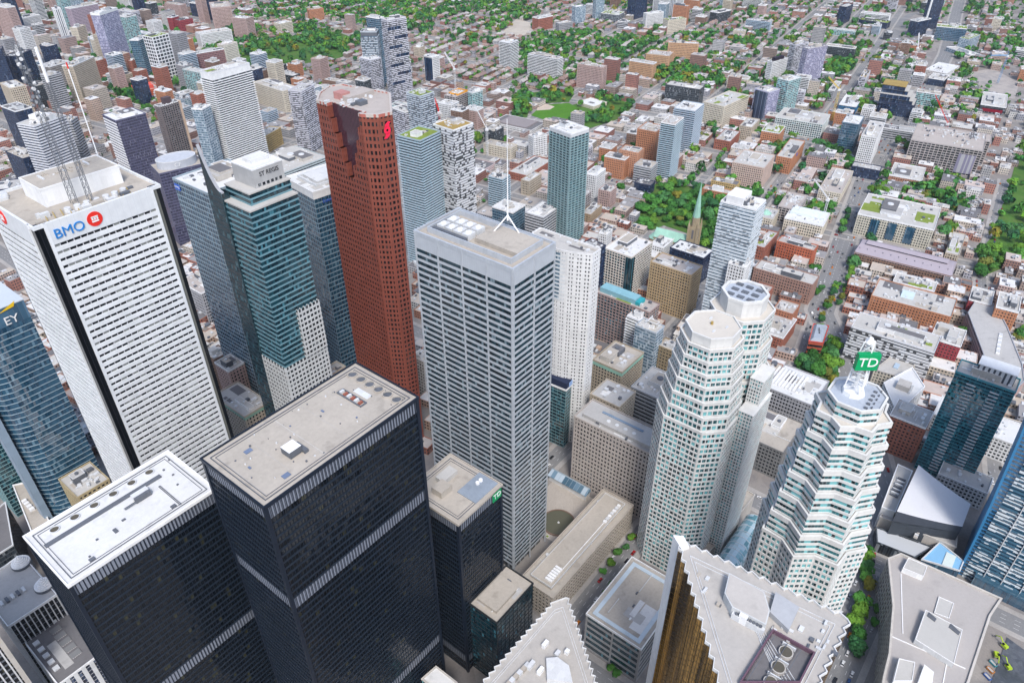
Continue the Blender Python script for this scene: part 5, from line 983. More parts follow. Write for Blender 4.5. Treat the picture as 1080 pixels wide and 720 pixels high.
MB().prism(rectp(4.6, 8, -21.2, -14), 0, h-4).obj('smooth_fin', mat_wall('blue_grey_fin', (.26, .34, .43), .06, .35), t)
text('EY', 7.5, M['white'], t, (9, -22.5, h-9), (pi/2, 0, 0)); q = MB(); q.face([(4, -22.5, h-2.6), (13, -22.5, h-1.4), (14.4, -22.5, h+1.8)]); q.obj('sign_beam', mat_wall('sign_yellow', (.85, .55, .02), .03, .4), t)

# ------------------------------------------------------------------ right edge: curved blue residential tower
t = thing('condo_tower', 'blue balcony glass tower leaving the right edge with a flat blue side', 'condo tower', (466, -62, 0)); reg(466, -62, 0, 60, 48, 200)
fh = 3.0
for i in range(66):
    z = i*fh; b = 7.5*sin(min(1, z/200)*pi*.5)**2; p = [(-28+b*.2, 22+b), (-28, -22), (26, -22), (26, 20+b*.4)]
    MB().prism(p, 0, fh, 0, False).obj('window_band', GL['blue'], t, (0, 0, z))
    MB().prism(off(p, .12), 0, .9, 0, True, True).obj('spandrel', mat_wall('bright_blue_band', (.10, .27, .40), .12, .35), t, (0, 0, z))
    MB().box(-29.2, -21.5, 0, -27.8+b*.2, 20, .9).obj('balcony_row', mat_panel('balcony_panels', (.6, .66, .7), (.05, .13, .2), .42, 2.6), t, (0, 0, z))
    MB().box(-28.6+b*.2, 22+b-.1, 0, 20, 23.2+b, fh).obj('side_panel', mat_wall('cobalt_side', (.05, .22, .42), .06, .35), t, (0, 0, z))
for k, y in enumerate((-12, -1, 9)): MB().box(-29.6, y, 4, -28, y+.5, 190).obj('balcony_fin', M['unit'], t)
MB().box(-34, -24, 0, -28.8, 14, 9).obj('glass_podium', GL['blue'], t)

# ------------------------------------------------------------------ theatre with a swept white roof
h = 30; q = [P(*k, h) for k in ((968, 492), (945, 541), (1016, 553), (1025, 529))]; cx = sum(a.x for a in q)/4; cy = sum(a.y for a in q)/4
rq = [(a.x-cx, a.y-cy) for a in q]
t = thing('theatre', 'theatre with a swept white trapezoid roof and a dark curved front wall', 'theatre', (cx, cy, 0)); reg(cx, cy, 0, 66, 46, 30)
MB().prism(rq, 0, 22).obj('hall_wall', mat_wall('charcoal_front', (.05, .06, .075), .2), t)
m = MB(); a, b, c, d_ = [V3((*k, 0)) for k in rq]
n = 10
for i in range(n):
    s0, s1 = i/n, (i+1)/n; z0_, z1_ = 28+4*(1-s0)**2, 28+4*(1-s1)**2
    A0, A1 = a.lerp(d_, s0), a.lerp(d_, s1); B0, B1 = b.lerp(c, s0), b.lerp(c, s1); Z = lambda v, z: (v.x, v.y, z)
    m.face([Z(A0, z0_), Z(B0, z0_), Z(B1, z1_), Z(A1, z1_)]); m.face([Z(B0, z0_), Z(B0, 21), Z(B1, 21), Z(B1, z1_)], 1); m.face([Z(A1, z1_), Z(A1, 21), Z(A0, 21), Z(A0, z0_)], 1)
m.face([(a.x, a.y, 32), (a.x, a.y, 21), (b.x, b.y, 21), (b.x, b.y, 32)], 1)
m.obj('swept_roof', [mat_roof('swept_white_roof', (.62, .62, .64), .1), mat_wall('dark_fascia', (.06, .07, .09), .1)], t)
def flat(name, label, cat, pts, z, h, ms, sty=None):
    q = [P(*k, h) for k in pts]; 
    ar = sum(q[i].x*q[(i+1) % len(q)].y-q[(i+1) % len(q)].x*q[i].y for i in range(len(q)))
    if ar < 0: q = q[::-1]
    cx = sum(a.x for a in q)/len(q); cy = sum(a.y for a in q)/len(q); p = [(a.x-cx, a.y-cy) for a in q]
    t = thing(name, label, cat, (cx, cy, 0)) if name else None
    if sty: dress(t, p, z, h-.4, sty, {})
    else: MB().prism(p, z, h-.3).obj('wall', ms[0], t)
    MB().prism(off(p, .3), h-.3, h).obj('roof', ms[1], t); MB().ring(off(p, .35), off(p, -.4), h-.2, h+.9).obj('parapet', ms[2] if len(ms) > 2 else ms[0], t)
    regp([(a.x, a.y) for a in q], h)
    return t, p, cx, cy
t, p, cx, cy = flat('theatre_wing', 'white flat stage wing on the left of the swept theatre roof', 'theatre wing', ((947, 490), (962, 497), (944, 540), (930, 535)), 0, 20, (M['white'], M['rlight']))
for k in range(9): MB().box(-10+k*2.4, -3, 20, -8.6+k*2.4, 2.5, 21.2+(k % 3)*.5).obj('roof_unit', M['unit'] if k % 2 else M['dunit'], t)
t, p, cx, cy = flat('theatre_terrace', 'long pale canopy wing in front of theatre with a patterned glass wall', 'theatre wing', ((928, 545), (1008, 577), (1010, 560), (935, 535)), 0, 14, (M['conc'], M['rlight']))
for k in range(12): MB().box(-14+k*2.6, -2, 14, -12.6+k*2.6, .5, 15.3).obj('roof_unit', M['unit'] if k % 2 else M['conc'], t)
t, p, cx, cy = flat('glass_pavilion', 'sloping patterned glass pavilion below the theatre terrace', 'pavilion', ((924, 556), (925, 572), (965, 588), (983, 577)), 0, 9, (GL['grey'], mat_panel('chequer_glass', (.5, .52, .54), (.16, .18, .2), .5, 1.6)))
t, p, cx, cy = flat('glass_atrium', 'bright blue folded glass atrium at the foot of the blue balcony tower', 'atrium', ((972, 590), (991, 572), (1016, 592), (1012, 602)), 0, 12, (GL['blue'], mat_roof('sky_blue_roof', (.22, .45, .68), .1), M['unit']))
MB().box(-7, -5, 12, 6, 1, 12.6).obj('skylight', mat_roof('milky_skylight', (.6, .68, .66), .1), t)

# ------------------------------------------------------------------ curved federal building, lower right
h = 30; pts = [(937, 590), (950, 585), (1055, 632), (1043, 650), (1020, 720), (1000, 760), (925, 760), (932, 715), (938, 690), (942, 640)]
q = [P(*k, h) for k in pts]; q = q[::-1] if sum(q[i].x*q[(i+1) % len(q)].y-q[(i+1) % len(q)].x*q[i].y for i in range(len(q))) < 0 else q
cx = sum(a.x for a in q)/len(q); cy = sum(a.y for a in q)/len(q); p = [(a.x-cx, a.y-cy) for a in q]
t = thing('public_building', 'wide curved stone public building with a grey gravel roof, lower right', 'public building', (cx, cy, 0)); regp([(a.x, a.y) for a in q], h)
SW = mat_wall('grey_limestone', (.42, .40, .37), .15)
stack(t, p, 0, h-1, 4.6, GL['dark'], SW, .24, .3); mullions(t, p, 0, h-1, 3.4, 1.2, .5, SW, 'pilaster_row'); roof(t, p, h, mat_roof('grey_pebble', (.40, .375, .36), .16), M['conc'], 1.4, 1.2, .7)
def roofbox(t, cx, cy, quad, z, hh, nm, mw, mr=None):
    q = [P(*k, z+hh) for k in quad]; q = q[::-1] if sum(q[i].x*q[(i+1) % len(q)].y-q[(i+1) % len(q)].x*q[i].y for i in range(len(q))) < 0 else q
    p = [(a.x-cx, a.y-cy) for a in q]; o = MB().prism(p, z-.5, z+hh).obj(nm, mw, t)
    if mr: MB().prism(off(p, -.4), z+hh, z+hh+.15).obj(nm+'_roof', mr, o); MB().ring(p, off(p, -.35), z+hh-.1, z+hh+.5).obj(nm+'_coping', M['white'], o)
    return o
roofbox(t, cx, cy, ((965, 674), (976, 643), (1015, 664), (1006, 700)), h, 4, 'penthouse', M['unit'], mat_roof('pale_gravel', (.46, .45, .43), .12))
roofbox(t, cx, cy, ((952, 599), (958, 588), (978, 597), (974, 608)), h, 4, 'penthouse', M['white'], M['rlight'])
roofbox(t, cx, cy, ((942, 718), (948, 694), (965, 698), (962, 718)), h, 5, 'penthouse', M['white'], M['rlight'])
roofbox(t, cx, cy, ((968, 720), (975, 700), (985, 708), (983, 722)), h, 3.4, 'roof_house', M['white'])
roofbox(t, cx, cy, ((985, 646), (990, 629), (1006, 636), (1001, 652)), h, .7, 'roof_deck', M['unit'], mat_roof('pale_gravel', (.46, .45, .43), .12))
for a, b, e, f in ((978, 645, 988, 652), (1001, 657, 1013, 666)): roofbox(t, cx, cy, ((a, b+4), (a+2, b), (e, f), (e-2, f+3)), h, 4.6, 'fan_housing', M['dunit'])
for a, b in (((938, 670), (1018, 705)), ((1000, 690), (994, 722)), ((950, 605), (952, 668))):
    A_, B_ = P(*a, h), P(*b, h); MB().tube((A_.x-cx, A_.y-cy, h+.3), (B_.x-cx, B_.y-cy, h+.3), .35, 4).obj('roof_coping', M['white'], t)

# ------------------------------------------------------------------ glass barrel galleria
t = thing('galleria', 'glazed barrel vault gallery between the pale stone towers', 'galleria', (340, 82, 0)); reg(340, 82, 0, 66, 18, 32)
m = MB(); g2 = MB()
for i in range(10):
    a, b = pi*i/10, pi*(i+1)/10; f = lambda q: (-8*cos(q), 22+8*sin(q)); A_, B_ = f(a), f(b)
    m.face([(-33, *B_), (-33, *A_), (33, *A_), (33, *B_)])
for i in range(12):
    x = -33+i*6
    for k in range(10): a, b = pi*k/10, pi*(k+1)/10; g2.tube((x, -8.1*cos(a), 22+8.1*sin(a)), (x, -8.1*cos(b), 22+8.1*sin(b)), .2, 4)
m.obj('vault_glass', mat_glass('vault_glass', (.10, .25, .28), (.3, .5, .55), (.5, .65, .7), .3, 2, .1, (.5, .6, .62), .1, 1.7), t); g2.obj('vault_rib', M['white'], t)
MB().box(-33, -8, 0, 33, 8, 22).obj('gallery_wall', GL['tealw'], t)
t, p, cx, cy = flat('podium_block', 'flat concrete podium roof between the pale stone towers', 'podium', ((742, 590), (796, 522), (775, 510), (733, 560)), 0, 20, (M['conc'], M['rbeige']))

# ------------------------------------------------------------------ cathedral
g = P(728, 271, 0); a = radians(6)
t = thing('cathedral', 'stone cathedral with a tall green copper spire and green roof', 'cathedral', (g.x, g.y, 0), a); reg(g.x, g.y+26, a, 34, 74, 30)
CS, CU = M['cstone'], M['copper']
tw = MB().box(-5, -5, 0, 5, 5, 40).obj('tower', CS, t); m = MB()
for sx in (-1, 1):
    for sy in (-1, 1): m.box(sx*5.2-1.1, sy*5.2-1.1, 0, sx*5.2+1.1, sy*5.2+1.1, 42); m.taper(rectp(1.8, 1.8, sx*5.2, sy*5.2), rectp(.2, .2, sx*5.2, sy*5.2), 42, 50)
m.obj('buttress', CS, tw)
for sx, sy, w_, d_ in ((0, -5.05, 2.2, .3), (-5.05, 0, .3, 2.2), (5.05, 0, .3, 2.2)): MB().box(sx-w_/2, sy-d_/2, 26, sx+w_/2, sy+d_/2, 37).obj('belfry_opening', M['rdark'], tw)
sp = MB().taper(ngon(8, 5, pi/8), ngon(8, 4.4, pi/8), 40, 52).obj('spire_lantern', CS, t)
MB().taper(ngon(8, 4.4, pi/8), ngon(8, .25, pi/8), 52, 92).obj('spire', CU, t)
for k in range(4): MB().taper(rectp(1.4, 1.0, 3.2*cos(k*pi/2), 3.2*sin(k*pi/2)), rectp(.2, .2, 3.2*cos(k*pi/2), 3.2*sin(k*pi/2)), 54, 61).obj('spire_dormer', CU, sp)
MB().box(-.12, -.12, 92, .12, .12, 95).obj('spire_finial', CU, sp)
MB().box(-7, 5, 0, 7, 46, 18).obj('nave_wall', CS, t); m = MB(); m.face([(-7.6, 4.8, 17.6), (0, 4.8, 27), (0, 46, 27), (-7.6, 46, 17.6)][::-1]); m.face([(7.6, 4.8, 17.6), (7.6, 46, 17.6), (0, 46, 27), (0, 4.8, 27)]); m.face([(-7.6, 46, 17.6), (0, 46, 27), (7.6, 46, 17.6)]); m.obj('nave_roof', CU, t)
for s in (-1, 1):
    x = s*11; MB().box(min(s*7, s*13.5), 7, 0, max(s*7, s*13.5), 44, 8).obj('aisle_wall', CS, t); m = MB(); q = [(s*14, 6.6, 7.8), (s*7.01, 6.6, 12), (s*7.01, 44.4, 12), (s*14, 44.4, 7.8)]; m.face(q if s < 0 else q[::-1]); m.face(q if s > 0 else q[::-1]); m.obj('aisle_roof', CU, t)
    for i in range(6):
        MB().box(s*7.15-.15, 10+i*6, 12.6, s*7.15+.15, 12.4+i*6, 16.6).obj('window', GL['dark'], t); MB().box(s*13.6-.15, 10+i*6, 2, s*13.6+.15, 12.2+i*6, 6.6).obj('window', GL['dark'], t)
        MB().box(min(s*13.4, s*14.8), 7.5+i*6, 0, max(s*13.4, s*14.8), 8.7+i*6, 9).obj('buttress', CS, t)
MB().prism([(x*1, y) for x, y in ngon(10, 7.5, 0, 0, 46)], 0, 14).obj('apse_wall', CS, t); MB().taper(ngon(10, 8, 0, 0, 46), ngon(10, .4, 0, 0, 46), 14, 22).obj('apse_roof', CU, t)

# ------------------------------------------------------------------ red flatiron building
t, p, cx, cy = flat('flatiron_building', 'wedge shaped red brick building with a grey mansard roof at a street fork', 'building', ((853, 360), (858, 342), (874, 344), (868, 362)), 0, 19, (mat_wall('red_flatiron', (.42, .09, .05), .15), M['rgrey'], mat_wall('red_cornice', (.5, .06, .04), .1)))
MB().taper(off(p, -.6), off(p, -3), 19, 22).obj('mansard_roof', mat_roof('slate_blue', (.33, .37, .42), .2), t)
for i in range(3): stack(t, off(p, .02), 3+i*5, 6+i*5, 3, GL['dark'], mat_wall('red_flatiron', (.42, .09, .05)), .2, .1)
for k in range(4): MB().box(-4+k*2.4, -2+k, 21, -2.8+k*2.4, -.8+k, 23).obj('roof_vent', M['dunit'], t)

t, p, cx, cy = flat('condo_block', 'long curved grey and brick condo terrace at the right of market street', 'condo block', ((1021, 330), (1030, 316), (1050, 322), (1062, 345), (1078, 385), (1080, 402), (1066, 416), (1050, 412), (1038, 375)), 0, 19, (M['grey'], M['rgrey'], M['grey']), 'curved')
for k in range(10): MB().box(-16+k*4, -4+k*.4, 19, -13+k*4, -1+k*.4, 20.2).obj('roof_unit', M['unit'] if k % 2 else M['white'], t)
t, p, cx, cy = flat('office_block', 'white flat roofed block right behind the zigzag tower', 'office block', ((932, 404), (962, 388), (975, 408), (946, 436)), 0, 26, (M['white'], M['rwhite'], M['white']), 'white')
MB().box(-6, -4, 26, 4, 6, 31).obj('roof_house', M['conc'], t); [MB().box(-7+k*1.6, -6, 26, -6.2+k*1.6, -4.6, 28).obj('roof_unit', M['unit'], t) for k in range(8)]
t, p, cx, cy = flat('office_block', 'cream low block with a blue tinted skylight behind white block', 'office block', ((922, 390), (945, 372), (966, 384), (950, 398)), 0, 16, (M['conc'], M['rlight'], M['conc']), 'cream')
MB().box(-5, -2, 16, 3, 2, 17.2).obj('skylight', mat_roof('blue_tint_skylight', (.4, .5, .6), .1), t)
t, p, cx, cy = flat('office_block', 'grey roofed block at the left edge beside the ringed domes', 'office block', ((-14, 612), (18, 588), (30, 640), (0, 650)), 0, 40, (M['grey'], M['rgrey'], M['white']), 'ribgrey')
[MB().box(-8+k*3, -3+k, 40, -6+k*3, k, 41.6).obj('roof_unit', M['unit'] if k % 2 else M['dunit'], t) for k in range(6)]
t, p, cx, cy = flat('office_block', 'low brown block with white roof units at the foot of the smooth fin', 'office block', ((14, 512), (32, 508), (52, 550), (34, 562)), 0, 30, (M['stone'], M['rbeige'], M['white']), 'brown')
[MB().box(-3, -7+k*4, 30, 0, -4.6+k*4, 32).obj('roof_unit', M['white'], t) for k in range(4)]
t, p, cx, cy = flat('office_block', 'dark roofed block under the blue tower on the left edge', 'office block', ((-30, 560), (6, 530), (14, 575), (-10, 590)), 0, 34, (M['dunit'], M['rdark'], M['unit']), 'dgrey')
# ------------------------------------------------------------------ lower left corner
t = thing('office_tower', 'black tower with white vertical piers cut off by the bottom left corner', 'office tower', (-18, 346, 0)); reg(-18, 346, 0, 50, 34, 150); p = rectp(50, 32)
stack(t, p, 0, 150, 3.8, GL['black'], M['dunit'], .3, .1); mullions(t, p, 0, 150, 2.6, .7, .6, M['unit'], 'pier_screen'); roof(t, p, 150, M['rgrey'], M['unit'])
MB().box(23.4, -17.2, 0, 25.6, -14.5, 150).obj('corner_pier', M['conc'], t)
t = thing('office_block', 'grey roofed old block carrying two white ringed domes at the lower left', 'office block', (27, 390, 0)); reg(27, 390, 0, 28, 46, 58); p = rectp(26, 44)
stack(t, p, 0, 57, 4, GL['black'], M['dunit'], .12, .1); mullions(t, p, 0, 57.4, 2.6, .6, .8, M['unit'], 'pilaster_row'); roof(t, p, 58, M['rgrey'], M['white'])
for x, y in ((10, 16), (11.5, -11)):
    o = MB().disc(x, y, 52, 60, 5.4, 20).obj('dome_drum', M['dunit'], t)
    for k in range(6): MB().disc(x, y, 60+k*.9, 60.9+k*.9, 5.2-k*.85, 20, 0, 5.0-k*.85).obj('dome_ring', M['white'], o)
for k in range(5): MB().box(-10+k*3, -6, 58, -8.4+k*3, -2, 59.6).obj('roof_unit', M['dunit'] if k % 2 else M['unit'], t)
t = block('office_block', 'low block with white striped piers and a dark vented roof in the bottom left corner', (62, 722), (-8, 626), (92, 702), 40, 'stripe', 'd', yaw=0, pent=0, n=4, ww=26, fn=lambda t, w, d, h: [(MB().box(-w*.05, -d*.4+i*6, h, w*.16, -d*.4+i*6+4, h+.7).obj('roof_skylight', mat_louvre('white_skylight', (.62, .58, .58), (.2, .2, .2), 1, .3), t), MB().box(-w*.42, -d*.4+i*6, h, -w*.3, -d*.4+i*6+3, h+1.2).obj('roof_unit', M['unit'], t)) for i in range(5)])
t, p, cx, cy = flat('podium_block', 'low grey roof with a white edge between lower left block and white roofed tower', 'podium', ((66, 673), (86, 660), (106, 692), (85, 708)), 0, 24, (M['dunit'], M['rgrey'], M['white']))
MB().box(-1, 6, 24, 3, 8, 25.5).obj('roof_unit', M['unit'], t)
t, p, cx, cy = flat('glass_canopy', 'small white edged roof peeking up at the bottom centre', 'building', ((445, 716), (460, 703), (482, 720), (470, 735)), 0, 40, (GL['tealw'], M['rwhite'], M['conc']))

# ------------------------------------------------------------------ ground, streets, parks
def sheet(name, poly, z, m, kind='structure'):
    k = MB(); k.face([(x, y, z) for x, y in poly]); o = k.obj(name, m); o['kind'] = kind; return o
G_ = sheet('ground', [(-3000, -6000), (14000, -6000), (14000, 14000), (-3000, 14000)], 0, mat_ground('urban_ground', (.22, .20, .19), (.30, .28, .26), (.19, .18, .18)))
ASPH = mat_ground('asphalt', (.21, .21, .213), (.235, .232, .23), (.18, .18, .185), .01)
SIDE = mat_ground('pavement_concrete', (.34, .32, .30), (.38, .36, .34), (.30, .285, .27), .15)
LINE = mat_wall('road_paint', (.7, .7, .68), .1); PLAZA = mat_ground('plaza_stone', (.40, .36, .32), (.44, .40, .36), (.36, .33, .3), .2)
GRASS = mat_ground('lawn', (.05, .13, .02), (.08, .17, .03), (.10, .14, .04), .08)
ROADS = []
def strip(pl, w):
    L_, R__ = [], []
    for i, (x, y) in enumerate(pl):
        a = pl[max(0, i-1)]; b = pl[min(len(pl)-1, i+1)]; l = hypot(b[0]-a[0], b[1]-a[1]); nx, ny = -(b[1]-a[1])/l, (b[0]-a[0])/l
        L_.append((x+nx*w/2, y+ny*w/2)); R__.append((x-nx*w/2, y-ny*w/2))
    return L_, R__
def road(pl, w, walk=4, marks=True, lvl=0):
    ROADS.append((pl, w/2+walk)); z = .03+.012*lvl
    L_, R__ = strip(pl, w); m = MB()
    for i in range(len(pl)-1): m.face([(*R__[i], z), (*R__[i+1], z), (*L_[i+1], z), (*L_[i], z)])
    o = m.obj('road', ASPH); o['kind'] = 'structure'
    Lo, Ro = strip(pl, w+2*walk); m = MB()
    for i in range(len(pl)-1):
        for a, b in ((Lo, L_), (R__, Ro)):
            q = [b[i], b[i+1], a[i+1], a[i]]
            m.face([(*k, .16+.01*lvl) for k in q]); m.face([(*q[0], 0), (*q[1], 0), (*q[1], .16+.01*lvl), (*q[0], .16+.01*lvl)]); m.face([(*q[2], 0), (*q[3], 0), (*q[3], .16+.01*lvl), (*q[2], .16+.01*lvl)])
    if walk: o = m.obj('pavement', SIDE); o['kind'] = 'structure'
    if marks:
        m = MB(); dist = 0
        for i in range(len(pl)-1):
            a, b = V3((*pl[i], 0)), V3((*pl[i+1], 0)); l = (b-a).length; u = (b-a)/l; n = V3((-u.y, u.x, 0)); k = 0
            while k < l-4:
                for o_ in ((0,) if w < 12 else (-w/4, 0, w/4)):
                    c = a+u*k+n*o_; e = c+u*3.2; h_ = .08 if o_ else .1; m.face([tuple(c-n*h_+V3((0, 0, z+.01))), tuple(e-n*h_+V3((0, 0, z+.01))), tuple(e+n*h_+V3((0, 0, z+.01))), tuple(c+n*h_+V3((0, 0, z+.01)))])
                k += 8
        if m.f: o = m.obj('road_marking', LINE); o['kind'] = 'structure'
FRONT = [(150, -8), (300, 3), (400, 3), (470, 18), (560, 62), (640, 108), (706, 150), (800, 168), (895, 186), (1088, 222), (1376, 254), (1680, 274), (1900, 300), (2600, 420)]
WELL = [(100, 147), (250, 147), (337, 148), (440, 134), (513, 126), (600, 132), (690, 150)]
KING = [(60, 286), (180, 240), (420, 243), (600, 256), (768, 284), (1100, 330), (1600, 400), (2400, 520)]
YONGE = [(420, -400), (418, -60), (412, 10), (416, 150), (418, 500), (425, 1200), (440, 3000)]
BAY = [(222, -40), (222, 250), (226, 700), (240, 2000)]
road(FRONT, 26); road(WELL, 12, lvl=1); road(KING, 13, lvl=2); road(YONGE, 14, lvl=3); road(BAY, 14, lvl=4)
CA, SA = cos(radians(8)), sin(radians(8))
def uv(u, v): return 895+u*CA-v*SA, 185+u*SA+v*CA
VL = [-150, 212, 318, 432, 555, 690, 830]; k = 930
while k < 3600: VL.append(k); k += random.choice((92, 104, 118))
UL = [-205, -100, 0, 92, 200, 320, 450, 590]; k = 700
while k < 2600: UL.append(k); k += random.choice((105, 120, 140))
VA = sorted(VL+[0, 108])
for i, v in enumerate(VL):
  if v > 0: road([uv(-330 if v > 300 else -200, v), uv(0, v), uv(900, v), uv(2700, v)], 11 if v < 700 else 7, 3.5 if v < 900 else 2.5, v < 700, 5+i % 2)
for i, u in enumerate(UL): road([uv(u, (-140 if u < 50 else 0) if u > -80 else 12), uv(u, 3600)] if u < 1900 else [uv(u, 0), uv(u, 2200)], 11 if u < 600 else 7, 3.5 if u < 600 else 2.5, u < 600, 7+i % 2)
road([(440, -88), (560, -40), (700, -5), (880, 32), (1213, 66)], 10, lvl=9)
for k in range(3): UL.append(-330-k*110)
# motorway loop far right
road([tuple(P(*q)[:2]) for q in ((957, 45), (946, 42), (945, 32), (950, 22), (962, 15), (985, 10))], 16, 0, False, 11)
road([tuple(P(*q)[:2]) for q in ((966, 42), (955, 34), (948, 24))], 9, 0, False, 12)
g = P(591, 551, 0)
sheet('plaza', [(288, 172), (340, 172), (340, 228), (288, 228)], .12, PLAZA)
f = thing('fountain_pool', 'round still pool with a brown stone rim on the bank plaza', 'fountain', (g.x-1, g.y+1, .12)); MB().ring(ngon(40, 12.6), ngon(40, 11.6), 0, .7).obj('pool_rim', mat_wall('brown_stone_rim', (.18, .12, .09), .2), f)
MB().disc(0, 0, 0, .4, 11.7, 40).obj('pool_water', mat_glass('pool_water', (.09, .09, .06), (.11, .105, .07), (.1, .1, .07), .1, 9, 0, rough=.12, ior=1.33), f); MB().disc(0, 0, .4, 1.5, .9, 12, 0, .3).obj('jet_nozzle', M['unit'], f)
R_ = random.Random(2)
for i in range(7):
    a = radians(100+i*27); x, y = g.x+16.5*cos(a), g.y+16.5*sin(a)
    o = thing('planter', ('round white planter tub beside the plaza pool'), 'planter', (x, y, .12), 0, 'planters round the pool'); MB().disc(0, 0, 0, .8, 1.1, 12, 0, 1.3).obj('tub', M['white'] if i % 2 else M['conc'], o); MB().disc(0, 0, .8, 1.5, 1.1, 8, 0, .5).obj('shrub', M['rgreen'], o)
t = thing('glass_canopy', 'long low blue glass entrance canopy beside the plaza', 'canopy', (338, 222, 0), 0); MB().taper(rectp(7, 36, -1, -8), rectp(1.2, 35, 1.5, -8), 6, 9).obj('canopy_glass', GL['paleblue'], t); MB().box(-3, -25, 0, -2.6, 9, 6).box(2, -25, 0, 2.4, 9, 6).obj('canopy_frame', M['unit'], t)
sheet('construction_pit', [tuple(P(*q)[:2]) for q in ((1062, 672), (1100, 700), (1100, 760), (1030, 760), (1048, 712))], .45, mat_ground('dark_gravel', (.07, .08, .10), (.11, .12, .14), (.05, .06, .07), .4))
t = sheet('lawn', [tuple(P(*q)[:2]) for q in ((86, 712), (107, 694), (130, 725), (100, 735))], .42, GRASS)
def ppoly(pts, z=0): return [tuple(P(x, y, z)[:2]) for x, y in pts]
PARKS = {  # seen outline, trees, crown radius
 'cathedral': ([(668, 236), (676, 205), (692, 194), (735, 197), (768, 212), (772, 238), (752, 275), (736, 282), (733, 262), (724, 246), (700, 238), (688, 243)], 105, 6.2),
 'allan': ([(249, 75), (258, 50), (300, 40), (345, 30), (372, 40), (368, 60), (330, 66), (290, 72), (270, 88)], 135, 6.8),
 'berczy': ([(826, 412), (848, 372), (880, 360), (885, 395), (880, 425), (864, 422), (850, 404)], 34, 5.4),
 'crombie': ([(1046, 250), (1066, 190), (1085, 120), (1110, 120), (1110, 262), (1040, 290), (1030, 268)], 90, 6.4),
 'ballfield': ([(600, 112), (645, 100), (668, 112), (655, 125), (615, 138), (606, 130)], 40, 6.4),
 'ballfield_left': ([(540, 128), (540, 100), (580, 96), (606, 99), (600, 108), (560, 110), (556, 124)], 40, 6.6),
 'grove': ([(868, 72), (882, 55), (905, 57), (902, 66), (890, 70), (892, 82), (876, 84)], 40, 7.2),
 'court': ([(823, 276), (838, 262), (852, 270), (846, 287)], 14, 3.4),
 'slab': ([(690, 80), (708, 72), (722, 66), (742, 78), (735, 88), (700, 92)], 36, 6.6),
 'trimmed': ([(975, 196), (1025, 212), (1018, 226), (965, 210)], 26, 3.6), 'trimmed_far': ([(1000, 182), (1028, 192), (1022, 206), (984, 190)], 16, 3.6),
 'citypark': ([(112, 92), (138, 82), (160, 112), (148, 122)], 12, 5),
}
PP = {k: ppoly(v[0]) for k, v in PARKS.items()}
for k in ('cathedral', 'allan', 'berczy', 'crombie', 'ballfield', 'ballfield_left', 'grove', 'court', 'trimmed', 'trimmed_far', 'citypark'): sheet('park_lawn', PP[k], .42, GRASS)
FIELD = ppoly(((560, 122), (572, 111), (600, 109), (612, 116), (590, 132))); sheet('playing_field', FIELD, .5, mat_ground('bright_turf', (.07, .19, .015), (.08, .21, .02), (.06, .17, .015), .03))
sheet('ball_diamond', ppoly(((566, 117), (567, 112), (576, 110), (585, 113), (580, 116))), .58, mat_ground('diamond_sand', (.50, .42, .35), (.54, .46, .38), (.46, .38, .3), .1))
sheet('sand_yard', ppoly(((528, 36), (545, 20), (565, 26), (560, 36), (540, 40))), .44, mat_ground('pale_sand', (.45, .40, .34), (.5, .45, .38), (.4, .36, .31), .05))
sheet('rail_yard', ppoly(((1020, 78), (1046, 72), (1075, 88), (1070, 105), (1030, 100))), .44, mat_ground('cleared_site', (.33, .30, .28), (.40, .36, .33), (.26, .25, .24), .09))
def inpoly(x, y, pl):
    c = False; j = len(pl)-1
    for i in range(len(pl)):
        if (pl[i][1] > y) != (pl[j][1] > y) and x < (pl[j][0]-pl[i][0])*(y-pl[i][1])/(pl[j][1]-pl[i][1])+pl[i][0]: c = not c
        j = i
    return c
def onroad(x, y, m=0):
    for pl, hw in ROADS:
        for i in range(len(pl)-1):
            (ax, ay), (bx, by) = pl[i], pl[i+1]; dx, dy = bx-ax, by-ay; k = max(0, min(1, ((x-ax)*dx+(y-ay)*dy)/(dx*dx+dy*dy)))
            if hypot(x-ax-k*dx, y-ay-k*dy) < hw+m: return True
    return False
def onfoot(x, y, m=2):
    for b, pl in FPOLY:
        if b[0]-m < x < b[1]+m and b[2]-m < y < b[3]+m and inpoly(x, y, off(pl, m)): return True
    for cx, cy, a, w, d, h in FOOT:
        if w < 0: continue
        dx, dy = x-cx, y-cy; u = dx*cos(a)+dy*sin(a); v = -dx*sin(a)+dy*cos(a)
        if abs(u) < w/2+m and abs(v) < d/2+m: return True
    return False
TALL = [(a, b, c, w*.72, d*.72, h*.96) for a, b, c, w, d, h in FOOT+SLIM if h > 24]
def hidden(x, y, z):
    """true when a tower stands between the viewer and this point"""
    for cx, cy, a, w, d, h in TALL:
        ca, sa = cos(a), sin(a); ox, oy = (0-cx)*ca+(0-cy)*sa, -(0-cx)*sa+(0-cy)*ca; px, py = (x-cx)*ca+(y-cy)*sa, -(x-cx)*sa+(y-cy)*ca
        t0, t1 = 0.0, .985
        for o_, p_, hh in ((ox, px, w/2), (oy, py, d/2), (HC-h/2, z-h/2, h/2)):
            dd = p_-o_
            if abs(dd) < 1e-6:
                if abs(o_) > hh: t0 = 2
                continue
            k0, k1 = (-hh-o_)/dd, (hh-o_)/dd
            if k0 > k1: k0, k1 = k1, k0
            t0, t1 = max(t0, k0), min(t1, k1)
        if t0 < t1: return True
    return False
def seen(x, y, z=0, m=12):
    q = Q((x, y, z)); return -m < q[0] < 1080+m and -m < q[1] < 720+m

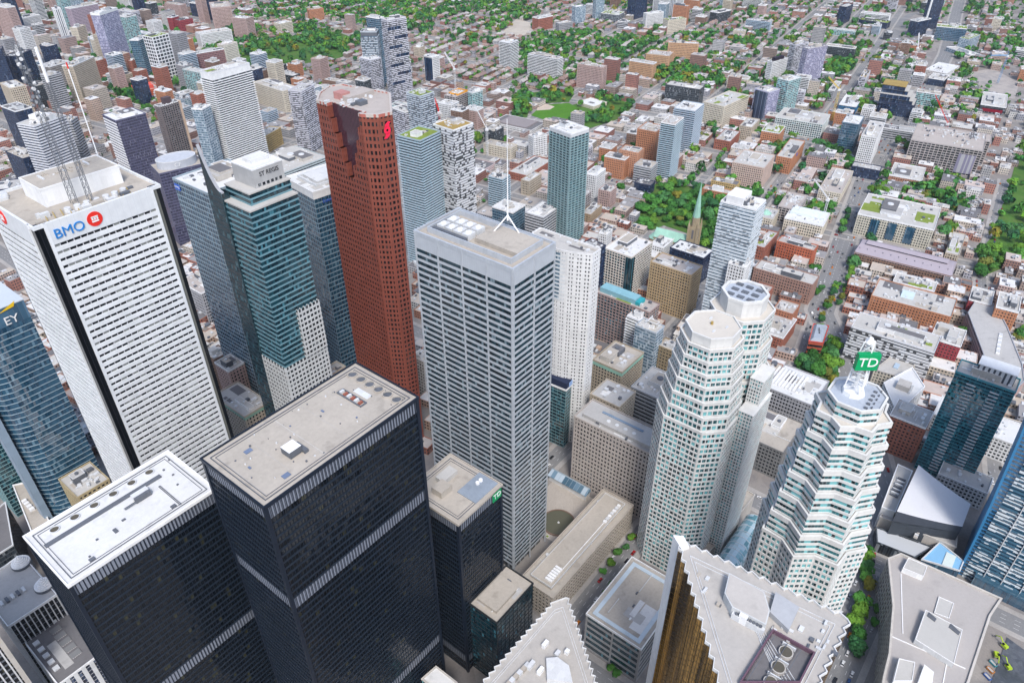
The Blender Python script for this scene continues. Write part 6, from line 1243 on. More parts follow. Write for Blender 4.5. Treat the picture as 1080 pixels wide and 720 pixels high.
# ------------------------------------------------------------------ trees
LEAF, LEAFA, BARK = mat_leaf('tree_leaves'), mat_leaf('tree_leaves_far', True), mat_wall('bark', (.10, .07, .05), .3)
def crown_pts(rs, n, lob):
    """leaf faces scattered over a few uneven lobes; radius about 1, base at 0"""
    m = []; L = [(rs.uniform(-.5, .5), rs.uniform(-.5, .5), rs.uniform(.75, 1.35), rs.uniform(.42, .62)) for _ in range(lob)]+[(0, 0, 1.05, .62)]
    for i in range(n):
        x, y, z, r = rs.choice(L); a = rs.uniform(0, 2*pi); c = rs.uniform(-.55, 1); s = math.sqrt(1-c*c); q = r*rs.uniform(.72, 1.06)
        p = V3((x+q*s*cos(a), y+q*s*sin(a), z+q*c*.85)); nn = (p-V3((x, y, z))).normalized()+V3((rs.uniform(-.35, .35), rs.uniform(-.35, .35), rs.uniform(-.05, .5))); nn.normalize()
        u = nn.orthogonal().normalized(); v = nn.cross(u); t = rs.uniform(0, 6.3); u, v = u*cos(t)+v*sin(t), v*cos(t)-u*sin(t); m.append((p, u, v))
    return m
def crown_mesh(seed, n, sz, lob):
    rs = random.Random(seed); b = MB()
    for p, u, v in crown_pts(rs, n, lob):
        s = sz*rs.uniform(.7, 1.3); b.face([p-u*s-v*s*.6, p+u*s-v*s*.7, p+u*s*.8+v*s*.7, p-u*s*.7+v*s*.8])
    return b.mesh('crown', [LEAF])
def trunk_mesh(seed):
    rs = random.Random(seed); b = MB().tube((0, 0, 0), (.03, 0, .75), .07, 6, 0, .045)
    for i in range(4): a = i*1.6+rs.uniform(0, 1); b.tube((.03, 0, .55+.05*i), (.4*cos(a), .4*sin(a), 1.1), .03, 4, 0, .012)
    return b.mesh('trunk', [BARK])
CR = [crown_mesh(20+i, 620, .135, 6+i % 4) for i in range(7)]; TR = [trunk_mesh(i) for i in range(3)]
GREENS = [(.034, .12, .022), (.048, .155, .026), (.066, .18, .030), (.028, .105, .036), (.09, .19, .022), (.05, .15, .045)]
TREES = []                                # x, y, radius, colour, place word
def leafcol(rs):
    r = rs.random()
    if r < .035: return (.20, .19, .025)
    if r < .06: return (.14, .16, .03)
    c = rs.choice(GREENS); k = rs.uniform(.85, 1.5); return tuple(v*k for v in c)
R_ = random.Random(11)
for k, (px, n, r) in PARKS.items():
    pl = PP[k]; xs = [a for a, b in pl]; ys = [b for a, b in pl]; got = []; tries = 0
    while len(got) < n and tries < 6000:
        tries += 1; x, y = R_.uniform(min(xs), max(xs)), R_.uniform(min(ys), max(ys)); rr_ = r*R_.choice((.55, .75, .9, 1.0, 1.15, 1.3))
        if not inpoly(x, y, pl) or onfoot(x, y, 3) or inpoly(x, y, FIELD): continue
        if any(hypot(x-a, y-b) < .52*(rr_+c) for a, b, c in got): continue
        got.append((x, y, rr_)); TREES.append((x, y, rr_*1.15, leafcol(R_), k))
def row(a, b, n, r, k):
    a, b = P(*a), P(*b)
    for i in range(n):
        t = (i+.5)/n; x, y = a.x+(b.x-a.x)*t+R_.uniform(-1.5, 1.5), a.y+(b.y-a.y)*t+R_.uniform(-1.5, 1.5); TREES.append((x, y, r*R_.uniform(1.0, 1.4), leafcol(R_), k))
row((909, 580), (913, 625), 6, 4.2, 'median'); row((904, 636), (900, 692), 8, 4.6, 'median'); row((922, 640), (922, 700), 5, 2.6, 'median')
row((668, 566), (632, 610), 5, 2.7, 'wellington'); row((650, 615), (634, 634), 2, 2.5, 'wellington'); row((622, 690), (652, 713), 5, 2.8, 'bay')
row((884, 300), (868, 330), 6, 3.6, 'front'); row((898, 284), (884, 325), 7, 3.4, 'front'); row((868, 330), (862, 350), 3, 3.4, 'front'); row((855, 318), (868, 305), 3, 3, 'front')
row((893, 222), (888, 250), 4, 4, 'front'); row((820, 200), (806, 212), 4, 3.6, 'rowhouse'); row((755, 172), (766, 160), 4, 3.6, 'adelaide'); row((1015, 470), (1022, 500), 2, 2.5, 'scott'); row((726, 190), (745, 180), 3, 4, 'adelaide'); row((648, 240), (660, 225), 5, 3, 'adelaide'); row((626, 238), (650, 222), 6, 2.6, 'adelaide')
row((1022, 350), (1030, 370), 4, 4.5, 'esplanade'); row((1028, 385), (1036, 400), 3, 4, 'esplanade'); row((1004, 352), (1012, 362), 3, 5, 'esplanade'); row((1028, 292), (1040, 280), 4, 7, 'square'); row((1064, 365), (1080, 352), 5, 5, 'edge')
row((1024, 130), (1045, 88), 8, 5, 'boulevard'); row((995, 250), (1010, 240), 4, 4, 'trimmed'); row((962, 305), (975, 310), 3, 2.5, 'market')
# ------------------------------------------------------------------ lots: low buildings and houses on the street grid
WALLS = [(.36, .14, .095), (.33, .125, .085), (.30, .15, .11), (.42, .20, .13), (.46, .33, .25), (.5, .43, .35), (.56, .5, .43), (.40, .39, .39), (.62, .6, .57), (.28, .2, .16), (.44, .30, .26), (.5, .36, .30), (.36, .36, .40)]
WNAME = ['red brick', 'dark brick', 'brown brick', 'orange brick', 'tan brick', 'beige', 'cream', 'grey', 'white', 'brown', 'rosy brick', 'pink stucco', 'slate grey']
ROOFS = [(.52, .50, .47), (.64, .63, .62), (.43, .39, .36), (.46, .40, .34), (.28, .27, .27), (.16, .155, .16), (.5, .42, .38)]
RNAME = ['pale grey', 'white', 'mid grey', 'beige', 'dark grey', 'black', 'pinkish']
HROOF = [(.20, .19, .20), (.32, .29, .28), (.24, .17, .15), (.40, .38, .36), (.30, .21, .18)]
HNAME = ['black', 'grey brown', 'dark brown', 'grey', 'rust']
LOTS = []; R_ = random.Random(23); us = sorted(UL); vs = VA
parkl = list(PP.values())+[FIELD, [(288, 172), (350, 172), (350, 235), (288, 235)]]+[ppoly(q) for q in (((528, 36), (545, 20), (565, 26), (560, 36), (540, 40)), ((1020, 78), (1046, 72), (1075, 88), (1070, 105), (1030, 100)), ((1040, 640), (1080, 640), (1080, 720), (1030, 720)), ((940, 45), (940, 5), (990, 5), (970, 45)))]
for iu in range(len(us)-1):
    for iv in range(len(vs)-1):
        u0, u1, v0, v1 = us[iu]+10, us[iu+1]-10, vs[iv]+9, vs[iv+1]-9
        cx, cy = uv((u0+u1)/2, (v0+v1)/2)
        if not seen(cx, cy, 0, 90): continue
        dist = hypot(cx, cy); q = Q((cx, cy, 0))
        # leafy house districts: top middle and top right; shops and blocks elsewhere
        house = dist > 1450 and (q[1] < 62 or 230 < q[0] < 700) and not (q[0] < 225) and R_.random() < (.86 if q[0] < 760 else .5)
        mid = dist > 1150 and not house
        rows = max(1, round((v1-v0)/(26 if house else 34)))
        for r in range(rows):
            v = v0+(v1-v0)*(r+.5)/rows; dv = (v1-v0)/rows; u = u0
            while u < u1-7:
                if house: w, d, h = R_.uniform(7, 13), R_.uniform(10, 13), R_.uniform(6.5, 9)
                else: w, d, h = R_.uniform(10, 30), min(dv-3, R_.uniform(16, 30)), R_.choice((6, 7, 8, 9, 10, 11, 13, 15))+R_.uniform(0, 1.5)
                if not house and dist > 900 and R_.random() < (.035 if q[0] > 200 else .16): h = R_.uniform(20, 46)
                if u+w > u1: break
                x, y = uv(u+w/2, v); g = R_.uniform(0, 2.5) if house else R_.choice((0.3, .3, .3, 5, 12)); u += w+g
                if not seen(x, y, h, 8): continue
                rad = hypot(w, d)/2
                if onfoot(x, y, rad*.62) or onroad(x, y, min(w, d)/2-.5) or any(inpoly(x, y, p) for p in parkl): continue
                if R_.random() < (.10 if not house else .14): 
                    if R_.random() < .75: TREES.append((x, y, R_.uniform(2.6, 4.6), leafcol(R_), 'lot'))
                    continue
                if hidden(x, y, h+2) and hidden(x-d*.5, y-d*.5, h): continue
                k = int(R_.random()**1.25*len(WALLS)); LOTS.append((dist, x, y, w, d, h, k, R_.randrange(len(HROOF) if house else len(ROOFS)), house, R_.random()))
                if house and R_.random() < .85: tx, ty = uv(u-w/2-g+R_.uniform(-4, 4), v+R_.choice((-1, 1))*R_.uniform(8, 12)); TREES.append((tx, ty, R_.uniform(3.2, 6.4), leafcol(R_), 'street'))
                elif not house and R_.random() < (.34 if dist < 1300 else .5): tx, ty = uv(u-w/2-g, v-dv*.5+1); TREES.append((tx, ty, R_.uniform(2, 3.6), leafcol(R_), 'street'))
A8 = radians(8)
TW, TRF, TG = mat_tint('low_wall', .8, .25), mat_tint('low_roof', .9, .3), mat_bays()
def low_template(w, d, h, seed, house):
    rs = random.Random(seed); t = inst('row_house' if house else 'low_building', None); p = rectp(w, d); nf = max(1, round(h/3.4)); fh = h/nf
    wl = MB().prism(p, 0, h, 0, False).obj('wall', TW, t); wme = MB().ring(off(p, .07), off(p, -.2), .95, fh-.65).mesh('window_band', [TG])
    for i in range(nf): inst('window_band', wme, wl, (0, 0, i*fh))
    if house:
        m = MB(); o, rz = .4, h+min(w, d)*.36; x, y = w/2+o, d/2+o
        if w > d: m.face([(-x, -y, h-.2), (x, -y, h-.2), (x*.8, 0, rz), (-x*.8, 0, rz)]); m.face([(x, y, h-.2), (-x, y, h-.2), (-x*.8, 0, rz), (x*.8, 0, rz)]); m.face([(x, -y, h-.2), (x, y, h-.2), (x*.8, 0, rz)]); m.face([(-x, y, h-.2), (-x, -y, h-.2), (-x*.8, 0, rz)])
        else: m.face([(x, -y, h-.2), (x, y, h-.2), (0, y*.8, rz), (0, -y*.8, rz)]); m.face([(-x, y, h-.2), (-x, -y, h-.2), (0, -y*.8, rz), (0, y*.8, rz)]); m.face([(-x, -y, h-.2), (x, -y, h-.2), (0, -y*.8, rz)]); m.face([(x, y, h-.2), (-x, y, h-.2), (0, y*.8, rz)])
        r = m.obj('roof', TRF, t); MB().box(w*.28, d*.2, h, w*.28+.7, d*.2+.7, rz+.7).obj('chimney', TW, r)
    else:
        r = MB().prism(off(p, -.25), h-.6, h-.35).obj('roof', TRF, t); MB().ring(off(p, .1), off(p, -.3), h-.8, h+.25).obj('parapet', TW, t)
        for i in range(rs.randint(2, 6)):
            a, b = rs.uniform(.8, 2.6), rs.uniform(.8, 2.2); x, y = rs.uniform(-w*.36, w*.36), rs.uniform(-d*.38, d*.38); MB().box(x-a, y-b, h-.4, x+a, y+b, h+rs.uniform(.3, 1.5)).obj('roof_unit', M['unit'] if rs.random() < .7 else M['dunit'], r)
        if rs.random() < .5: a = rs.uniform(2, w*.25); x = rs.uniform(-w*.2, w*.2); MB().box(x-a, -2.2, h-.4, x+a, 2.2, h+2.6).obj('stair_head', TW, t)
    return t
def drop(t):
    for c in list(t.children):
        for e in list(c.children): bpy.data.objects.remove(e)
        bpy.data.objects.remove(c)
    bpy.data.objects.remove(t)
TEMPL = []
for i, (w, d, h) in enumerate([(11, 18, 7), (14, 20, 9), (18, 22, 10), (22, 24, 8), (26, 26, 12), (13, 24, 12), (30, 22, 7), (17, 17, 14), (24, 20, 15), (12, 22, 10), (28, 28, 10), (20, 30, 11), (20, 22, 24), (24, 24, 34), (18, 26, 42)]): TEMPL.append((w, d, h, low_template(w, d, h, i, False)))
HT = [(w, d, h, low_template(w, d, h, 50+i, True)) for i, (w, d, h) in enumerate([(8, 11, 7), (10, 12, 8), (12, 11, 8.5), (9, 13, 7.5), (13, 10, 7)])]
LM = [('the cathedral', 745, 330), ('the lilac market', 876, 112), ('the slim condo', 745, 480), ('the ball field', 1050, 740), ('the concrete frame', 1170, 130), ('the stacked office', 1420, 190), ('the striped tower', 1300, 400), ('the maze tower', 640, 640), ('the wavy condo', 520, 1000), ('the far park', 1094, 1456), ('the red flatiron', 667, 139), ('the apricot slabs', 1500, 830), ('the tan hotel', 470, 1350), ('the motorway', 2000, 420), ('the ribbed slab', 1330, 640), ('the notched tower', 1030, 1180), ('the red twins', 900, 1650), ('the white slab', 1330, 1000), ('the purple tower', 420, 930), ('the crimson college', 1560, 130)]
FV = (cos(YAW), sin(YAW)); RV = (sin(YAW), -cos(YAW))
def whereabouts(x, y):
    n, lx, ly = min(LM, key=lambda l: hypot(x-l[1], y-l[2])); a = (x-lx)*FV[0]+(y-ly)*FV[1]; b = (x-lx)*RV[0]+(y-ly)*RV[1]
    near = ''
    if abs(a) > abs(b): return near+('behind ' if a > 0 else 'in front of ')+n
    return near+('right of ' if b > 0 else 'left of ')+n
def settle(items, group):
    """items: (object, label, x) - number look-alikes along the picture so that each label points to one"""
    by = {}
    for o, l, x, y in items: by.setdefault(l, []).append((Q((x, y, 0))[0], o))
    W1 = ['leftmost', 'second from left', 'third from left', 'fourth from left', 'fifth from left', 'sixth from left', 'seventh from left', 'eighth from left']
    for l, q in by.items():
        q.sort(key=lambda a: a[0])
        for i, (_, o) in enumerate(q):
            lb = l if len(q) == 1 else (W1[i] if i < len(q)-1 and i < 8 else ('rightmost' if i == len(q)-1 else 'one'))+' of '+l; o['label'] = lb if len(lb.split()) <= 16 else re.sub(r', [a-z ]* roof,', ',', lb); o['group'] = group
# infill: small sheds, backs and extensions wherever a gap is left between the street fronts
from collections import defaultdict
GRID = defaultdict(list)
def clash(x, y, r):
    i, j = int(x//25), int(y//25)
    return any(hypot(x-a, y-b) < .8*(r+c) for p in (-1, 0, 1) for q in (-1, 0, 1) for a, b, c in GRID[(i+p, j+q)])
for l in LOTS: GRID[(int(l[1]//25), int(l[2]//25))].append((l[1], l[2], max(l[3], l[4])/2))
R_ = random.Random(77)
for _ in range(16000):
    qx, qy = R_.uniform(0, 1080), R_.uniform(20, 480) if R_.random() < .7 else R_.uniform(150, 460); g = P(qx, qy); x, y = g.x, g.y; w, d, h = R_.uniform(7, 20), R_.uniform(7, 16), R_.choice((4, 5, 6, 7, 9, 11, 14))
    if hypot(x, y) > 1500 and 230 < qx < 700: continue
    r = max(w, d)/2
    if clash(x, y, r) or onfoot(x, y, r*.7) or onroad(x, y, min(w, d)/2-.5) or any(inpoly(x, y, p) for p in parkl) or hidden(x, y, h): continue
    GRID[(int(x//25), int(y//25))].append((x, y, r)); LOTS.append((hypot(x, y), x, y, w, d, h, int(R_.random()**1.1*len(WALLS)), R_.randrange(len(ROOFS)), False, R_.random()))
FT = [(t, '%s %s with a %s roof, %s' % (TSTY[sty], 'tower' if h > 34 else 'mid rise', {'w': 'white', 'l': 'pale', 'b': 'beige', 'g': 'grey', 'd': 'black', 'p': 'pinkish'}[rf], whereabouts(x, y)), x, y) for t, sty, h, x, y, rf in FAR_T]; settle(FT, 'towers of the far quarters')
LOTS.sort(key=lambda a: a[0])
far = MB()
for house in (False, True):
    use = [l for l in LOTS if l[8] == house]; ind, rest = use[:290 if not house else 150], use[290 if not house else 150:]; items = []
    for dist, x, y, w, d, h, k, rf, _, rnd in ind:
        tw, td, th, T = min(HT if house else TEMPL, key=lambda t: abs(t[0]-w)+abs(t[1]-d)+2.5*abs(t[2]-h)+(rnd*8 if t[0] % 3 else 0))
        o = dup(T, (x, y, 0), A8 if rnd < .5 else A8+pi); o['category'] = 'house' if house else 'building'
        wc = tuple(c*(.85+.3*rnd) for c in WALLS[k]); rc = HROOF[rf] if house else ROOFS[rf]
        for c in o.children_recursive: c.color = (*(rc if c.name.startswith('roof') and not c.name.startswith('roof_u') else wc), 1)
        ht = 'house' if house else ('low' if th < 9 else 'mid height' if th < 20 else 'tall')
        lab = ('%s house, %s roof, %s' % (WNAME[k], HNAME[rf], whereabouts(x, y))) if house else ('%s %s block, %s roof, %s' % (ht, WNAME[k], RNAME[rf], whereabouts(x, y)))
        items.append((o, lab, x, y))
    settle(items, 'pitched roof houses among street trees' if house else 'low flat roofed city buildings')
    for dist, x, y, w, d, h, k, rf, _, rnd in rest:
        wc = tuple((c*.86+.05)*(.85+.3*rnd) for c in WALLS[k]); rc = HROOF[rf] if house else ROOFS[rf]; s = 1 if rnd < .5 else -1
        R4 = lambda a, b: (x+a*CA-b*SA, y+a*SA+b*CA)
        if house:
            p = [R4(*q) for q in rectp(w, d)]; far.prism(p, 0, h, 0, False, False, None, wc); e, f = w/2+.4, d/2+.4; rz = h+min(w, d)*.36
            A_, B_ = (R4(-e*.6, 0), R4(e*.6, 0)) if w > d else (R4(0, -f*.6), R4(0, f*.6)); c4 = [R4(-e, -f), R4(e, -f), R4(e, f), R4(-e, f)]
            Z = lambda q, z: (*q, z)
            if w > d: fs = [[Z(c4[0], h), Z(c4[1], h), Z(B_, rz), Z(A_, rz)], [Z(c4[2], h), Z(c4[3], h), Z(A_, rz), Z(B_, rz)], [Z(c4[1], h), Z(c4[2], h), Z(B_, rz)], [Z(c4[3], h), Z(c4[0], h), Z(A_, rz)]]
            else: fs = [[Z(c4[1], h), Z(c4[2], h), Z(B_, rz), Z(A_, rz)], [Z(c4[3], h), Z(c4[0], h), Z(A_, rz), Z(B_, rz)], [Z(c4[0], h), Z(c4[1], h), Z(A_, rz)], [Z(c4[2], h), Z(c4[3], h), Z(B_, rz)]]
            for q in fs: far.face(q, 0, rc)
        else:
            far.prism([R4(*q) for q in rectp(w, d)], 0, h, 0, True, False, None, wc, rc)
            for j in range(2):
                a, b = (rnd*7.3+j*.37) % 1-.5, (rnd*3.1+j*.61) % 1-.5; far.prism([R4(*q) for q in rectp(2+w*.15, 2+d*.1, a*w*.6, b*d*.6)], h, h+1.6, 0, True, False, None, (.55, .55, .56) if j else (.3, .3, .32))
for T in TEMPL+HT: drop(T[3])
if far.f: o = far.obj('far_low_buildings', mat_far()); tag(o, 'distant carpet of low brick and flat roofed buildings', 'buildings', kind='stuff')
print('LOTS', len(LOTS), 'houses', sum(l[8] for l in LOTS), 'TREES', len(TREES))
# extra trees in the leafy districts beyond the lots
R_ = random.Random(31); EX = [([(225, 62), (240, 20), (300, 0), (560, -6), (560, 34), (500, 52), (430, 34), (370, 52)], 2600), ([(540, 96), (545, 40), (690, 30), (740, 60), (700, 92), (600, 92)], 1000), ([(720, 90), (700, 40), (900, 30), (930, 70), (840, 100)], 700), ([(380, -20), (1090, -20), (1090, 14), (380, 20)], 1500), ([(1000, 40), (1090, 25), (1090, 60), (1010, 62)], 70), ([(0, 30), (90, 20), (240, 10), (240, -10), (0, -10)], 420), ([(40, 120), (60, 20), (240, 40), (240, 130), (120, 128)], 330), ([(470, 140), (560, 96), (560, 130), (500, 175)], 60), ([(700, -5), (1090, -5), (1090, 110), (930, 130), (700, 110)], 800), ([(560, 215), (720, 130), (900, 60), (1030, 90), (1000, 250), (860, 300), (760, 190)], 420)]
for pts, n in EX:
    for i in range(n*14):
        if n <= 0: break
        qx = R_.uniform(min(a for a, b in pts), max(a for a, b in pts)); qy = R_.uniform(min(b for a, b in pts), max(b for a, b in pts))
        if not inpoly(qx, qy, pts): continue
        g = P(qx, qy)
        if mnoise.noise(V3((g.x/95, g.y/95, 3.3)))+.35*mnoise.noise(V3((g.x/30, g.y/30, 1.7))) < R_.uniform(-.42, .12): continue
        g = P(qx, qy); 
        if onroad(g.x, g.y, 1) or onfoot(g.x, g.y, 2) or any(inpoly(g.x, g.y, p) for p in parkl[-6:-1]): continue
        TREES.append((g.x, g.y, (4.0+6.2*R_.random()**1.7), leafcol(R_), 'grove')); n -= 1
TREES = [t for t in TREES if seen(t[0], t[1], 5, 10) and not onfoot(t[0], t[1], .5) and (t[4] in PARKS or not hidden(t[0], t[1], t[2]*1.6))]
TREES.sort(key=lambda t: hypot(t[0], t[1])); items = []
PLW = {'cathedral': 'in the dense cathedral park', 'allan': 'in the leafy far park', 'berczy': 'in the small triangular park', 'crombie': 'in the park along the right edge', 'ballfield': 'on the near edge of the ball field', 'ballfield_left': 'on the far edge of the ball field', 'grove': 'in the round grove of pines', 'court': 'inside the green courtyard', 'slab': 'beside the apricot slabs', 'trimmed': 'in the hedge lined court', 'trimmed_far': 'in the inner hedge court', 'citypark': 'by the orange building', 'median': 'on the wide street at lower right', 'wellington': 'along the pavement by the bank wing', 'bay': 'on the pavement below the flat pavilion', 'front': 'along the market street', 'rowhouse': 'beside the blush hotel', 'adelaide': 'along the tree lined cathedral street', 'scott': 'by the teal condo slab', 'esplanade': 'near the curved grey terrace', 'square': 'on the square by the market hall', 'edge': 'at the right edge', 'boulevard': 'on the boulevard beyond the frame site', 'market': 'among the market shops'}
GN = {0: 'dark green', 1: 'mid green', 2: 'light green', 3: 'yellowing'}
for x, y, r, c, k in TREES[:290]:
    i = int(x*3+y*7); o = thing('tree', '', 'tree', (x, y, 0), (i % 63)/10); cr = inst('crown', CR[i % 7], o); cr.scale = (r, r, r*(.85+(i % 5)*.07)); cr.color = (*c, 1); tr = inst('trunk', TR[i % 3], o); tr.scale = (r, r, r)
    g = 3 if c[0] > .1 else (0 if c[1] < .095 else 1 if c[1] < .125 else 2)
    s = 'broad' if r > 5.5 else 'small' if r < 3.4 else 'leafy'
    items.append((o, '%s %s tree %s' % (s, GN[g], PLW.get(k) or 'standing '+whereabouts(x, y)), x, y))
settle(items, 'leafy city trees')
ft = MB(); R_ = random.Random(5); TPL = [crown_pts(random.Random(60+i), 46, 4) for i in range(5)]
for x, y, r, c, k in TREES[290:]:
    a = R_.uniform(0, 6.3); ca, sa = cos(a), sin(a); f = R_.uniform(.85, 1.15)
    for p, u, v in TPL[R_.randrange(5)]:
        s = r*.3*R_.uniform(.75, 1.25); T_ = lambda q: (x+(q.x*ca-q.y*sa)*r, y+(q.x*sa+q.y*ca)*r, q.z*r*f); U_ = lambda q: V3((q.x*ca-q.y*sa, q.x*sa+q.y*ca, q.z))
        b = V3(T_(p)); uu, vv = U_(u)*s, U_(v)*s; cc = tuple(w*R_.uniform(.8, 1.2) for w in c); ft.face([b-uu-vv*.7, b+uu-vv*.6, b+uu*.8+vv*.8, b-uu*.7+vv*.7], 0, cc)
if ft.f: o = ft.obj('far_tree_canopy', LEAFA); tag(o, 'distant mass of street and garden trees', 'trees', kind='stuff')

# ------------------------------------------------------------------ cars
def car_template():
    t = inst('parked_car', None); b = MB(); k = [(-2.2, .95), (2.2, .95)]
    b.taper(rectp(4.4, 1.8), rectp(4.3, 1.72), .35, .95); b.obj('body', mat_tint('car_paint', .3, .05), t)
    b = MB().taper(rectp(2.6, 1.66, -.25), rectp(1.7, 1.35, -.25), .95, 1.45); b.obj('cabin_glass', GL['black'], t)
    MB().box(-1.08, -.66, 1.45, .58, .66, 1.5).obj('roof', mat_tint('car_paint'), t)
    w = MB().tube((0, -.1, 0), (0, .1, 0), .33, 10).mesh('wheel', [M['rdark']])
    for x in (-1.4, 1.4):
        for y in (-.85, .85): inst('wheel', w, t, (x, y, .33))
    return t
CT = car_template(); CC = [((.7, .7, .7), 'white'), ((.02, .02, .025), 'black'), ((.3, .31, .33), 'silver grey'), ((.10, .11, .12), 'dark grey'), ((.03, .08, .22), 'blue'), ((.35, .02, .02), 'red'), ((.65, .2, .01), 'orange')]
R_ = random.Random(9); items = []; NC = 0
def carrow(pl, offs, n, where, u0=0, u1=1):
    global NC
    ls = [hypot(pl[i+1][0]-pl[i][0], pl[i+1][1]-pl[i][1]) for i in range(len(pl)-1)]; T_ = sum(ls)
    for _ in range(n):
        s = T_*R_.uniform(u0, u1); i = 0
        while i < len(ls)-1 and s > ls[i]: s -= ls[i]; i += 1
        (ax, ay), (bx, by) = pl[i], pl[i+1]; ux, uy = (bx-ax)/ls[i], (by-ay)/ls[i]; f = R_.choice(offs); x, y = ax+ux*s-uy*f, ay+uy*s+ux*f
        if not seen(x, y, 0, 0) or onfoot(x, y, 1) or hidden(x, y, 1.5) or any(hypot(x-a, y-b) < 5.6 for _, _, a, b in items): continue
        c, nm = CC[min(6, int(R_.random()**1.3*7))]; o = dup(CT, (x, y, .05), atan2(uy, ux)+(pi if f > 0 else 0)); o['category'] = 'car'
        for ch in o.children:
            if ch.name.startswith(('body', 'roof')): ch.color = (*c, 1)
        items.append((o, '%s car on %s' % (nm, where), x, y))
carrow(FRONT, (-9.6, 9.6, -9.6, 9.6, -3, 3, 6), 420, 'the wide market street', .0, .62); carrow(WELL, (-4.6, 4.6, 1.6), 90, 'the street below the small park'); carrow(KING, (-5, 5, 1.8, -1.8), 140, 'the street in front of the cathedral', 0, .6)
carrow([uv(-330, 212), uv(900, 212)], (-4.2, 4.2, 1.6), 60, 'the street behind the cathedral'); carrow([uv(-330, 318), uv(900, 318)], (-4.2, 4.2, -1.6), 40, 'the second street behind the cathedral'); carrow([(440, -88), (560, -40), (700, -5), (880, 32), (1213, 66)], (-4.4, 4.4), 60, 'the lane by the curved terrace'); carrow([uv(0, -160), uv(0, 500)], (-4.2, 4.2, 1.6), 30, 'the cross street by the market hall'); carrow(YONGE, (-4.6, 4.6), 90, 'the long cross street', .05, .4); carrow([(306, 12), (400, 10)], (4.6, 7.4, -5, -8), 60, 'the tree lined street at the bottom right')
carrow([(226, 130), (222, 250)], (-4.6, 4.6), 30, 'the street beside the bank wing')
settle(items, 'cars on the city streets'); drop(CT)

# ------------------------------------------------------------------ cranes and diggers
def crane(label, foot, top, jibto, colr, wd=1.0):
    g = P(*foot); z1 = zrow(g.x, g.y, top); t = thing('tower_crane', label, 'crane', (g.x, g.y, 0)); m = mat_wall('crane_'+colr[0], colr[1], .05, .5); lattice(t, 0, 0, 0, z1, wd, wd, m, 'crane_mast')
    MB().box(-2, -2, z1, 2, 2, z1+3).obj('crane_cab', M['white'], t)
    # jib lies in the vertical plane through the point seen at jibto, at a real reach
    a, reach, rise = jibto; e = V3((reach*cos(a), reach*sin(a), z1+2+rise)); q = MB(); n = 12; b0 = V3((0, 0, z1+2)); s = V3((-sin(a), cos(a), 0))*.9; up = V3((0, 0, 1.8))
    for i in range(n):
        p0, p1 = b0.lerp(e, i/n), b0.lerp(e, (i+1)/n)
        for o_ in (s, -s, up): q.tube(p0+o_, p1+o_, .28, 4)
        for o_, o2 in ((s, up), (up, -s), (-s, s)): q.tube(p0+o_, p1+o2, .18, 4)
    q.obj('crane_jib', m, t); MB().tube(b0+up, b0+up+V3((0, 0, 6)), .4, 4).tube(b0+up+V3((0, 0, 6)), b0.lerp(e, .8)+up, .14, 4).obj('crane_stay', m, t)
    c = V3((-cos(a)*10, -sin(a)*10, z1+2)); MB().tube(b0, c, .8, 4).box(c.x-2, c.y-2, c.z-3, c.x+2, c.y+2, c.z+1).obj('counterweight', M['conc'], t)
WH = ('white', (.75, .75, .75)); YE = ('yellow', (.7, .5, .08)); RD = ('red', (.6, .04, .03)); BL = ('blue', (.1, .3, .55))
crane('red and white crane rising beside the huge concrete frame', (993, 150), 132, (radians(100), 30, 40), RD, 1.6)
crane('yellow crane mast beside the grove of pines', (877, 128), 96, (radians(70), 26, 14), YE, 1.4); crane('white crane above the far motorway warehouses', (958, 84), 52, (radians(20), 34, 20), WH, 1.4)
crane('white crane with a raised jib behind the brick works', (514, 165), 138, (radians(140), 16, 34), WH, 1.3); crane('white crane standing over the orange formwork collar', (481, 108), 74, (radians(85), 24, 24), WH, 1.2)
crane('pale crane beside the scaffolded grey tower', (330, 150), 92, (radians(200), 24, 10), WH, 1.3); crane('blue and white crane at the right edge near glass sheds', (1052, 88), 60, (radians(150), 46, 4), BL, 1.3); crane('white crane beside the skylit hall scaffolds', (866, 238), 212, (radians(140), 24, 26), WH, 1.1)
crane('red crane behind white maze tower', (465, 150), 120, (radians(60), 20, 16), RD, 1.2)
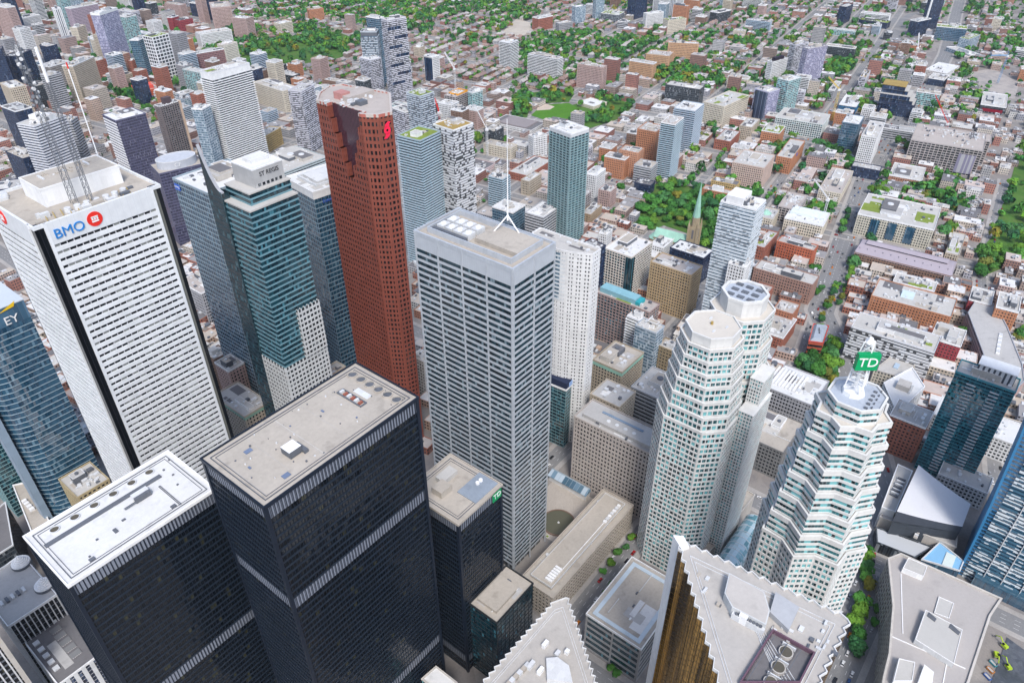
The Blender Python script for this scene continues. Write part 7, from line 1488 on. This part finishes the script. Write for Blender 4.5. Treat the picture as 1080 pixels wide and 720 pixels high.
def digger(label, foot, rz):
    g = P(*foot); t = thing('excavator', label, 'excavator', (g.x, g.y, .45), rz); ym = mat_wall('lime_paint', (.36, .5, .03), .15, .5)
    for y in (-1.1, 1.1): MB().box(-1.9, y-.35, 0, 1.9, y+.35, .9).obj('track', M['rdark'], t)
    MB().taper(rectp(3.6, 2.6, -.4), rectp(3.2, 2.3, -.4), .9, 2.4).obj('body', ym, t); MB().taper(rectp(1.4, 1.1, .5, .7), rectp(1.1, .9, .4, .7), 2.4, 3.3).obj('cab', GL['black'], t)
    MB().tube((1, -.4, 1.8), (4, -.4, 4.6), .34, 6).tube((4, -.4, 4.6), (6.6, -.4, 2.4), .28, 6).obj('boom', ym, t); MB().taper(rectp(1.2, 1.2, 6.8, -.4), rectp(.7, 1.1, 6.6, -.4), 1.3, 2.4).obj('bucket', M['dunit'], t)
digger('lime green digger on the path at the pit corner, arm raised', (1058, 682), radians(60)); digger('lime green digger down in the dark gravel pit', (1062, 704), radians(45)); digger('lime green digger parked behind coloured skips', (1050, 692), radians(200))
for i, (a, c, n) in enumerate((((1047, 700), (.05, .25, .3), 'teal'), ((1044, 707), (.5, .2, .05), 'orange'), ((1041, 714), (.05, .12, .35), 'blue'))):
    g = P(*a); t = thing('skip', '%s waste skip beside the gravel pit' % n, 'skip', (g.x, g.y, .3), radians(60), 'skips by the gravel pit'); m = mat_wall('skip_'+n, c, .1); MB().ring(rectp(4.4, 2.2), rectp(4.1, 1.9), 0, 1.4).obj('skip_wall', m, t); MB().box(-2, -.95, 0, 2, .95, .9).obj('rubble', M['rgrey'], t)
# ------------------------------------------------------------------ air: the far quarters fade a little towards blue
hz = bpy.data.materials.new('thin_haze'); hz.use_nodes = True; ht = hz.node_tree; ht.nodes.remove(ht.nodes['Principled BSDF']); pv = ht.nodes.new('ShaderNodeVolumePrincipled')
pv.inputs['Color'].default_value = (.86, .92, 1, 1); pv.inputs['Density'].default_value = .000032; pv.inputs['Anisotropy'].default_value = .2; ht.links.new(pv.outputs[0], ht.nodes['Material Output'].inputs['Volume'])
hb = MB().box(-3200, -6200, -1, 14200, 14200, 470).obj('haze', hz); tag(hb, 'thin bluish air between the towers and the far quarters', 'haze', kind='stuff')
